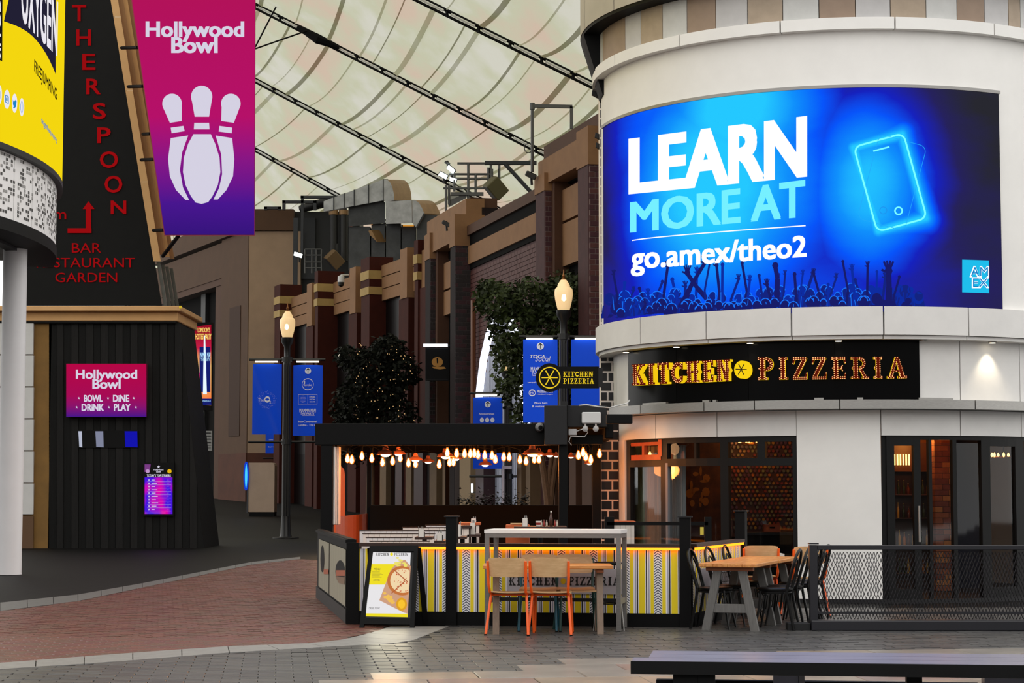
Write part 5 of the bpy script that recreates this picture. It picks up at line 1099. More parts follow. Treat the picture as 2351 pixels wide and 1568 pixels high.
def brickface(par, fr, s, n0, n1, z0, z1, hh, lw, mats, parts=0, nm='brick', off=.03):
    z = z0; r = 0; st = [MB() for _ in mats]; c = 0
    while z < z1 - .02:
        n = n0 - (lw / 2 if r % 2 else 0)
        while n < n1 - .02:
            a, b = max(n, n0) + .012, min(n + lw, n1) - .012
            if b - a > .03:
                t = random.randrange(len(mats)); q = fr.box(MB(), s - off, s + .01, a, b, z + .012, min(z + hh, z1) - .012)
                if c < parts: obj(nm, q, mats[t], par)
                else: st[t].add(q.v, q.f)
                c += 1
            n += lw
        z += hh; r += 1
    for m, t in zip(mats, st):
        if t.f: obj(nm + 'work', t, m, par, kind='stuff')
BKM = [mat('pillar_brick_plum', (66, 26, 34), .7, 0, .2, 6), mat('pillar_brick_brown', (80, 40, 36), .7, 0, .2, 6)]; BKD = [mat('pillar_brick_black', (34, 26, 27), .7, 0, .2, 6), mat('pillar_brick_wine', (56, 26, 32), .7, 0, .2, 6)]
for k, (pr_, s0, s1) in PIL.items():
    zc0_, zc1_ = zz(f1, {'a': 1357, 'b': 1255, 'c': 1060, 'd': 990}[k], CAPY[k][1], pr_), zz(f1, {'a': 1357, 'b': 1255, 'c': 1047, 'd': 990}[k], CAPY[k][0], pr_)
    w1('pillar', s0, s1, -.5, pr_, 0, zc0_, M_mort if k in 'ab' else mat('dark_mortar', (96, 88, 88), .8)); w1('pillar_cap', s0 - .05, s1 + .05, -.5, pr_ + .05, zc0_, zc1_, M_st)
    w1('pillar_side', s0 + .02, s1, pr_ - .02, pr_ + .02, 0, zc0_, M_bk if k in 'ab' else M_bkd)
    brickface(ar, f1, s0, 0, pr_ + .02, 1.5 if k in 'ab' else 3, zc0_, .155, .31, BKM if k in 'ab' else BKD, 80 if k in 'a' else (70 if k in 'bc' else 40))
# bays between the pillar pairs
for (q0, q1, zt, pxs, ys) in ((sa, sb, zA, (1292, 1331), (405, 497, 600)), (sc_, sd, zC, (1010, 1033), (590, 665, 722))):
    w1('bay_beam', q0[1], q1[2], -.5, .18, zt - 1.3, zt - (.5 if q0 is sa else 0), M_st); w1('parapet', q0[1] - (.4 if q0 is sa else -.1), q1[2], -1, .0, zt - .5, zt + (0 if q0 is sa else .06), M_std)
    s0, s1 = q0[2], q1[1]; zp = zz(f1, pxs[1], ys[0], -.3); zm = zz(f1, pxs[1], ys[1], -.3); zl = zz(f1, pxs[1], ys[2], -.3)
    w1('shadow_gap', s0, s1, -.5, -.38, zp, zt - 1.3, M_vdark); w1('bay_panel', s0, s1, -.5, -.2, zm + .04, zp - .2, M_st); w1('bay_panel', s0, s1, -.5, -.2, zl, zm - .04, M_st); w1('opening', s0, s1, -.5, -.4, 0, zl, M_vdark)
    w1('bay_jamb', q1[1] - .35, q1[1], -.5, .05, 0, zp + .3, M_std)
    c = f1.p(s0 + .3, -.1, zl - .08); o = obj('soffit_lamp', MB().lathe([(.12, 0), (.12, .05)], c, 12), em('soffit_lamp_lens', (240, 245, 255), 3), ar)
# long bay between them
s0, s1 = sb[2], sc_[1]; z1_, z2_, z3_, z4_ = zz(f1, 1083, 541), zz(f1, 1083, 566), zz(f1, 1083, 607), zz(f1, 1083, 618)
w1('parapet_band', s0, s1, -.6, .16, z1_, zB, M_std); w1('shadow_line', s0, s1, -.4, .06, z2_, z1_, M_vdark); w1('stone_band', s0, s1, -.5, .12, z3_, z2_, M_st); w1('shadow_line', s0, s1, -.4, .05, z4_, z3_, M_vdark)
mb = MB(); z = zz(f1, 1160, 980); r = 0
while z < z4_ - .1:
    s = s0 + .05 - (.2 if r % 2 else 0)
    while s < s1 - .05: f1.box(mb, max(s, s0), min(s + .38, s1), 0, .02, z, z + .13); s += .4
    z += .15; r += 1
obj('brickwork', mb, BKM[1], ar, kind='stuff')
tag(obj('drain_pipe', MB().tube([f1.p(f1.s(1086, .2), .2, 0), f1.p(f1.s(1086, .2), .2, zz(f1, 1086, 690, .2))], .09, 8), mat('copper_brown', (104, 58, 28), .5), origin=f1.p(f1.s(1086, .2), .2, 0)), 'brown drain pipe on the brick wall by the white arch', 'pipe')
# lit white arch of an entrance
t = thing('lit_arch', 'tall white lit arch with slats behind the leafy tree', 'arch', f1.p(f1.s(1150, .3), .3, 0)); on1 = f1.on(.3)
ap = [(1097, 975), (1101, 900), (1110, 826), (1124, 765), (1138, 730), (1150, 708)]; w = [on1(x, y) for x, y in ap]; sx = (w[-1] - f1.o).dot(f1.e)
mir = [f1.p(2 * sx - (p - f1.o).dot(f1.e), .3, p.z) for p in w[:-1]][::-1]
obj('arch_tube', MB().tube([V((w[0].x, w[0].y, 0))] + w + mir + [V((mir[-1].x, mir[-1].y, 0))], .13, 8), em('arch_glow', (236, 240, 255), 1.3), t)
M_sl = mat('slat_white', (170, 176, 196), .5); k = 0
ssA = (w[0] - f1.o).dot(f1.e); s = ssA - .25
zat = lambda s: max(p.z for p in w + mir if True) if False else None
prof = sorted([((p - f1.o).dot(f1.e), p.z) for p in w + mir])
def hz(s):
    for (a, za), (b, zb) in zip(prof, prof[1:]):
        if a <= s <= b: return za + (zb - za) * (s - a) / (b - a)
    return 0
while s > prof[0][0] + .1: obj('slat', f1.box(MB(), s - .16, s, .1, .2, 0, max(.3, hz(s) - .15)), M_sl, t); s -= .2
# far half of the arcade with striped pillars
def w2(nm, s0, s1, n0, n1, z0, z1, m): return obj(nm, f2.box(MB(), s0, s1, n0, n1, z0, z1), m, ar)
zq = zz(f2, 850, 622); S2 = f2.s(600)
w2('wall', -1.5, S2, -1, 0, 0, zq - .6, M_win)
qs = []
for pl, pm, pr_, top in ((627, 640, 675, 654), (720, 727, 773, 623), (827, 846, 884, 590), (950, 958, 978, 551)):
    n, s0, s1 = fitpil(f2, pl, pm, pr_); n = min(n, 1.2); qs.append((n, s0, s1)); z = zz(f2, pm, top, n); h = .36
    w2('pillar', s0, s1, -.3, n, 0, z - 4.4 * h, M_red)
    for k, (m, hh) in enumerate(((M_red, 1.6), (M_yel, 1), (M_red, .9), (M_yel, .9))): w2('pillar_band', s0 - .03, s1 + .03, -.3, n + (.05 if m == M_yel else .02), z - hh * h, z, m); z -= hh * h
for (na, a0, a1), (nb, b0, b1), pp in zip(qs[1:], qs[:-1], ((690, 715), (796, 816), (908, 935))):
    zt = zq
    for k in range(3): w2('stone_course', a1, b0, -.3, .22 - .02 * k, zt - .5 - .5 * k, zt - .03 - .5 * k, M_st)
    sA, sB = f2.s(pp[1], .4), f2.s(pp[0], .4); sB = min(sB, sA + .9); w2('small_pilaster', sA, sB, -.2, .45, zt - 1.75, zt + .25, M_st); w2('brick_pier', sA - .05, sB + .3, -.2, .4, 0, zt - 1.75, M_red)
    for a, b in ((a1 + .15, sA - .15), (sB + .4, b0 - .15)): w2('window', a, b, -.3, .03, 3.2, zt - 1.6, M_win); w2('window_bar', a, b, .03, .08, 6.0, 6.1, M_vdark)
w2('stone_course', -1.2, qs[3][1], -.3, .22, zq - 1.5, zq, M_st); w2('brick_pier', -1.3, qs[3][1], -.2, .3, 0, zq - 1.5, M_red)
w2('stone_course', qs[0][2], S2, -.3, .22, zq - 1.5, zq, M_st)
# pale piers and dark shop fronts at street level, seen through the pergola
M_pier = mat('pale_pier', (104, 82, 58), .8, 0, .1, 3); M_plum = mat('plum_shutter', (52, 22, 26), .6)
for a, b, y0, m in ((828, 834, 1000, M_pier), (872, 886, 1000, M_pier), (905, 922, 1000, M_plum), (931, 944, 1000, M_pier), (950, 970, 1000, M_plum), (986, 1002, 1000, M_pier)):
    s0, s1 = f2.s(b, .5), f2.s(a, .5); w2('street_pier', s0, min(s1, s0 + 1.5), -.2, .5, 0, zz(f2, b, y0, .5), m)
for a, b, m in ((1016, 1029, M_pier), (1046, 1080, mat('lit_pier', (140, 118, 88), .8)), (1092, 1110, M_plum), (1186, 1197, M_pier), (1207, 1217, M_pier), (1304, 1322, M_std), (1336, 1358, M_std)):
    s0, s1 = f1.s(b, .6), f1.s(a, .6); w1('street_pier', s0, min(s1, s0 + 1.6), -.2, .6, 0, zz(f1, b, 990, .6), m)
t = thing('shop_portal', 'pale lavender portal frame in the dark street under the lamps', 'doorway', f1.p(f1.s(1160, 1), 1, 0)); mp1 = f1.on(1.0)
for r in (rect(1152, 1070, 1158, 1165), rect(1158, 1070, 1175, 1077)): obj('frame_bar', MB().prism(r, lambda u, v, d: mp1(u, v, d), -.2, 0), mat('lavender_frame', (150, 138, 150), .5), t)
tag(obj('tube_light', MB().tube([P(1084, 1110, 66), P(1084, 1131, 66)], .04, 8), em('tube_white', (235, 245, 255), 2.5), origin=P(1084, 1131, 66)), 'short upright white light tube on pale pier under pergola', 'lamp')
tag(obj('arched_niche', MB().prism([(766, 1258), (766, 1085), (769, 1074), (776, 1070), (784, 1071), (790, 1078), (792, 1090), (792, 1258)], lambda u, v, d: P(u, v, 52 - d), -.3, 0), mat('rust_orange', (206, 78, 20)), origin=P(779, 1258, 52)), 'orange arched panel glimpsed beside the white side screen', 'panel')
l = bpy.data.lights.new('niche_light', 'POINT'); l.energy = 90; l.color = (1, .6, .3); l.shadow_soft_size = .2; lo = bpy.data.objects.new('niche_light', l); COL.objects.link(lo); lo.location = P(790, 1080, 49)
# black brick pillar beside the tower
bp = thing('brick_pillar', 'black glazed brick pillar with white joints beside the round tower', 'pillar', (X(1395, 31.2), 31.2, 0)); Yb = 31.0
x0, x1 = X(1380, Yb), X(1420, Yb); M_wj = mat('white_joint', (242, 230, 222), .7); M_bb = mat('black_glazed_brick', (20, 17, 22), .3)
obj('core', bx(x0, x1, Yb + .006, Yb + .5, 0, Z(190, Yb)), M_wj, bp); z = 0; r = 0; H = Z(190, Yb)
while z < H:
    xm = X(1396 if r % 2 else 1406, Yb)
    for a, b in ((x0 + .008, xm - .014), (xm + .014, x1)): obj('brick', bx(a, b, Yb, Yb + .1, z + .014, z + .142), M_bb, bp)
    z += .156; r += 1
mb = MB(); 
for y0, y1 in ((815, 0),): pass
tag(obj('wall_ivy', MB().tube([P(1372, 1190, 30.9), P(1374, 1100, 30.9), P(1371, 1040, 30.9)], .03, 5), mat('tan_post', (150, 120, 84), .7), origin=P(1372, 1240, 30.9)), 'thin tan post just left of the black brick pillar', 'post')
for k, (px, py) in enumerate(((1367, 215), (1374, 312), (1376, 335))):
    t = thing('wall_floodlight', '%s dark floodlight on the edge of the round tower' % ['highest', 'middle', 'lowest'][k], 'lamp', P(px, py, 31.2)); c = P(px, py, 31.2)
    obj('head', MB().hexa([c + V(v) for v in ((-.06, -.05, -.02), (.05, -.05, -.08), (.05, .05, -.08), (-.06, .05, -.02), (-.05, -.05, .05), (.06, -.05, 0), (.06, .05, 0), (-.05, .05, .05))]), M_dark, t); obj('arm', MB().tube([c, c + V((.12, .05, -.04))], .012, 5), M_dark, t)
# ---------------------------------------------------------------- beige corner block at the end of the street
bg = thing('beige_block', 'beige rendered corner block with recessed slot, far end of the street', 'building', (X(565, 98), 98, 0)); Yc = 98
M_bgl = mat('beige_render', (158, 132, 108), .85, 0, .08, 1.5); M_bgd = mat('brown_render_shaded', (80, 55, 36), .85, 0, .1, 1.5); M_bgb = mat('brown_base', (78, 40, 24), .85, 0, .2, 1); M_slot = mat('slot_brown', (58, 34, 20), .85)  # brown copy puts the left face's shade into its colour; cornice shares it
def yb(nm, p0, p1, y0, y1, Y0, Y1, m): a, b = P(p0, y1, Y0), P(p1, y0, Y0); return obj(nm, bx(a.x, b.x, Y0, Y1, max(0, a.z) if y1 < 1200 else 0, b.z), m, bg)
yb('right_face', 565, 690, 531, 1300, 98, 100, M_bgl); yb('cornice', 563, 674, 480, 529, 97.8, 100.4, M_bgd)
lfB = (X(375, 112), 112); fb = Fr((X(565, 98), 98), lfB, True)
def lb(nm, pa, pb, ya, yb_, n0, n1, m, base=False):
    s0, s1 = fb.s(pb, 0), fb.s(pa, 0); z1 = zz(fb, pb, ya); z0 = 0 if base else zz(fb, pb, yb_); return obj(nm, fb.box(MB(), s0, s1, n0, n1, z0, z1), m, bg)
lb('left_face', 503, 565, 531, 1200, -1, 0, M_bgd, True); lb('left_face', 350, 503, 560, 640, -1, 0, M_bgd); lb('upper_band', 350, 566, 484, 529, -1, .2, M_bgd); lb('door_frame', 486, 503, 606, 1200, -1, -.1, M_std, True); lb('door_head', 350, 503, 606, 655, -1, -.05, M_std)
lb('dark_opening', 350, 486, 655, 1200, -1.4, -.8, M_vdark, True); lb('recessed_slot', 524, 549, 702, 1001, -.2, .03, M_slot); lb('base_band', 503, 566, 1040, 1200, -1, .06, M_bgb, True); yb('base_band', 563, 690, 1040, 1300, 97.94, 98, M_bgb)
lb('glazing_bar', 432, 442, 655, 1100, -.8, -.6, M_dark)
# lit poster column in the gap
Yp = 88; t = thing('lit_poster', 'tall lit party poster in the dark gap beside the black building', 'poster', P(467, 935, Yp)); sp_ = onY(Yp)
emgrad('poster_glow', [(0, (246, 200, 120)), (.15, (250, 120, 60)), (.3, (240, 160, 90)), (.6, (246, 190, 110)), (.8, (200, 30, 70)), (1, (150, 16, 40))], 1, .2)
obj('case', pbox(445, 488, 740, 942, Yp + .02, Yp + .3), M_black, t); mb = MB(); mb.face([sp_(x, y) for x, y in ((447, 928), (485, 931), (485, 745), (447, 750))], [(0, 0), (1, 0), (1, 1), (0, 1)]); obj('picture', mb, MATS['poster_glow'], t)
def dec(par, nm, mb, m): return obj(nm, mb, m, par, recalc=False)
dec(t, 'print_panel', shape(shape(MB(), rect(458, 796, 483, 900), sp_, .01), rect(450, 915, 485, 930), sp_, .01), em('poster_navy', (20, 30, 110), 1)); dec(t, 'print_beam', shape(MB(), [(468, 770), (471, 770), (475, 905), (466, 905)], sp_, .02), em('poster_white', (225, 240, 255), 1.1))
dec(t, 'print_dot', shape(MB(), disc(454, 866, 5.5, 14, 18), sp_, .02), em('poster_pink', (230, 30, 130), 1))
mb = MB(); text(mb, "LONDON'S", rect(454, 752, 482, 763), sp_, .02, .02); text(mb, 'HOTTEST PARTY', rect(449, 766, 485, 779), sp_, .02, .02); dec(t, 'lettering', mb, em('poster_yellow', (255, 224, 110), 1.1))
mb = MB(); text(mb, 'MAMMA MIA!', rect(459, 809, 483, 821), sp_, .03, .02); text(mb, 'THE PARTY', rect(461, 823, 482, 829), sp_, .03, .01); text(mb, 'mammamiatheparty.co.uk', rect(451, 918, 484, 923), sp_, .03, .01); dec(t, 'lettering', mb, em('poster_pale', (170, 220, 255), 1.1))
obj('stem', MB().tube([P(471, 942, Yp + .1), V((P(471, 942, Yp).x, Yp + .1, 0))], .05, 6), M_black, t)
t = thing('notice_board', 'white notice board standing below the lit party poster', 'sign', P(471, 1035, 86)); obj('board', pbox(457, 487, 989, 1035, 86, 86.1), mat('notice_white', (150, 150, 150), .6), t); s_ = onY(86); mb = MB()
for k, y in enumerate((994, 1001, 1008, 1016, 1022, 1028)): line(mb, 461, y, 484, y, 2.4 if k < 4 else 1, s_, .02)
dec(t, 'print_lines', mb, M_dark); obj('leg', pbox(468, 474, 1035, 1180, 86.02, 86.08), M_dark, t)
# pod with a glowing blue end
Yd = 80; t = thing('info_pod', 'rounded beige pod with glowing blue oval end beside the lamp post', 'kiosk', P(600, 1185, Yd)); zb = P(600, 1184, Yd).z; zt = P(600, 1062, Yd).z; xa_, xb_ = X(570, Yd), X(630, Yd)
mb = MB(); pr2 = [(xa_, zb + .15), (xb_, zb + .15), (xb_, zt - .12), (xb_ - .03, zt - .04), (xb_ - .12, zt), (xa_, zt)]
mb.prism(pr2, lambda u, v, d: V((u, Yd + d, v)), 0, .9); obj('body', mb, mat('pod_beige', (176, 152, 132), .45, 0, .06, 2), t); obj('base', bx(xa_ + .05, xb_, Yd + .05, Yd + .8, zb - .25, zb + .15), M_black, t)
obj('end_cap', MB().box(xa_ - .06, xa_, Yd - .02, Yd + .9, zb + .1, zt), mat('pod_edge', (60, 60, 66), .4), t)
c = P(567, 1093, Yd); e_ = [V((c.x - .03 + .08 * math.cos(a * .2618), Yd - .03, c.z + .56 * math.sin(a * .2618))) for a in range(24)]; obj('glow_oval', MB().face(e_), em('pod_cyan', (70, 200, 255), 1.1), t); obj('oval_ring', MB().tube([p + V((0, -.01, 0)) for p in e_], .03, 6, True), em('pod_blue', (20, 60, 200), 1), t)
# ---------------------------------------------------------------- lamp posts and banners
M_post = mat('lamp_post_black', (17, 17, 18), .4); 
def globe_mat():
    m = bpy.data.materials.new('lamp_globe_glass'); m.use_nodes = True; N = m.node_tree; b = N.nodes['Principled BSDF']; b.inputs['Base Color'].default_value = lin((230, 200, 160)); b.inputs['Roughness'].default_value = .3
    b.inputs['Emission Color'].default_value = lin((255, 214, 150)); b.inputs['Emission Strength'].default_value = .55; return m
M_globe = globe_mat()
def lamp():
    t = thing('lamp_post', 'lamp', 'lamp post', (0, 0, 0), 'street lamps with blue banners')
    obj('base', MB().lathe([(.42, 0), (.42, .03), (.2, .05), (.17, .12), (.145, .7)], n=20), M_post, t, smooth=True)
    mb = MB()
    for k in range(8): a = k * math.pi / 4; mb.tube([(.095 * math.cos(a), .095 * math.sin(a), .1), (.085 * math.cos(a), .085 * math.sin(a), 5.6)], .045, 6)
    obj('post', mb, M_post, t, smooth=True); obj('post_head', MB().lathe([(.11, 5.5), (.13, 5.62), (.1, 5.75), (.1, 6.1), (.19, 6.25), (.21, 6.4)], n=18), M_post, t, smooth=True)
    obj('globe', MB().lathe([(.15, 6.4), (.165, 6.43), (.19, 6.52), (.215, 6.62), (.235, 6.72), (.246, 6.82), (.247, 6.9), (.24, 6.96), (.225, 7.0), (.185, 7.03), (.17, 7.05), (.165, 7.09), (.14, 7.14), (.11, 7.19), (.08, 7.23), (.06, 7.24)], n=22), M_globe, t, smooth=True)
    obj('bulb', MB().lathe([(.02, 6.62), (.07, 6.68), (.07, 6.8), (.02, 6.86)], (0, -.19, 0), n=12), em('lamp_core', (255, 236, 190), 3), t, smooth=True)
    obj('finial', MB().lathe([(.075, 7.24), (.03, 7.3), (.05, 7.34), (.02, 7.4), (.006, 7.52)], n=12), mat('finial_bronze', (150, 96, 50), .4, .6), t, smooth=True)
    for z in (5.69, 3.06): obj('cross_arm', MB().tube([(-1.22, 0, z), (1.22, 0, z)], .04, 8), M_post, t, smooth=True); obj('arm_collar', MB().lathe([(.17, z - .08), (.17, z + .08)], n=14), M_post, t)
    for s in (-1, 1): obj('banner_light', bx(s * .66 - .36, s * .66 + .36, -.1, -.03, 5.6, 5.64), em('banner_light_strip', (255, 244, 225), 3), t)
    return t
lp = lamp(); lp['label'] = 'tall black lamp post with a lit globe and two blue banners, left of the pergola'; lp.location = (X(657, 62.6), 62.6, 0)
def banner_mat(nm, c):
    m = bpy.data.materials.new(nm); m.use_nodes = True; N = m.node_tree; b = N.nodes['Principled BSDF']; b.inputs['Base Color'].default_value = lin(c); b.inputs['Roughness'].default_value = .5; b.inputs['Specular IOR Level'].default_value = .2; return m
M_ban = banner_mat('blue_banner_cloth', (6, 82, 246)); M_bpr = mat('banner_white_print', (236, 240, 255), .5)
def banner(base, side, lb, decor, nfold=0, dz=0, lowz=3.3):
    bx_, by, bz_ = base; x0, x1 = (bx_ - 1.1, bx_ - .17) if side < 0 else (bx_ + .2, bx_ + 1.14); z0, z1 = lowz + dz + bz_, 5.56 + dz + bz_
    def q(u, v): return V((x0 + (x1 - x0) * u, by - .02 + .03 * math.sin(u * 5 + v * 2) * (1 - v) + (.05 * math.exp(-((u - (1 - v) * .95) * 9) ** 2) * nfold) - .03 * v * (1 - v), z0 + (z1 - z0) * v - .05 * (u - .5) ** 2 * (1 if v > .9 else 0)))
    mb = MB(); n = 20
    for k in (0, 1):
        for i in range(n + 1):
            for j in range(n + 1): mb.v.append(q(i / n, j / n) + V((0, .012 * k, 0)))
    K = (n + 1) ** 2
    for i in range(n):
        for j in range(n): a = i * (n + 1) + j; f = (a, a + n + 1, a + n + 2, a + 1); mb.f += [f, tuple(K + x for x in f[::-1])]
    b = obj('banner', mb, M_ban, smooth=True, origin=V(((x0 + x1) / 2, by, z0)), recalc=False); tag(b, lb, 'banner', 'blue banners on the lamp posts')
    if decor:
        mk = MB(); sf = lambda u, v, d=0: q(u, 1 - v) + V((0, -.012 - d, 0)); DARK.clear(); decor(mk, sf); obj('banner_print', mk, M_bpr, b, recalc=False)
        for cy, s_ in DARK: ma = MB(); line(ma, .5, cy - .03, .5, cy + .03, .02, s_, .005); line(ma, .5, cy - .032, .44, cy - .01, .014, s_, .005); line(ma, .5, cy - .032, .56, cy - .01, .014, s_, .005); obj('arrow_print', ma, M_ink, b, recalc=False)
    for p in ((.04, .99), (.96, .99), (.04, .01), (.96, .01)): pass
    return b
DARK = []
def arrow(mk, sf, cy=.085): shape(mk, disc(.5, cy, .105, .044, 20), sf, .002); DARK.append((cy, sf))
def d_o2(mk, sf):
    text(mk, 'The', rect(.2, .49, .39, .535), sf, .002, .01); ring(mk, .51, .505, .1, .045, .028, sf, .002); text(mk, '2', rect(.58, .525, .65, .56), sf, .002, .01)
    for r, n in ((.2, 34), (.23, 40), (.26, 46)):
        for k in range(n):
            a = k * 2 * math.pi / n; rr = r * (1 if (k * 7) % 5 else 1.08)
            if (k * 13) % 4: shape(mk, disc(.5 + rr * math.cos(a) * 1.15, .51 + rr * math.sin(a) * .45, .006, .0026, 5), sf, .001)
def d_list(mk, sf):
    arrow(mk, sf); ring(mk, .5, .275, .2, .085, .012, sf, .002, 30); text(mk, 'bonobo', rect(.36, .265, .64, .3), sf, .002, .0); text(mk, 'J', rect(.35, .225, .4, .275), sf, .002)
    for a in ((.18, .42, .82, .42), (.18, .555, .82, .555)): line(mk, *a, .004, sf, .002)
    for x in (.18, .5, .82): shape(mk, rect(x - .004, .42, x + .004, .555), sf, .002)
    for i in range(7):
        for j in range(6):
            if abs(i - 3) + abs(j - 2.5) < 4: shape(mk, disc(.24 + .033 * i, .44 + .018 * j, .008, .0035, 6), sf, .002)
    for k, s in enumerate(('PADEL', 'SOCIAL', 'CLUB')): text(mk, s, rect(.56, .446 + k * .034, .76, .462 + k * .034), sf, .002)
    text(mk, 'MAMMA MIA!', rect(.22, .62, .78, .67), sf, .002, .02); text(mk, 'THE PARTY', rect(.25, .675, .74, .705), sf, .002, .015); line(mk, .32, .716, .74, .716, .004, sf, .002)
    text(mk, 'InterContinental', rect(.18, .785, .82, .815), sf, .002); text(mk, 'London - The O2', rect(.18, .835, .84, .863), sf, .002)
def d_bars(mk, sf):
    arrow(mk, sf); text(mk, 'TOCA', rect(.2, .19, .63, .23), sf, .002, .03, .2); text(mk, 'Social', rect(.35, .205, .8, .27), sf, .003, .0, .3)
    text(mk, 'MAMMA MIA!', rect(.22, .335, .78, .39), sf, .002, .02); text(mk, 'THE PARTY', rect(.25, .4, .72, .43), sf, .002, .015); line(mk, .27, .44, .7, .44, .004, sf, .002)
    text(mk, 'wetherspoon', rect(.13, .51, .88, .535), sf, .002, .015); ring(mk, .26, .645, .1, .042, .016, sf, .002); text(mk, 'Hi', rect(.2, .63, .31, .66), sf, .002, .01, .2)
    text(mk, '海底捞火锅', rect(.4, .61, .86, .645), sf, .002); text(mk, 'Haidilao Hotpot', rect(.4, .655, .86, .672), sf, .002)
    text(mk, 'More bars', rect(.33, .755, .7, .778), sf, .002); text(mk, '& restaurants', rect(.26, .795, .78, .818), sf, .002)
def d_arena(mk, sf):
    arrow(mk, sf, .1); text(mk, 'Arena entrances', rect(.2, .22, .72, .245), sf, .002)
    for r, n in ((.32, 3), (.5, 4)):
        for k in range(n): ring(mk, .3 + .18 * k - (.08 if n == 4 else 0), r, .07, .034, .035, sf, .002, 14)
    text(mk, 'Outlet Shopping', rect(.18, .69, .72, .715), sf, .002); text(mk, 'Bars & restaurants', rect(.14, .845, .78, .87), sf, .002)
def d_short(mk, sf): arrow(mk, sf); text(mk, 'MAMMA MIA!', rect(.2, .26, .8, .31), sf, .002, .02); text(mk, 'THE PARTY', rect(.26, .32, .74, .345), sf, .002, .01); line(mk, .18, .4, .82, .4, .004, sf, .002); line(mk, .18, .53, .82, .53, .004, sf, .002); text(mk, 'InterContinental', rect(.18, .7, .82, .725), sf, .002)
bl = (X(657, 62.6), 62.6, 0)
banner(bl, -1, 'creased blue banner with the O2 name, left of the lamp post', d_o2, 1); banner(bl, 1, 'blue banner listing venues under an arrow, between lamp post and pergola', d_list, 0, -.04)
br_ = (X(1295, 53), 53, 0); dup(lp, br_, 0, 'black lamp post with a lit globe in front of the leafy tree by the tower')
banner(br_, -1, 'blue banner listing bars and restaurants behind the black round blade sign', d_bars, 0, .06); banner(br_, 1, 'plain blue banner half hidden by the round tower', None, 0, .06)
bm = (X(973, 82), 82, 0); dup(lp, bm, 0, 'lamp post half hidden behind the hanging pub sign'); banner(bm, -1, 'small blue banner over the middle of the pergola', d_short)
bk = (X(660, 97), 97, 0); dup(lp, bk, 0, 'farthest lamp post hidden behind the tall left lamp post'); banner(bk, -1, 'dim blue banner peeping out left behind the lamp post', d_arena); banner(bk, 1, 'dim blue banner peeping out under the venue list banner', None)
ba = (X(1162, 60), 60, 0)
t5 = dup(lp, (X(1166, 62), 62, -1.1), 0, 'lamp post inside the leafy tree by the white arch'); banner((X(1166, 62), 62, -1.1), -1, 'blue banner of arena entrances before the white lit arch', d_arena)
# pub sign
t = thing('pub_sign', 'dark hanging pub sign with a golden emblem under a bright strip light', 'sign', P(1002, 875, 72)); Yq = 72; sq_ = onY(Yq)
obj('plate', MB().prism(rect(977, 798, 1030, 874), lambda u, v, d: P(u, v, Yq + .1 - d), 0, .12), M_black, t); mb = MB(); line(mb, 979, 801, 1028, 801, 1, sq_, .03); line(mb, 979, 871, 1028, 871, 1, sq_, .03); obj('border_print', mb, M_dark, t)
mb = MB(); shape(mb, disc(1004, 831, 13, 11, 22), sq_, .035); shape(mb, [(992, 842), (1020, 842), (1024, 846), (1010, 848), (996, 846)], sq_, .036); obj('emblem', mb, mat('emblem_gold', (178, 122, 36), .5), t); mb = MB(); shape(mb, [(1002, 822), (1006, 822), (1005, 834), (1003, 834)], sq_, .045); obj('emblem_mark', mb, M_black, t)
obj('light_strip', MB().box(X(971, Yq), X(1027, Yq), Yq - .1, Yq, Z(796, Yq), Z(790, Yq)), em('sign_strip', (225, 235, 255), 3), t); obj('arm', MB().tube([P(970, 794, Yq + .05), P(1046, 794, Yq + .05)], .05, 6), M_black, t)
tag(obj('wall_spot', MB().lathe([(.06, -.06), (.07, .06)], P(777, 817, 79), 10), em('spot_lens', (255, 240, 210), 3), origin=P(777, 817, 79)), 'small bright wall spot left of the dark tree', 'lamp')
lo = bpy.data.lights.new('wall_spot_light', 'SPOT'); lo.energy = 260; lo.color = (1, .6, .25); lo.spot_size = .6; o = bpy.data.objects.new('wall_spot_light', lo); COL.objects.link(o); o.location = P(783, 818, 79); o.rotation_euler = (.25, 0, 0)
# ---------------------------------------------------------------- trees
M_leaf = mat('leaf_dark', (20, 28, 16), .55, 0, .4, 1.2, alt=(64, 78, 34), spec=.3); M_leafd = mat('leaf_black_green', (14, 18, 13), .7, 0, .4, 2, alt=(30, 34, 24), spec=.2); M_trunk = mat('tree_bark', (104, 74, 50), .8, 0, .25, 12, .3, stretch=(4, 4, 1))
def leaves(mb, c, r, n, s):
    for _ in range(n):
        d = V((random.gauss(0, 1), random.gauss(0, 1), random.gauss(0, 1))); d.normalize(); p = c + V((d.x * r[0], d.y * r[1], d.z * r[2])) * random.uniform(.55, 1.05)
        a = V((random.uniform(-1, 1), random.uniform(-1, 1), random.uniform(-1, .3))).normalized(); b = a.cross(V((random.uniform(-1, 1), random.uniform(-1, 1), random.uniform(-1, 1)))).normalized(); L = s * random.uniform(.7, 1.3)
        mb.add([p, p + a * L * .5 + b * L * .28, p + a * L, p + a * L * .5 - b * L * .28], [(0, 1, 2, 3)])
random.seed(21)
Yt = 57; t = thing('leafy_tree', 'dark leafy tree with forked trunk behind the pergola and right lamp post', 'tree', (X(1262, Yt), Yt, 0)); mb = MB()
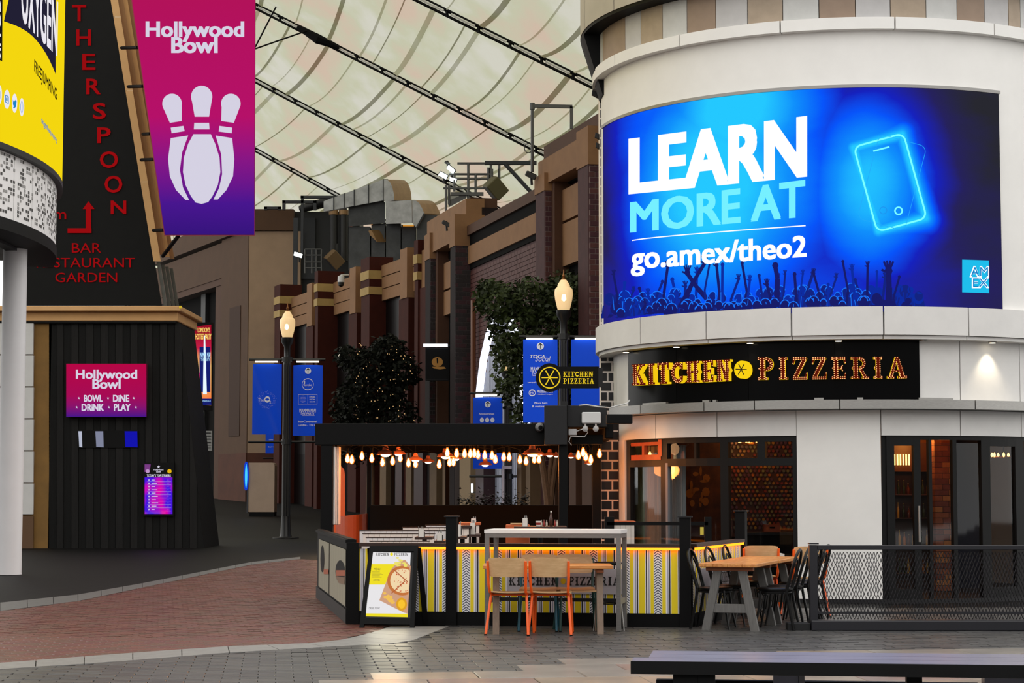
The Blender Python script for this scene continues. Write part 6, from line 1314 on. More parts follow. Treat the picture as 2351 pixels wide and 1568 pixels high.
for (px, py, rx, rz, n) in ((1140, 690, 50, 45, 900), (1215, 690, 60, 55, 1100), (1300, 680, 60, 60, 1100), (1350, 720, 42, 70, 900), (1180, 750, 60, 60, 900), (1260, 760, 65, 60, 1100), (1340, 800, 45, 80, 700), (1215, 830, 60, 60, 700), (1190, 900, 38, 60, 420), (1160, 850, 30, 60, 300), (1290, 860, 50, 60, 500), (1195, 960, 20, 40, 120), (1120, 660, 26, 20, 200), (1170, 800, 40, 40, 400)):
    c = P(px, py, Yt + random.uniform(-.6, .6)); k = Yt / F; leaves(mb, c, (rx * k, 1.2, rz * k), n, .17)
obj('foliage', mb, M_leaf, t, kind='stuff', recalc=False)
tk = lambda pts, r: [P(x, y, Yt) for x, y in pts]
g0 = V((X(1262, Yt), Yt, 0))
for pts, r in (([(1264, 1235), (1258, 1150), (1248, 1080), (1236, 1000), (1215, 900), (1190, 800)], [.14, .12, .1, .09, .07, .04]), ([(1262, 1180), (1268, 1120), (1276, 1060), (1280, 980), (1290, 850), (1310, 740)], [.1, .09, .08, .07, .05, .03]), ([(1260, 1150), (1262, 1080), (1268, 1040), (1262, 950), (1250, 800)], [.08, .07, .06, .05, .03])): obj('trunk', MB().tube([P(x, y, Yt) for x, y in pts], r, 8), M_trunk, t, smooth=True)
obj('trunk_base', MB().tube([g0, P(1264, 1230, Yt)], [.2, .15], 8), M_trunk, t)
Yt = 74; t = thing('fairy_light_tree', 'dark tree sprinkled with fairy lights, middle of the street', 'tree', (X(850, Yt), Yt, 0)); mb = MB(); md = MB()
for (px, py, rx, rz, n) in ((890, 800, 40, 32, 800), (925, 850, 38, 45, 700), (850, 840, 55, 45, 1100), (800, 820, 32, 30, 400), (860, 900, 75, 55, 1500), (810, 930, 48, 50, 900), (900, 950, 60, 50, 900), (840, 1010, 70, 60, 700), (790, 985, 25, 40, 300)):
    c = P(px, py, Yt + random.uniform(-.5, .5)); k = Yt / F; leaves(mb, c, (rx * k, 1.3, rz * k), n, .2)
for k in range(75):
    px, py = random.uniform(812, 952), random.uniform(788, 972); c = P(px, py, Yt - 1.4); md.lathe([(.01, -.015), (.018, 0), (.01, .015)], c, 5)
obj('foliage', mb, M_leafd, t, kind='stuff', recalc=False); obj('fairy_lights', md, em('fairy_light', (255, 206, 140), .75), t, kind='stuff'); obj('trunk', MB().tube([V((X(850, Yt), Yt, 0)), P(852, 1000, Yt), P(858, 900, Yt)], [.18, .13, .06], 8), M_trunk, t)
# ---------------------------------------------------------------- bowling building on the left
YH = 52.2; M_clad = mat('black_timber_board', (17, 16, 16), .7, 0, .35, 2.5, .4, spec=.25, stretch=(8, 8, .6)); M_clad2 = mat('black_timber_board_b', (12, 12, 12), .75, 0, .35, 2.5, .4, spec=.2, stretch=(8, 8, .6))
hb = thing('bowling_building', 'black boarded building with sandstone cornice and a tall tapering sign wall', 'building', (X(300, YH), YH, 0)); sH = onY(YH)
zt = P(400, 742, YH).z; k = 0
def edge(py): return 412 + (py - 742) * (468 - 412) / (1258 - 742)
x = 112
while x < 468.5:
    e = min(x + 17, 469); q0, q1 = x + .5, e - .3; y0 = 742
    pts = [(q0, 1262), (q1, 1262), (q1, 742), (q0, 742)]
    if q1 > 412:        # boards cut by the battered corner
        ya = 742 + max(0, (q0 - 412)) / (468 - 412) * 516; yb_ = 742 + (q1 - 412) / 56 * 516; pts = [(q0, 1262), (q1, 1262), (q1, min(1258, yb_)), (q0, ya)]
        if q0 < 412: pts = [(q0, 1262), (q1, 1262), (q1, yb_), (412, 742), (q0, 742)]
    w = []
    for px, py in pts: p = P(px, py, YH - (.02 if k % 2 else 0)); p.z = max(0, p.z) if py < 1261 else 0; w.append(p)
    n = len(w); vs = w + [p + V((0, .08, 0)) for p in w]; obj('cladding_board', MB().add(vs, [tuple(range(n)), tuple(range(n, 2 * n))[::-1]] + [(i, n + i, n + (i + 1) % n, (i + 1) % n) for i in range(n)]), M_clad if k % 2 else M_clad2, hb); x = e; k += 1
c0, c1 = P(412, 742, YH), P(469, 1260, YH); c1.z = 0; d0, d1 = V((c0.x - .05, 55, c0.z)), V((c1.x - .02, 55, 0))
obj('side_wall', MB().hexa([c1, d1, d1 + V((-.2, 0, 0)), c1 + V((-.2, .1, 0)), c0, d0, d0 + V((-.2, 0, 0)), c0 + V((-.2, .1, 0))]), M_clad2, hb); obj('core', bx(X(112, YH), c0.x - .1, YH + .08, YH + 2.7, 0, zt), M_black, hb)
# cornice
for nm, p1, ya, yb2, pr_ in (('cornice_lower', 408, 716, 737, .12), ('cornice_upper', 415, 702, 714, .35)):
    a, b = P(-60, yb2, YH - pr_), P(p1, ya, YH - pr_); obj(nm, bx(a.x, b.x, YH - pr_, YH + 3.0 + pr_, a.z, b.z, .02), mat('cornice_sand', (206, 160, 108), .75, 0, .06, 2), hb)
obj('cornice_soffit', bx(P(-60, 740, YH).x, P(405, 740, YH).x, YH - .1, YH + 2.9, P(0, 743, YH).z, P(0, 737, YH).z), M_black, hb)
tag(obj('yellow_tag', pbox(411, 417, 702, 708, YH - .37, YH - .355), mat('tag_yellow', (250, 220, 30), .5), origin=P(414, 708, YH - .37)), 'tiny yellow tag on the cornice corner', 'marker')
# stone pier at the left with pale slabs
Yp2 = YH - .05
obj('pier_wall', bx(X(-60, YH), X(112, YH), YH, YH + 1, 0, P(0, 742, YH).z), mat('ochre_render', (120, 88, 40), .8, 0, .15, 2), hb)
M_slab = mat('pale_slab', (196, 196, 196), .6, 0, .05, 2)
for k in range(6): obj('stone_slab', pbox(-40, 76.5, 741 + 73.5 * k + 1.5, 741 + 73.5 * (k + 1) - 1.5, YH - .12, YH - .02), M_slab, hb)
obj('pier_base', pbox(-40, 76.5, 1184, 1262, YH - .1, YH - .02), mat('base_brown', (92, 66, 44), .8), hb)
# tall tapering sign wall
Ys = 51.9; sS = onY(Ys); M_sw = mat('sign_wall_black', (11, 11, 11), .7, 0, .2, 3, spec=.2)
obj('sign_wall', MB().prism([(40, 702), (372, 702), (247, -60), (40, -60)], lambda u, v, d: P(u, v, Ys + .5 - d), 0, .5), M_sw, hb)
def band(nm, o0, o1, y0, y1, dY, m):    # strip parallel to the slanting edge
    f = lambda y: 247 + (y + 60) * (372 - 247) / 762
    return obj(nm, MB().prism([(f(y1) + o0 * 1, y1), (f(y1) + o1, y1), (f(y0) + o1, y0), (f(y0) + o0, y0)], lambda u, v, d: P(u, v, Ys + dY + .5 - d), -1.2, .5), m, hb)
M_e1 = mat('edge_stone', (206, 162, 108), .75, 0, .06, 2); M_e2 = mat('edge_stone_brown', (150, 112, 74), .75, 0, .06, 2); M_eg = mat('edge_lead', (84, 84, 80), .5, .2, .2, 6)
for k, (y0, y1) in enumerate(((-60, 38.7), (39.3, 208.2), (208.8, 417.2), (417.8, 600))): band('edge_stone', -3, 14, y0, y1, -.02, M_e1)
band('edge_step', 14, 26, -60, 585, .25, M_e2); band('edge_step', 26, 36, -60, 590, .5, M_e1); band('edge_step', 36, 46, -60, 595, .8, M_e2)
for k in range(4): band('lead_fin', 4 + 9 * k, 12 + 9 * k, 602 if k == 0 else 604 + k * 4, 702, .1 + .2 * k, M_eg)
M_rl = em('red_letter', (150, 12, 16), 1.0)
for ch, x0, y0, x1, y1 in (('T', 166, 12, 197, 48), ('H', 176, 68, 208, 104), ('E', 190, 124, 218, 160), ('R', 199, 181, 230, 216), ('S', 214, 237, 242, 273), ('P', 224, 293, 253, 328), ('O', 230, 348, 270, 385), ('O', 241, 404, 280, 442), ('N', 255, 461, 289, 491)):
    obj('letter', text(MB(), ch, rect(x0, y0, x1, y1), sS, .03, .015), M_rl, hb, recalc=False)
for s, r in (('m', (123, 487, 152, 503)), ('BAR', (165, 558, 232, 580)), ('RESTAURANT', (84, 592, 309, 614)), ('GARDEN', (127, 626, 269, 648))): obj('lettering', text(MB(), s, rect(*r), sS, .03, .012), M_rl, hb, recalc=False)
mb = MB(); shape(mb, rect(155, 524, 210, 535), sS, .03); shape(mb, rect(197, 480, 209, 528), sS, .031); shape(mb, [(190, 480), (203, 462), (217, 480)], sS, .03); obj('arrow_print', mb, M_rl, hb)
# viewing slot; glowing panes paint the reflections in its glass
sl_ = thing('slot_window', 'narrow dark slot window under the small bowling sign', 'window', P(248, 1027, YH)); obj('frame', pbox(178, 318, 988, 1028, YH - .04, YH - .02), M_black, sl_)
for p0, p1, c in ((180, 189, (200, 205, 225)), (219, 238, (140, 145, 170)), (286, 316, (24, 24, 190))): obj('reflection_pane', MB().prism([(p0 + 2, 1026), (p1, 1027), (p1 - 1, 990), (p0, 990)], lambda u, v, d: P(u, v, YH - .045 - d), 0, .01), em('pane_%d' % c[0], c, .8), sl_)
# bowling signs
Hg = emgrad('bowling_gradient', [(0, (56, 22, 130)), (.12, (76, 24, 150)), (.28, (140, 24, 140)), (.45, (190, 18, 110)), (1, (186, 20, 90))], .9, .0)
Hs = emgrad('bowling_gradient_small', [(0, (70, 24, 140)), (.2, (140, 20, 110)), (.4, (170, 12, 86)), (1, (186, 8, 70))], .95)
M_hw = em('bowling_white', (218, 214, 232), .95)
t = thing('bowling_sign', 'small magenta bowling sign on the black boards', 'sign', P(244, 957, YH - .2)); so = onY(YH - .22)
obj('case', pbox(152, 336, 835, 957, YH - .21, YH - .03), mat('case_magenta', (110, 10, 60), .5), t); mb = MB(); mb.face([so(x, y) for x, y in ((152, 957), (336, 957), (336, 835), (152, 835))], [(0, 0), (1, 0), (1, 1), (0, 1)]); obj('sign_face', mb, Hs, t)
mb = MB()
for s, r, b in (('Hollywood', (175, 849, 314, 876), .03), ('Bowl', (213, 871, 276, 892), .03), ('BOWL', (193, 907, 235, 922), .04), ('DiNE', (260, 907, 296, 922), .04), ('DRiNK', (188, 928, 238, 943), .04), ('PLAY', (262, 928, 299, 943), .04)): text(mb, s, rect(*r), so, .004, b)
for x, y in ((181, 914), (248, 914), (307, 914), (176, 935), (250, 935), (312, 935)): shape(mb, star(x, y, 3.2), so, .004)
obj('lettering', mb, M_hw, t, recalc=False)
t = thing('bowling_banner', 'huge magenta to purple hanging bowling banner with three white pins', 'sign', P(480, 540, 49)); Yb2 = 49; sB = onY(Yb2)
fx = lambda y: 303 + y * (378 - 303) / 540
q = [(378.5, 539), (583.5, 539), (585.5, -60), (fx(-60), -60)]
obj('case', MB().prism([(377, 541), (585, 541), (587, -60), (fx(-60) - 2, -60)], lambda u, v, d: P(u, v, Yb2 + .3 - d), 0, .29), mat('case_crimson', (140, 10, 50), .5), t); mb = MB(); mb.face([sB(x, y) for x, y in q], [(0, 0), (1, 0), (1, 1), (0, 1)]); obj('sign_face', mb, Hg, t)
mb = MB(); text(mb, 'Hollywood', rect(336, 50, 559, 95), sB, .01, .035); text(mb, 'Bowl', rect(395, 86, 498, 121), sB, .012, .035); obj('lettering', mb, M_hw, t, recalc=False)
def pin(nm, polys):
    mb = MB()
    for pl in polys: mb.face([sB(x, y, .01) for x, y in pl])
    return obj(nm, mb, M_hw, t, recalc=False)
def headp(cx, cy, r, bx0, bx1, by): return [(cx + r * math.cos(a), cy + r * 1.03 * math.sin(a)) for a in [math.radians(x) for x in range(155, 386, 14)]] + [(bx1, by), (bx0, by)]
mid = [headp(463, 222, 24.5, 447, 480, 268), [(446, 282), (480, 282), (481, 297), (445, 297)], [(444, 308), (484, 308), (494, 330), (504, 362), (506, 395), (500, 425), (488, 450), (478, 464), (463, 468), (449, 465), (438, 450), (426, 425), (420, 395), (422, 362), (432, 330)]]
pin('pin_print', mid)
pin('pin_print', [headp(395, 238, 22.5, 390, 418, 278) if False else [(395 + 22.5 * math.cos(a), 238 + 23 * math.sin(a)) for a in [math.radians(x) for x in range(160, 381, 14)]] + [(417, 278), (390, 282)], [(392, 293), (421, 289), (424, 301), (394, 306)], [(392, 317), (432, 311), (418, 350), (413, 390), (420, 430), (434, 459), (426, 459), (404, 436), (390, 405), (386, 365)]])
pin('pin_print', [[(530 + 22.5 * math.cos(a), 238 + 23 * math.sin(a)) for a in [math.radians(x) for x in range(160, 381, 14)]] + [(537, 282), (508, 278)], [(504, 289), (533, 293), (532, 306), (502, 302)], [(495, 311), (533, 317), (538, 365), (535, 405), (520, 436), (500, 458), (490, 458), (503, 432), (510, 400), (508, 355)]])
for y, x0, x1 in ((109, 287, 316), (198, 302, 328), (307, 336, 345), (366, 332, 354), (528, 360, 376)): obj('bracket_arm', MB().tube([P(x0 - 8, y + 1, 51.2), P(x1, y, Yb2 + .15)], .045, 6), M_black, t)
obj('brace', MB().tube([P(410, 541, Yb2 + .15), P(374, 588, 51.2)], .05, 6), M_black, t)
# score poster
t = thing('score_screen', 'portrait purple screen listing top strikers on the black boards', 'screen', P(364, 1182, YH - .1)); ss = onY(YH - .12)
obj('case', pbox(328, 400, 1062, 1184, YH - .11, YH - .03), M_black, t)
m = bpy.data.materials.new('score_gradient'); m.use_nodes = True; N = m.node_tree; N.nodes.remove(N.nodes['Principled BSDF']); e = N.nodes.new('ShaderNodeEmission'); uv = N.nodes.new('ShaderNodeUVMap'); mp = N.nodes.new('ShaderNodeMapping'); nz = N.nodes.new('ShaderNodeTexNoise'); r = N.nodes.new('ShaderNodeValToRGB')
nz.inputs['Scale'].default_value = 1.8; nz.inputs['Detail'].default_value = 1; mp.inputs['Rotation'].default_value = (0, 0, .6); r.color_ramp.elements[0].position = .4; r.color_ramp.elements[1].position = .6; r.color_ramp.elements[0].color = lin((70, 24, 220)); r.color_ramp.elements[1].color = lin((220, 10, 170))
N.links.new(uv.outputs[0], mp.inputs[0]); N.links.new(mp.outputs[0], nz.inputs['Vector']); N.links.new(nz.outputs['Fac'], r.inputs[0]); N.links.new(r.outputs[0], e.inputs[0]); N.links.new(e.outputs[0], N.nodes['Material Output'].inputs[0])
mb = MB(); mb.face([ss(x, y) for x, y in ((332, 1180), (396, 1180), (396, 1096), (332, 1096))], [(0, 0), (1, 0), (1, 1), (0, 1)]); obj('picture', mb, m, t)
mb = MB(); text(mb, "TODAY'S TOP STRIKERS", rect(337, 1089, 392, 1095), ss, .004, .03); text(mb, 'Hollywood', rect(353, 1077, 375, 1081), ss, .004, .02); text(mb, 'Bowl', rect(359, 1081, 369, 1085), ss, .004, .02); shape(mb, star(364, 1072, 4), ss, .004)
for k in range(10): y = 1102 + k * 7.5; shape(mb, star(342, y, 2.6), ss, .004); line(mb, 348, y, 355 + (k * 5) % 9, y, 1.6, ss, .004); line(mb, 386, y - 1.2, 386, y + 1.2, .9, ss, .004); line(mb, 338, y + 3.8, 393, y + 3.8, .3, ss, .004)
line(mb, 333, 1177.5, 380, 1177.5, .8, ss, .004); obj('lettering', mb, M_hw, t, recalc=False)
obj('corner_ball', shape(MB(), disc(389, 1082, 5, 5, 14), ss, .004), em('ball_yellow', (230, 180, 20), 1), t); obj('corner_ball', shape(MB(), disc(339, 1082, 4.5, 4.5, 14), ss, .004), em('ball_lilac', (190, 150, 200), 1), t); obj('corner_print', shape(MB(), [(332, 1066), (346, 1066), (344, 1080), (332, 1084)], ss, .002), em('print_mauve', (120, 60, 130), 1), t)
# ---------------------------------------------------------------- round yellow screen and its column
DC = V((-20.0, 35.4, 0)); DR = 11.5
def dcp(R, a, z): return V((DC.x + R * math.cos(a), DC.y + R * math.sin(a), z))
def dhit(px, py, R):
    d = ray(px, py); ox, oy = -DC.x, -DC.y; a = d.x ** 2 + d.y ** 2; b = ox * d.x + oy * d.y; c = ox * ox + oy * oy - R * R; D = b * b - a * c; t_ = (-b - math.sqrt(max(0, D))) / a; h = EYE + d * t_; return math.atan2(h.y - DC.y, h.x - DC.x), h.z
def onD(R): return lambda px, py, off=0: (lambda h: dcp(R + off, h[0], h[1]))(dhit(px, py, R + off))
def darc(mb, R0, R1, a0, a1, z0, z1, n=40):
    o = len(mb.v)
    for k in range(n + 1):
        a = a0 + (a1 - a0) * k / n; mb.v += [dcp(R0, a, z0), dcp(R1, a, z0), dcp(R1, a, z1), dcp(R0, a, z1)]
    for k in range(n): q_ = o + 4 * k; mb.f += [tuple(q_ + i for i in f) for f in ((0, 1, 5, 4), (1, 2, 6, 5), (2, 3, 7, 6), (3, 0, 4, 7))]
    mb.f += [(o, o + 3, o + 2, o + 1), tuple(o + 4 * n + i for i in range(4))]; return mb
al, ah = -1.15, .35; zy0 = dhit(124, 404, DR)[1]; zy0 = (dhit(0, 312, DR)[1] + zy0) / 2; zp0 = dhit(20, 510, DR - .25)[1]; zs_ = dhit(20, 545, DR - .4)[1]
ys = thing('yellow_screen', 'yellow round advertising screen at the top left corner', 'screen', dcp(DR, -.3, zy0)); od = onD(DR + .02)
obj('screen_face', darc(MB(), DR - .2, DR, al, ah, zy0, zy0 + 9), em('screen_yellow', (246, 216, 16), .98), ys, smooth=True); obj('bottom_trim', darc(MB(), DR - .2, DR + .015, al, ah, zy0 - .1, zy0), M_dark, ys, smooth=True)
def dshape(nm, pl, m, off=.0):
    o = []
    for (x0, y0), (x1, y1) in zip(pl, pl[1:] + pl[:1]):
        for k in range(8): o.append((x0 + (x1 - x0) * k / 8, y0 + (y1 - y0) * k / 8))
    return obj(nm, MB().face([od(x, y, off) for x, y in o]), m, ys)
M_nv = em('screen_navy', (34, 32, 52), 1)
npt = [(24, -60), (9, 48), (9, 49)] + [(9 + 119 * k / 10, 49 + 40 * (k / 10) + 82 * (k / 10) ** 3.2) for k in range(1, 11)] + [(129, 60), (131, -60)]
grid = MB(); n = 16      # dark upper field, bent round the drum
for k in range(n):
    x0, x1 = 9 + 119 * k / n, 9 + 119 * (k + 1) / n; f = lambda x: 49 + 40 * ((x - 9) / 119) + 82 * ((x - 9) / 119) ** 3.2
    grid.face([od(x0, f(x0)), od(x1, f(x1)), od(x1, -80), od(x0, -80)])
obj('print_field', grid, M_nv, ys); obj('print_field', MB().face([od(9, 49, .001), od(9.5, -80, .001), od(24, -80, .001), od(24, -20, .001)]), em('screen_yellow', (246, 216, 16)), ys)
def dtext(s, q_, m, off=.012, b=.02): return obj('lettering', text(MB(), s, q_, od, off, b), m, ys, recalc=False)
dtext('OXYGEN', [(48, -80), (133, 6), (131, 128), (50, 46)], em('screen_white2', (235, 232, 240), 1), b=.03)
dtext('FREEJUMPING', [(79, 136), (131, 205), (130, 238), (78, 172)], em('screen_ink', (24, 22, 14), 1), b=.02); dtext('oxygenfreejumping', [(95, 266), (130, 316), (130, 330), (95, 286)], em('screen_blue', (40, 120, 190), 1), b=.02)
obj('print_field', MB().face([od(-20, 128), od(5, 141), od(6, -60), od(-20, -60)]), em('screen_black', (20, 20, 20), 1), ys); dtext('.CO.UK', [(2, -10), (2.2, 138), (-10, 132), (-10, -16)], em('screen_white2', (235, 232, 240)), .013)
for k, (x, y, rx, ry) in enumerate(((-1, 217, 5.5, 22), (16, 228, 7, 22), (33.5, 237, 6.2, 22), (50, 246, 5.6, 21))):
    obj('icon_disc', MB().face([od(px, py, .005) for px, py in disc(x, y, rx, ry, 20)]), em('screen_white2', (235, 232, 240)), ys)
    if k == 1: mb = MB(); [line(mb, *a, 1.6, od, .012) for a in ((12.5, 218, 19.5, 222), (12.5, 234, 19.5, 238), (12.8, 218, 12.8, 234), (19.3, 222, 19.3, 238))]; ring(mb, 16, 228, 2.2, 5, 1.2, od, .012, 14)
    elif k == 2: mb = shape(MB(), [(29.5, 228), (32, 235), (35, 229), (38, 233), (36.5, 245), (33, 249), (30, 247), (32, 244), (29.8, 240)], od, .012)
    elif k == 3: mb = MB(); ring(mb, 50, 246, 3, 14, .8, od, .012, 16)
    else: mb = shape(MB(), rect(-2, 210, 0.5, 226), od, .012)
    obj('icon_print', mb, em('icon_blue', (30, 130, 200) if k != 3 else (170, 170, 210), 1), ys)
dm = thing('perforated_drum', 'white perforated drum under the yellow screen', 'building', dcp(DR, -.3, zp0)); R2 = DR - .1
M_perf = mat('perforated_white', (240, 238, 238), .5, 0, .03, 3); M_hole = mat('perforation_dark', (70, 68, 66), .7); M_holel = mat('perforation_grey', (150, 148, 146), .7)
obj('backing', darc(MB(), R2 - .5, R2 - .05, al, ah, zp0, zy0 - .1), M_hole, dm, smooth=True)
ai = al; k = 0; dz_ = zy0 - .1 - zp0
while ai < ah: b = min(ai + .085, ah); obj('drum_panel', darc(MB(), R2 - .05, R2, ai + .0012, b - .0012, zp0, zy0 - .1, 4), M_perf, dm, smooth=True); ai = b; k += 1
h1, h2 = MB(), MB(); random.seed(4)
for i in range(int((ah - al) / .0095)):
    a = al + i * .0095
    if (i % 9) == 0: continue
    for j in range(15):
        if random.random() < .45: darc(h1 if random.random() < .55 else h2, R2 - .02, R2 + .006, a, a + .0062, zp0 + .08 + dz_ * .92 * (j + .12) / 15, zp0 + .08 + dz_ * .92 * (j + .82) / 15, 1)
obj('perforation', h1, M_hole, dm, kind='stuff'); obj('perforation', h2, M_holel, dm, kind='stuff')
obj('drum_rim', darc(MB(), R2 - .6, R2 + .02, al, ah, zs_, zp0), M_black, dm, smooth=True)
M_sof = mat('soffit_panel', (92, 92, 92), .5, .2, .06, 2)
for k in range(6):
    for a in range(14): obj('soffit_panel', darc(MB(), R2 - .75 - .62 * (k + 1) + .01, R2 - .75 - .62 * k, al + (ah - al) * a / 14 + .001, al + (ah - al) * (a + 1) / 14 - .001, zs_ + .1, zs_ + .15, 3), M_sof, dm)
obj('soffit_edge', darc(MB(), R2 - .76, R2 - .55, al, ah, zs_ - .05, zs_ + .1), M_dark, dm)
Yc2 = 36.3; xc = X(25, Yc2); cl_ = thing('white_column', 'white round column at the left edge under the perforated drum', 'column', (xc, Yc2, 0)); ztop = zs_ + .1
obj('shaft', MB().lathe([(.225, 0), (.225, .02), (.22, .03), (.22, ztop)], (xc, Yc2, 0), 32), mat('column_white', (214, 212, 214), .5, 0, .03, 2), cl_, smooth=True); obj('base_ring', MB().lathe([(.235, 0), (.235, .012)], (xc, Yc2, 0), 32), M_dark, cl_)
# ---------------------------------------------------------------- roof plant above the far arcade
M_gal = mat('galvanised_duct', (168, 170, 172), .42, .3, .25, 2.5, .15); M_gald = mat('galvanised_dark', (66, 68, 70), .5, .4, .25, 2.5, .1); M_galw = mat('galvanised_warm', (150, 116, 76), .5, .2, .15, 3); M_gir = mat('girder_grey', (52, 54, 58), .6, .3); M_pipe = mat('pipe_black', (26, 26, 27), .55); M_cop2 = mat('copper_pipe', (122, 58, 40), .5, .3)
def sq(pts, w, h, up=V((0, 0, 1))):
    mb = MB(); pts = [V(p) for p in pts]; rings = []
    for i, p in enumerate(pts):
        t_ = (pts[min(i + 1, len(pts) - 1)] - pts[max(i - 1, 0)]).normalized(); sd_ = V((0, 1, 0)) if abs(t_.y) < .8 else V((1, 0, 0)); sd_ = (sd_ - t_ * sd_.dot(t_)).normalized(); u = t_.cross(sd_); rings.append([p + sd_ * w * a + u * h * b for a, b in ((-.5, -.5), (.5, -.5), (.5, .5), (-.5, .5))])
    mb.v = [q_ for r_ in rings for q_ in r_]; n_ = len(rings)
    for i in range(n_ - 1):
        for k in range(4): mb.f.append((4 * i + k, 4 * i + (k + 1) % 4, 4 * i + 4 + (k + 1) % 4, 4 * i + 4 + k))
    mb.f += [(0, 1, 2, 3), tuple(4 * (n_ - 1) + k for k in range(4))]; return mb
YR = 88
def vext(pl, Y, dpx, dpy, dY):     # an outline at depth Y drawn back and sideways into a solid
    n = len(pl); vs = [P(x, y, Y) for x, y in pl] + [P(x + dpx, y + dpy, Y + dY) for x, y in pl]
    return MB().add(vs, [tuple(range(n)), tuple(range(2 * n - 1, n - 1, -1))] + [(i, (i + 1) % n, n + (i + 1) % n, n + i) for i in range(n)])
d = thing('roof_duct', 'long silver roof duct with a rounded warm elbow, highest of the ducts', 'duct', P(820, 470, YR + 1), 'ducts over the far arcade')
tp = lambda x: 462 - (x - 742) * 50 / 138; bt = lambda x: 486 - (x - 742) * 26 / 138
xs = [742, 766, 790, 813, 846, 880]
for x0, x1 in zip(xs, xs[1:]): obj('duct_length', vext([(x0 + 1, bt(x0)), (x1 - 1, bt(x1)), (x1 - 1, tp(x1)), (x0 + 1, tp(x0))], YR, 10, 0, 1.6), M_gal, d); obj('flange', vext([(x1 - 1, bt(x1) + 1), (x1 + 1, bt(x1) + 1), (x1 + 1, tp(x1) - 1), (x1 - 1, tp(x1) - 1)], YR - .06, 10, 0, 1.7), M_gir, d)
cv = [(881, 412), (889, 413), (896, 419), (901, 430), (904, 444), (905, 460)]
obj('elbow_side', vext(cv + [(886, 464), (881, 458)], YR - .05, 0, 0, .05), M_gal, d); obj('elbow', vext(cv + [(886, 464), (881, 458)], YR, 40, 1, 2.2), M_galw, d)
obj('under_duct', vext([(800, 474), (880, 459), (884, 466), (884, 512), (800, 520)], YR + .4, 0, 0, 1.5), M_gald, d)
d = thing('roof_duct', 'second silver roof duct bending down at the right, below the highest', 'duct', P(960, 520, YR), 'ducts over the far arcade')
obj('box_length', vext([(885, 463), (945, 459), (946, 512), (886, 514)], YR - .4, 6, 0, 1.6), M_gal, d); cv = [(947, 459), (956, 461), (963, 467), (969, 478), (974, 490)]
obj('elbow_side', vext(cv + [(955, 522), (947, 512)], YR - .45, 0, 0, .05), M_gal, d); obj('elbow', vext(cv + [(955, 522), (947, 512)], YR - .4, 37, 1, 2.0), M_galw, d)
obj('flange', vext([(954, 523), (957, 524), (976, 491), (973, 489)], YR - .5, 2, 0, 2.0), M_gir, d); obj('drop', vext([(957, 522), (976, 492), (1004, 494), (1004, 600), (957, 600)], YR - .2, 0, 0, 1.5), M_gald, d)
d = thing('roof_duct', 'wide dark roof duct right across behind the parapet', 'duct', P(900, 600, YR + 2), 'ducts over the far arcade')
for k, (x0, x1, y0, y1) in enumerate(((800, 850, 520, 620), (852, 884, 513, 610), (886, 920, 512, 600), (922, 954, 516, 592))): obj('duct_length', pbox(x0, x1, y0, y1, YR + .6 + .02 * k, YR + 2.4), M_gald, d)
obj('curved_hood', vext([(846, 530), (851, 528), (857, 536), (862, 547), (866, 556), (850, 540)], YR + .1, 44, 0, 1.2), M_galw, d); obj('lamp_gap', pbox(826, 855, 512, 515, YR + .5, YR + .58), em('gap_glow', (220, 150, 60), .8), d); obj('lamp_gap', pbox(925, 950, 516, 519, YR + .5, YR + .58), em('gap_glow', (220, 150, 60), .8), d)
YR = 97
t = thing('roof_plant', 'black roof plant cabinet with pipes beside the ducts', 'machine', P(735, 650, YR)); obj('cabinet', pbox(672, 826, 486, 680, YR + 1.5, YR + 4), mat('plant_dark', (30, 31, 33), .6), t); obj('louvre_box', pbox(676, 724, 500, 640, YR + 1.3, YR + 1.6), M_gir, t)
for px in (762, 785): obj('black_pipe', MB().tube([P(690, 480, YR + 1), P(px - 22, 464, YR + .6), P(px - 8, 462, YR + .5), P(px, 470, YR + .5), P(px + 4, 485, YR + .5), P(px + 4, 600, YR + .5)], .2, 10), M_pipe, t, smooth=True); obj('pipe_collar', MB().lathe([(.24, -.12), (.24, .12)], P(px + 4, 488, YR + .5), 14), M_galw, t)
obj('copper_riser', MB().tube([P(805, 470, YR + .3), P(805, 680, YR + .3)], .09, 8), M_cop2, t, smooth=True)
t = thing('gantry_frame', 'grey steel gantry frames over the roof plant', 'frame', P(740, 480, YR))
for x0, x1, y, yb3 in ((606, 645, 474, 482), (648, 726, 460, 482), (690, 820, 449, 480)): obj('girder', pbox(x0, x1, y, y + 6, YR - .2, YR), M_gir, t); obj('stanchion', pbox(x0, x0 + 7, y, yb3 + 110 if x0 == 690 else yb3, YR - .2, YR), M_gir, t); obj('stanchion', pbox(x1 - 7, x1, y, yb3, YR - .2, YR), M_gir, t)
obj('post', pbox(672, 684, 500, 690, YR - .1, YR), M_gir, t)
def rail(nm, lb, xs, ys_, Y, z=None):
    t = thing(nm, lb, 'railing', P(xs[0], ys_[-1], Y))
    for y in ys_: obj('rail', MB().tube([P(xs[0], y, Y), P(xs[-1], y + (0), Y)], .035, 6), M_gird, t)
    for x in xs: obj('rail_post', MB().tube([P(x, ys_[0], Y), P(x, ys_[-1] + 12, Y)], .035, 6), M_gird, t)
    return t
M_gird = mat('rail_grey', (92, 92, 92), .5, .4)
rail('guard_rail', 'thin grey guard rail by the left floodlight on the roof', (700, 716, 726, 738), (572, 586, 602, 615), YR - .6)
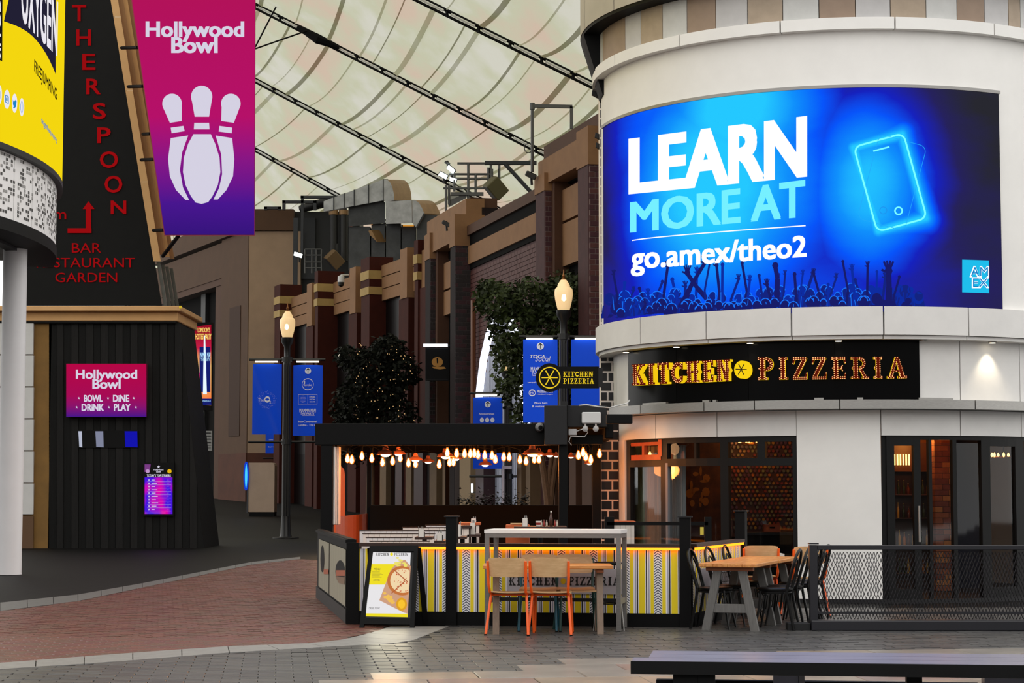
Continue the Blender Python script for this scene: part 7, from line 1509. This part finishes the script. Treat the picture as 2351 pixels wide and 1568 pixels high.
def flood(px, py, Y, lb, s=1, lit=True, tilt=.5):
    c = P(px, py, Y); t = thing('floodlight', lb, 'lamp', c, 'floodlights on the roofs'); R_ = Matrix.Rotation(tilt, 4, 'Y') @ Matrix.Rotation(-.95, 4, 'X'); T_ = Matrix.Translation(c) @ R_
    obj('housing', MB().box(-.32 * s, .32 * s, -.12 * s, .2 * s, -.05 * s, .16 * s, .03, T_), M_pipe, t); obj('lens', MB().box(-.27 * s, .27 * s, -.14 * s, .14 * s, -.07 * s, -.052 * s, 0, T_), em('flood_lens', (235, 250, 250), 12) if lit else M_gird, t); obj('yoke', MB().tube([c + V((0, .1, .1)), c + V((.05 * s, .2, -.5 * s))], .04, 6), M_pipe, t); return t
flood(685, 584, YR - .8, 'lit floodlight at the left end of the roof, by the guard rail', .75, True, .3)
YK = 74
flood(1018, 402, YK, 'lit floodlight lowest left on the roof platform', .6, True, .5); flood(1036, 388, YK, 'lit floodlight upper right on the roof platform', .6, True, .7); flood(1040, 412, YK, 'lit floodlight lower right on the roof platform', .5, True, .3); flood(1027, 374, YK, 'small unlit floodlight on top of the roof platform', .36, False, .5)
flood(1219, 402, 60, 'unlit floodlight on the foot of the tall bracket pole', .55, False, .45); flood(1024, 513, 72, 'unlit floodlight on the sandstone parapet below the platform', .5, False, .5)
t = thing('roof_platform', 'steel service platform with railings carrying the lit floodlights', 'platform', P(1070, 470, YK))
for y, a, b in ((375, 1050, 1128), (400, 1030, 1128), (410, 1030, 1128), (432, 1018, 1115)): obj('rail', MB().tube([P(a, y, YK), P(b, y, YK)], .045, 6), M_gird, t)
for x, y0, y1 in ((1075, 375, 470), (1092, 400, 445), (1031, 425, 470), (1024, 425, 540), (1043, 400, 440), (1127, 375, 420), (1121, 385, 440), (1146, 378, 420)): obj('rail_post', MB().tube([P(x, y0, YK), P(x, y1, YK)], .05, 6), M_gird, t)
obj('deck', MB().hexa([P(1030, 476, YK), P(1070, 455, YK), P(1075, 448, YK + 2), P(1034, 462, YK + 2), P(1030, 460, YK), P(1070, 444, YK), P(1075, 440, YK + 2), P(1034, 448, YK + 2)]), M_gird, t); obj('deck_beam', pbox(1035, 1110, 441, 448, YK - .1, YK + .1), M_gird, t)
obj('jib', pbox(1113, 1232, 369, 377, YK - 6, YK - 5.8), M_gir, t); obj('jib_brace', MB().tube([P(1160, 377, YK - 6), P(1218, 440, YK - 6)], .07, 6), M_gir, t); obj('support_leg', pbox(1075, 1086, 455, 500, YK, YK + .2), M_std, t); obj('support_leg', pbox(1090, 1112, 455, 520, YK + .2, YK + .4), M_gir, t)
def hung_box(nm, lb, px, py, Y, s, m, m2):
    c = P(px, py, Y); t = thing(nm, lb, 'speaker', c); T_ = Matrix.Translation(c) @ Matrix.Rotation(.6, 4, 'Z') @ Matrix.Rotation(.75, 4, 'Y') @ Matrix.Rotation(.3, 4, 'X'); obj('cabinet', MB().box(-s, s, -s * .7, s * .7, -s * .8, s * .8, .03, T_), m, t); obj('grille', MB().box(-s * .9, s * .9, -s * .6, s * .6, -s * .84, -s * .8, 0, T_), m2, t)
    for a in (-.3, .3): obj('hanger', MB().tube([c + V((a * s, 0, s * .8)), c + V((a * s, 0, s * 2.0))], .02, 5), M_pipe, t)
hung_box('loudspeaker', 'big olive speaker box hung tilted under the roof jib', 1138, 432, YK - 2, .36, mat('speaker_olive', (88, 82, 52), .7), M_gird)
hung_box('loudspeaker', 'brown tilted speaker box on the roof left of the parapet', 768, 596, YR - .5, .4, mat('speaker_brown', (108, 84, 54), .7), M_gir)
t = thing('bracket_pole', 'tall grey bracket pole bent over the roof at the tower', 'pole', P(1222, 400, 60)); obj('upright', MB().tube([P(1222, 240, 60), P(1222, 395, 60)], .05, 8), M_gird, t); obj('top_arm', sq([P(1219, 243, 60), P(1314, 245, 60)], .1, .1), M_gird, t); obj('drop_arm', sq([P(1312, 245, 60), P(1312, 296, 60)], .1, .1), M_gird, t); c = P(1213, 340, 60); obj('coil', MB().tube([c + V((.12 * math.cos(k * .524), 0, .15 * math.sin(k * .524))) for k in range(12)], .014, 5, True), M_pipe, t); obj('collar', MB().lathe([(.08, -.1), (.08, .1)], P(1222, 244, 60), 10), M_gird, t)
t = thing('dome_camera', 'white dome camera on the stone parapet below the speaker', 'camera', P(783, 648, 84)); c = P(783, 648, 84); obj('housing', MB().lathe([(.05, .3), (.14, .25), (.15, 0)], c, 14), M_wp, t, smooth=True); obj('dome', MB().lathe([(.14, 0), (.12, -.14), (.04, -.2)], c, 14), M_pipe, t, smooth=True); obj('bracket', MB().tube([c + V((0, 0, .3)), c + V((.3, .4, .36))], .04, 6), M_wp, t)
# unseen dark walls behind and left of the viewer, added to block sky reflections
struct('wall_sky_blocker', bx(-60, 60, -16, -15, 0, 9), mat('sky_blocker_dark', (50, 46, 44), .8)); struct('wall_sky_blocker_left', bx(-47, -46, -15, 46, 0, 9), MATS['sky_blocker_dark'])
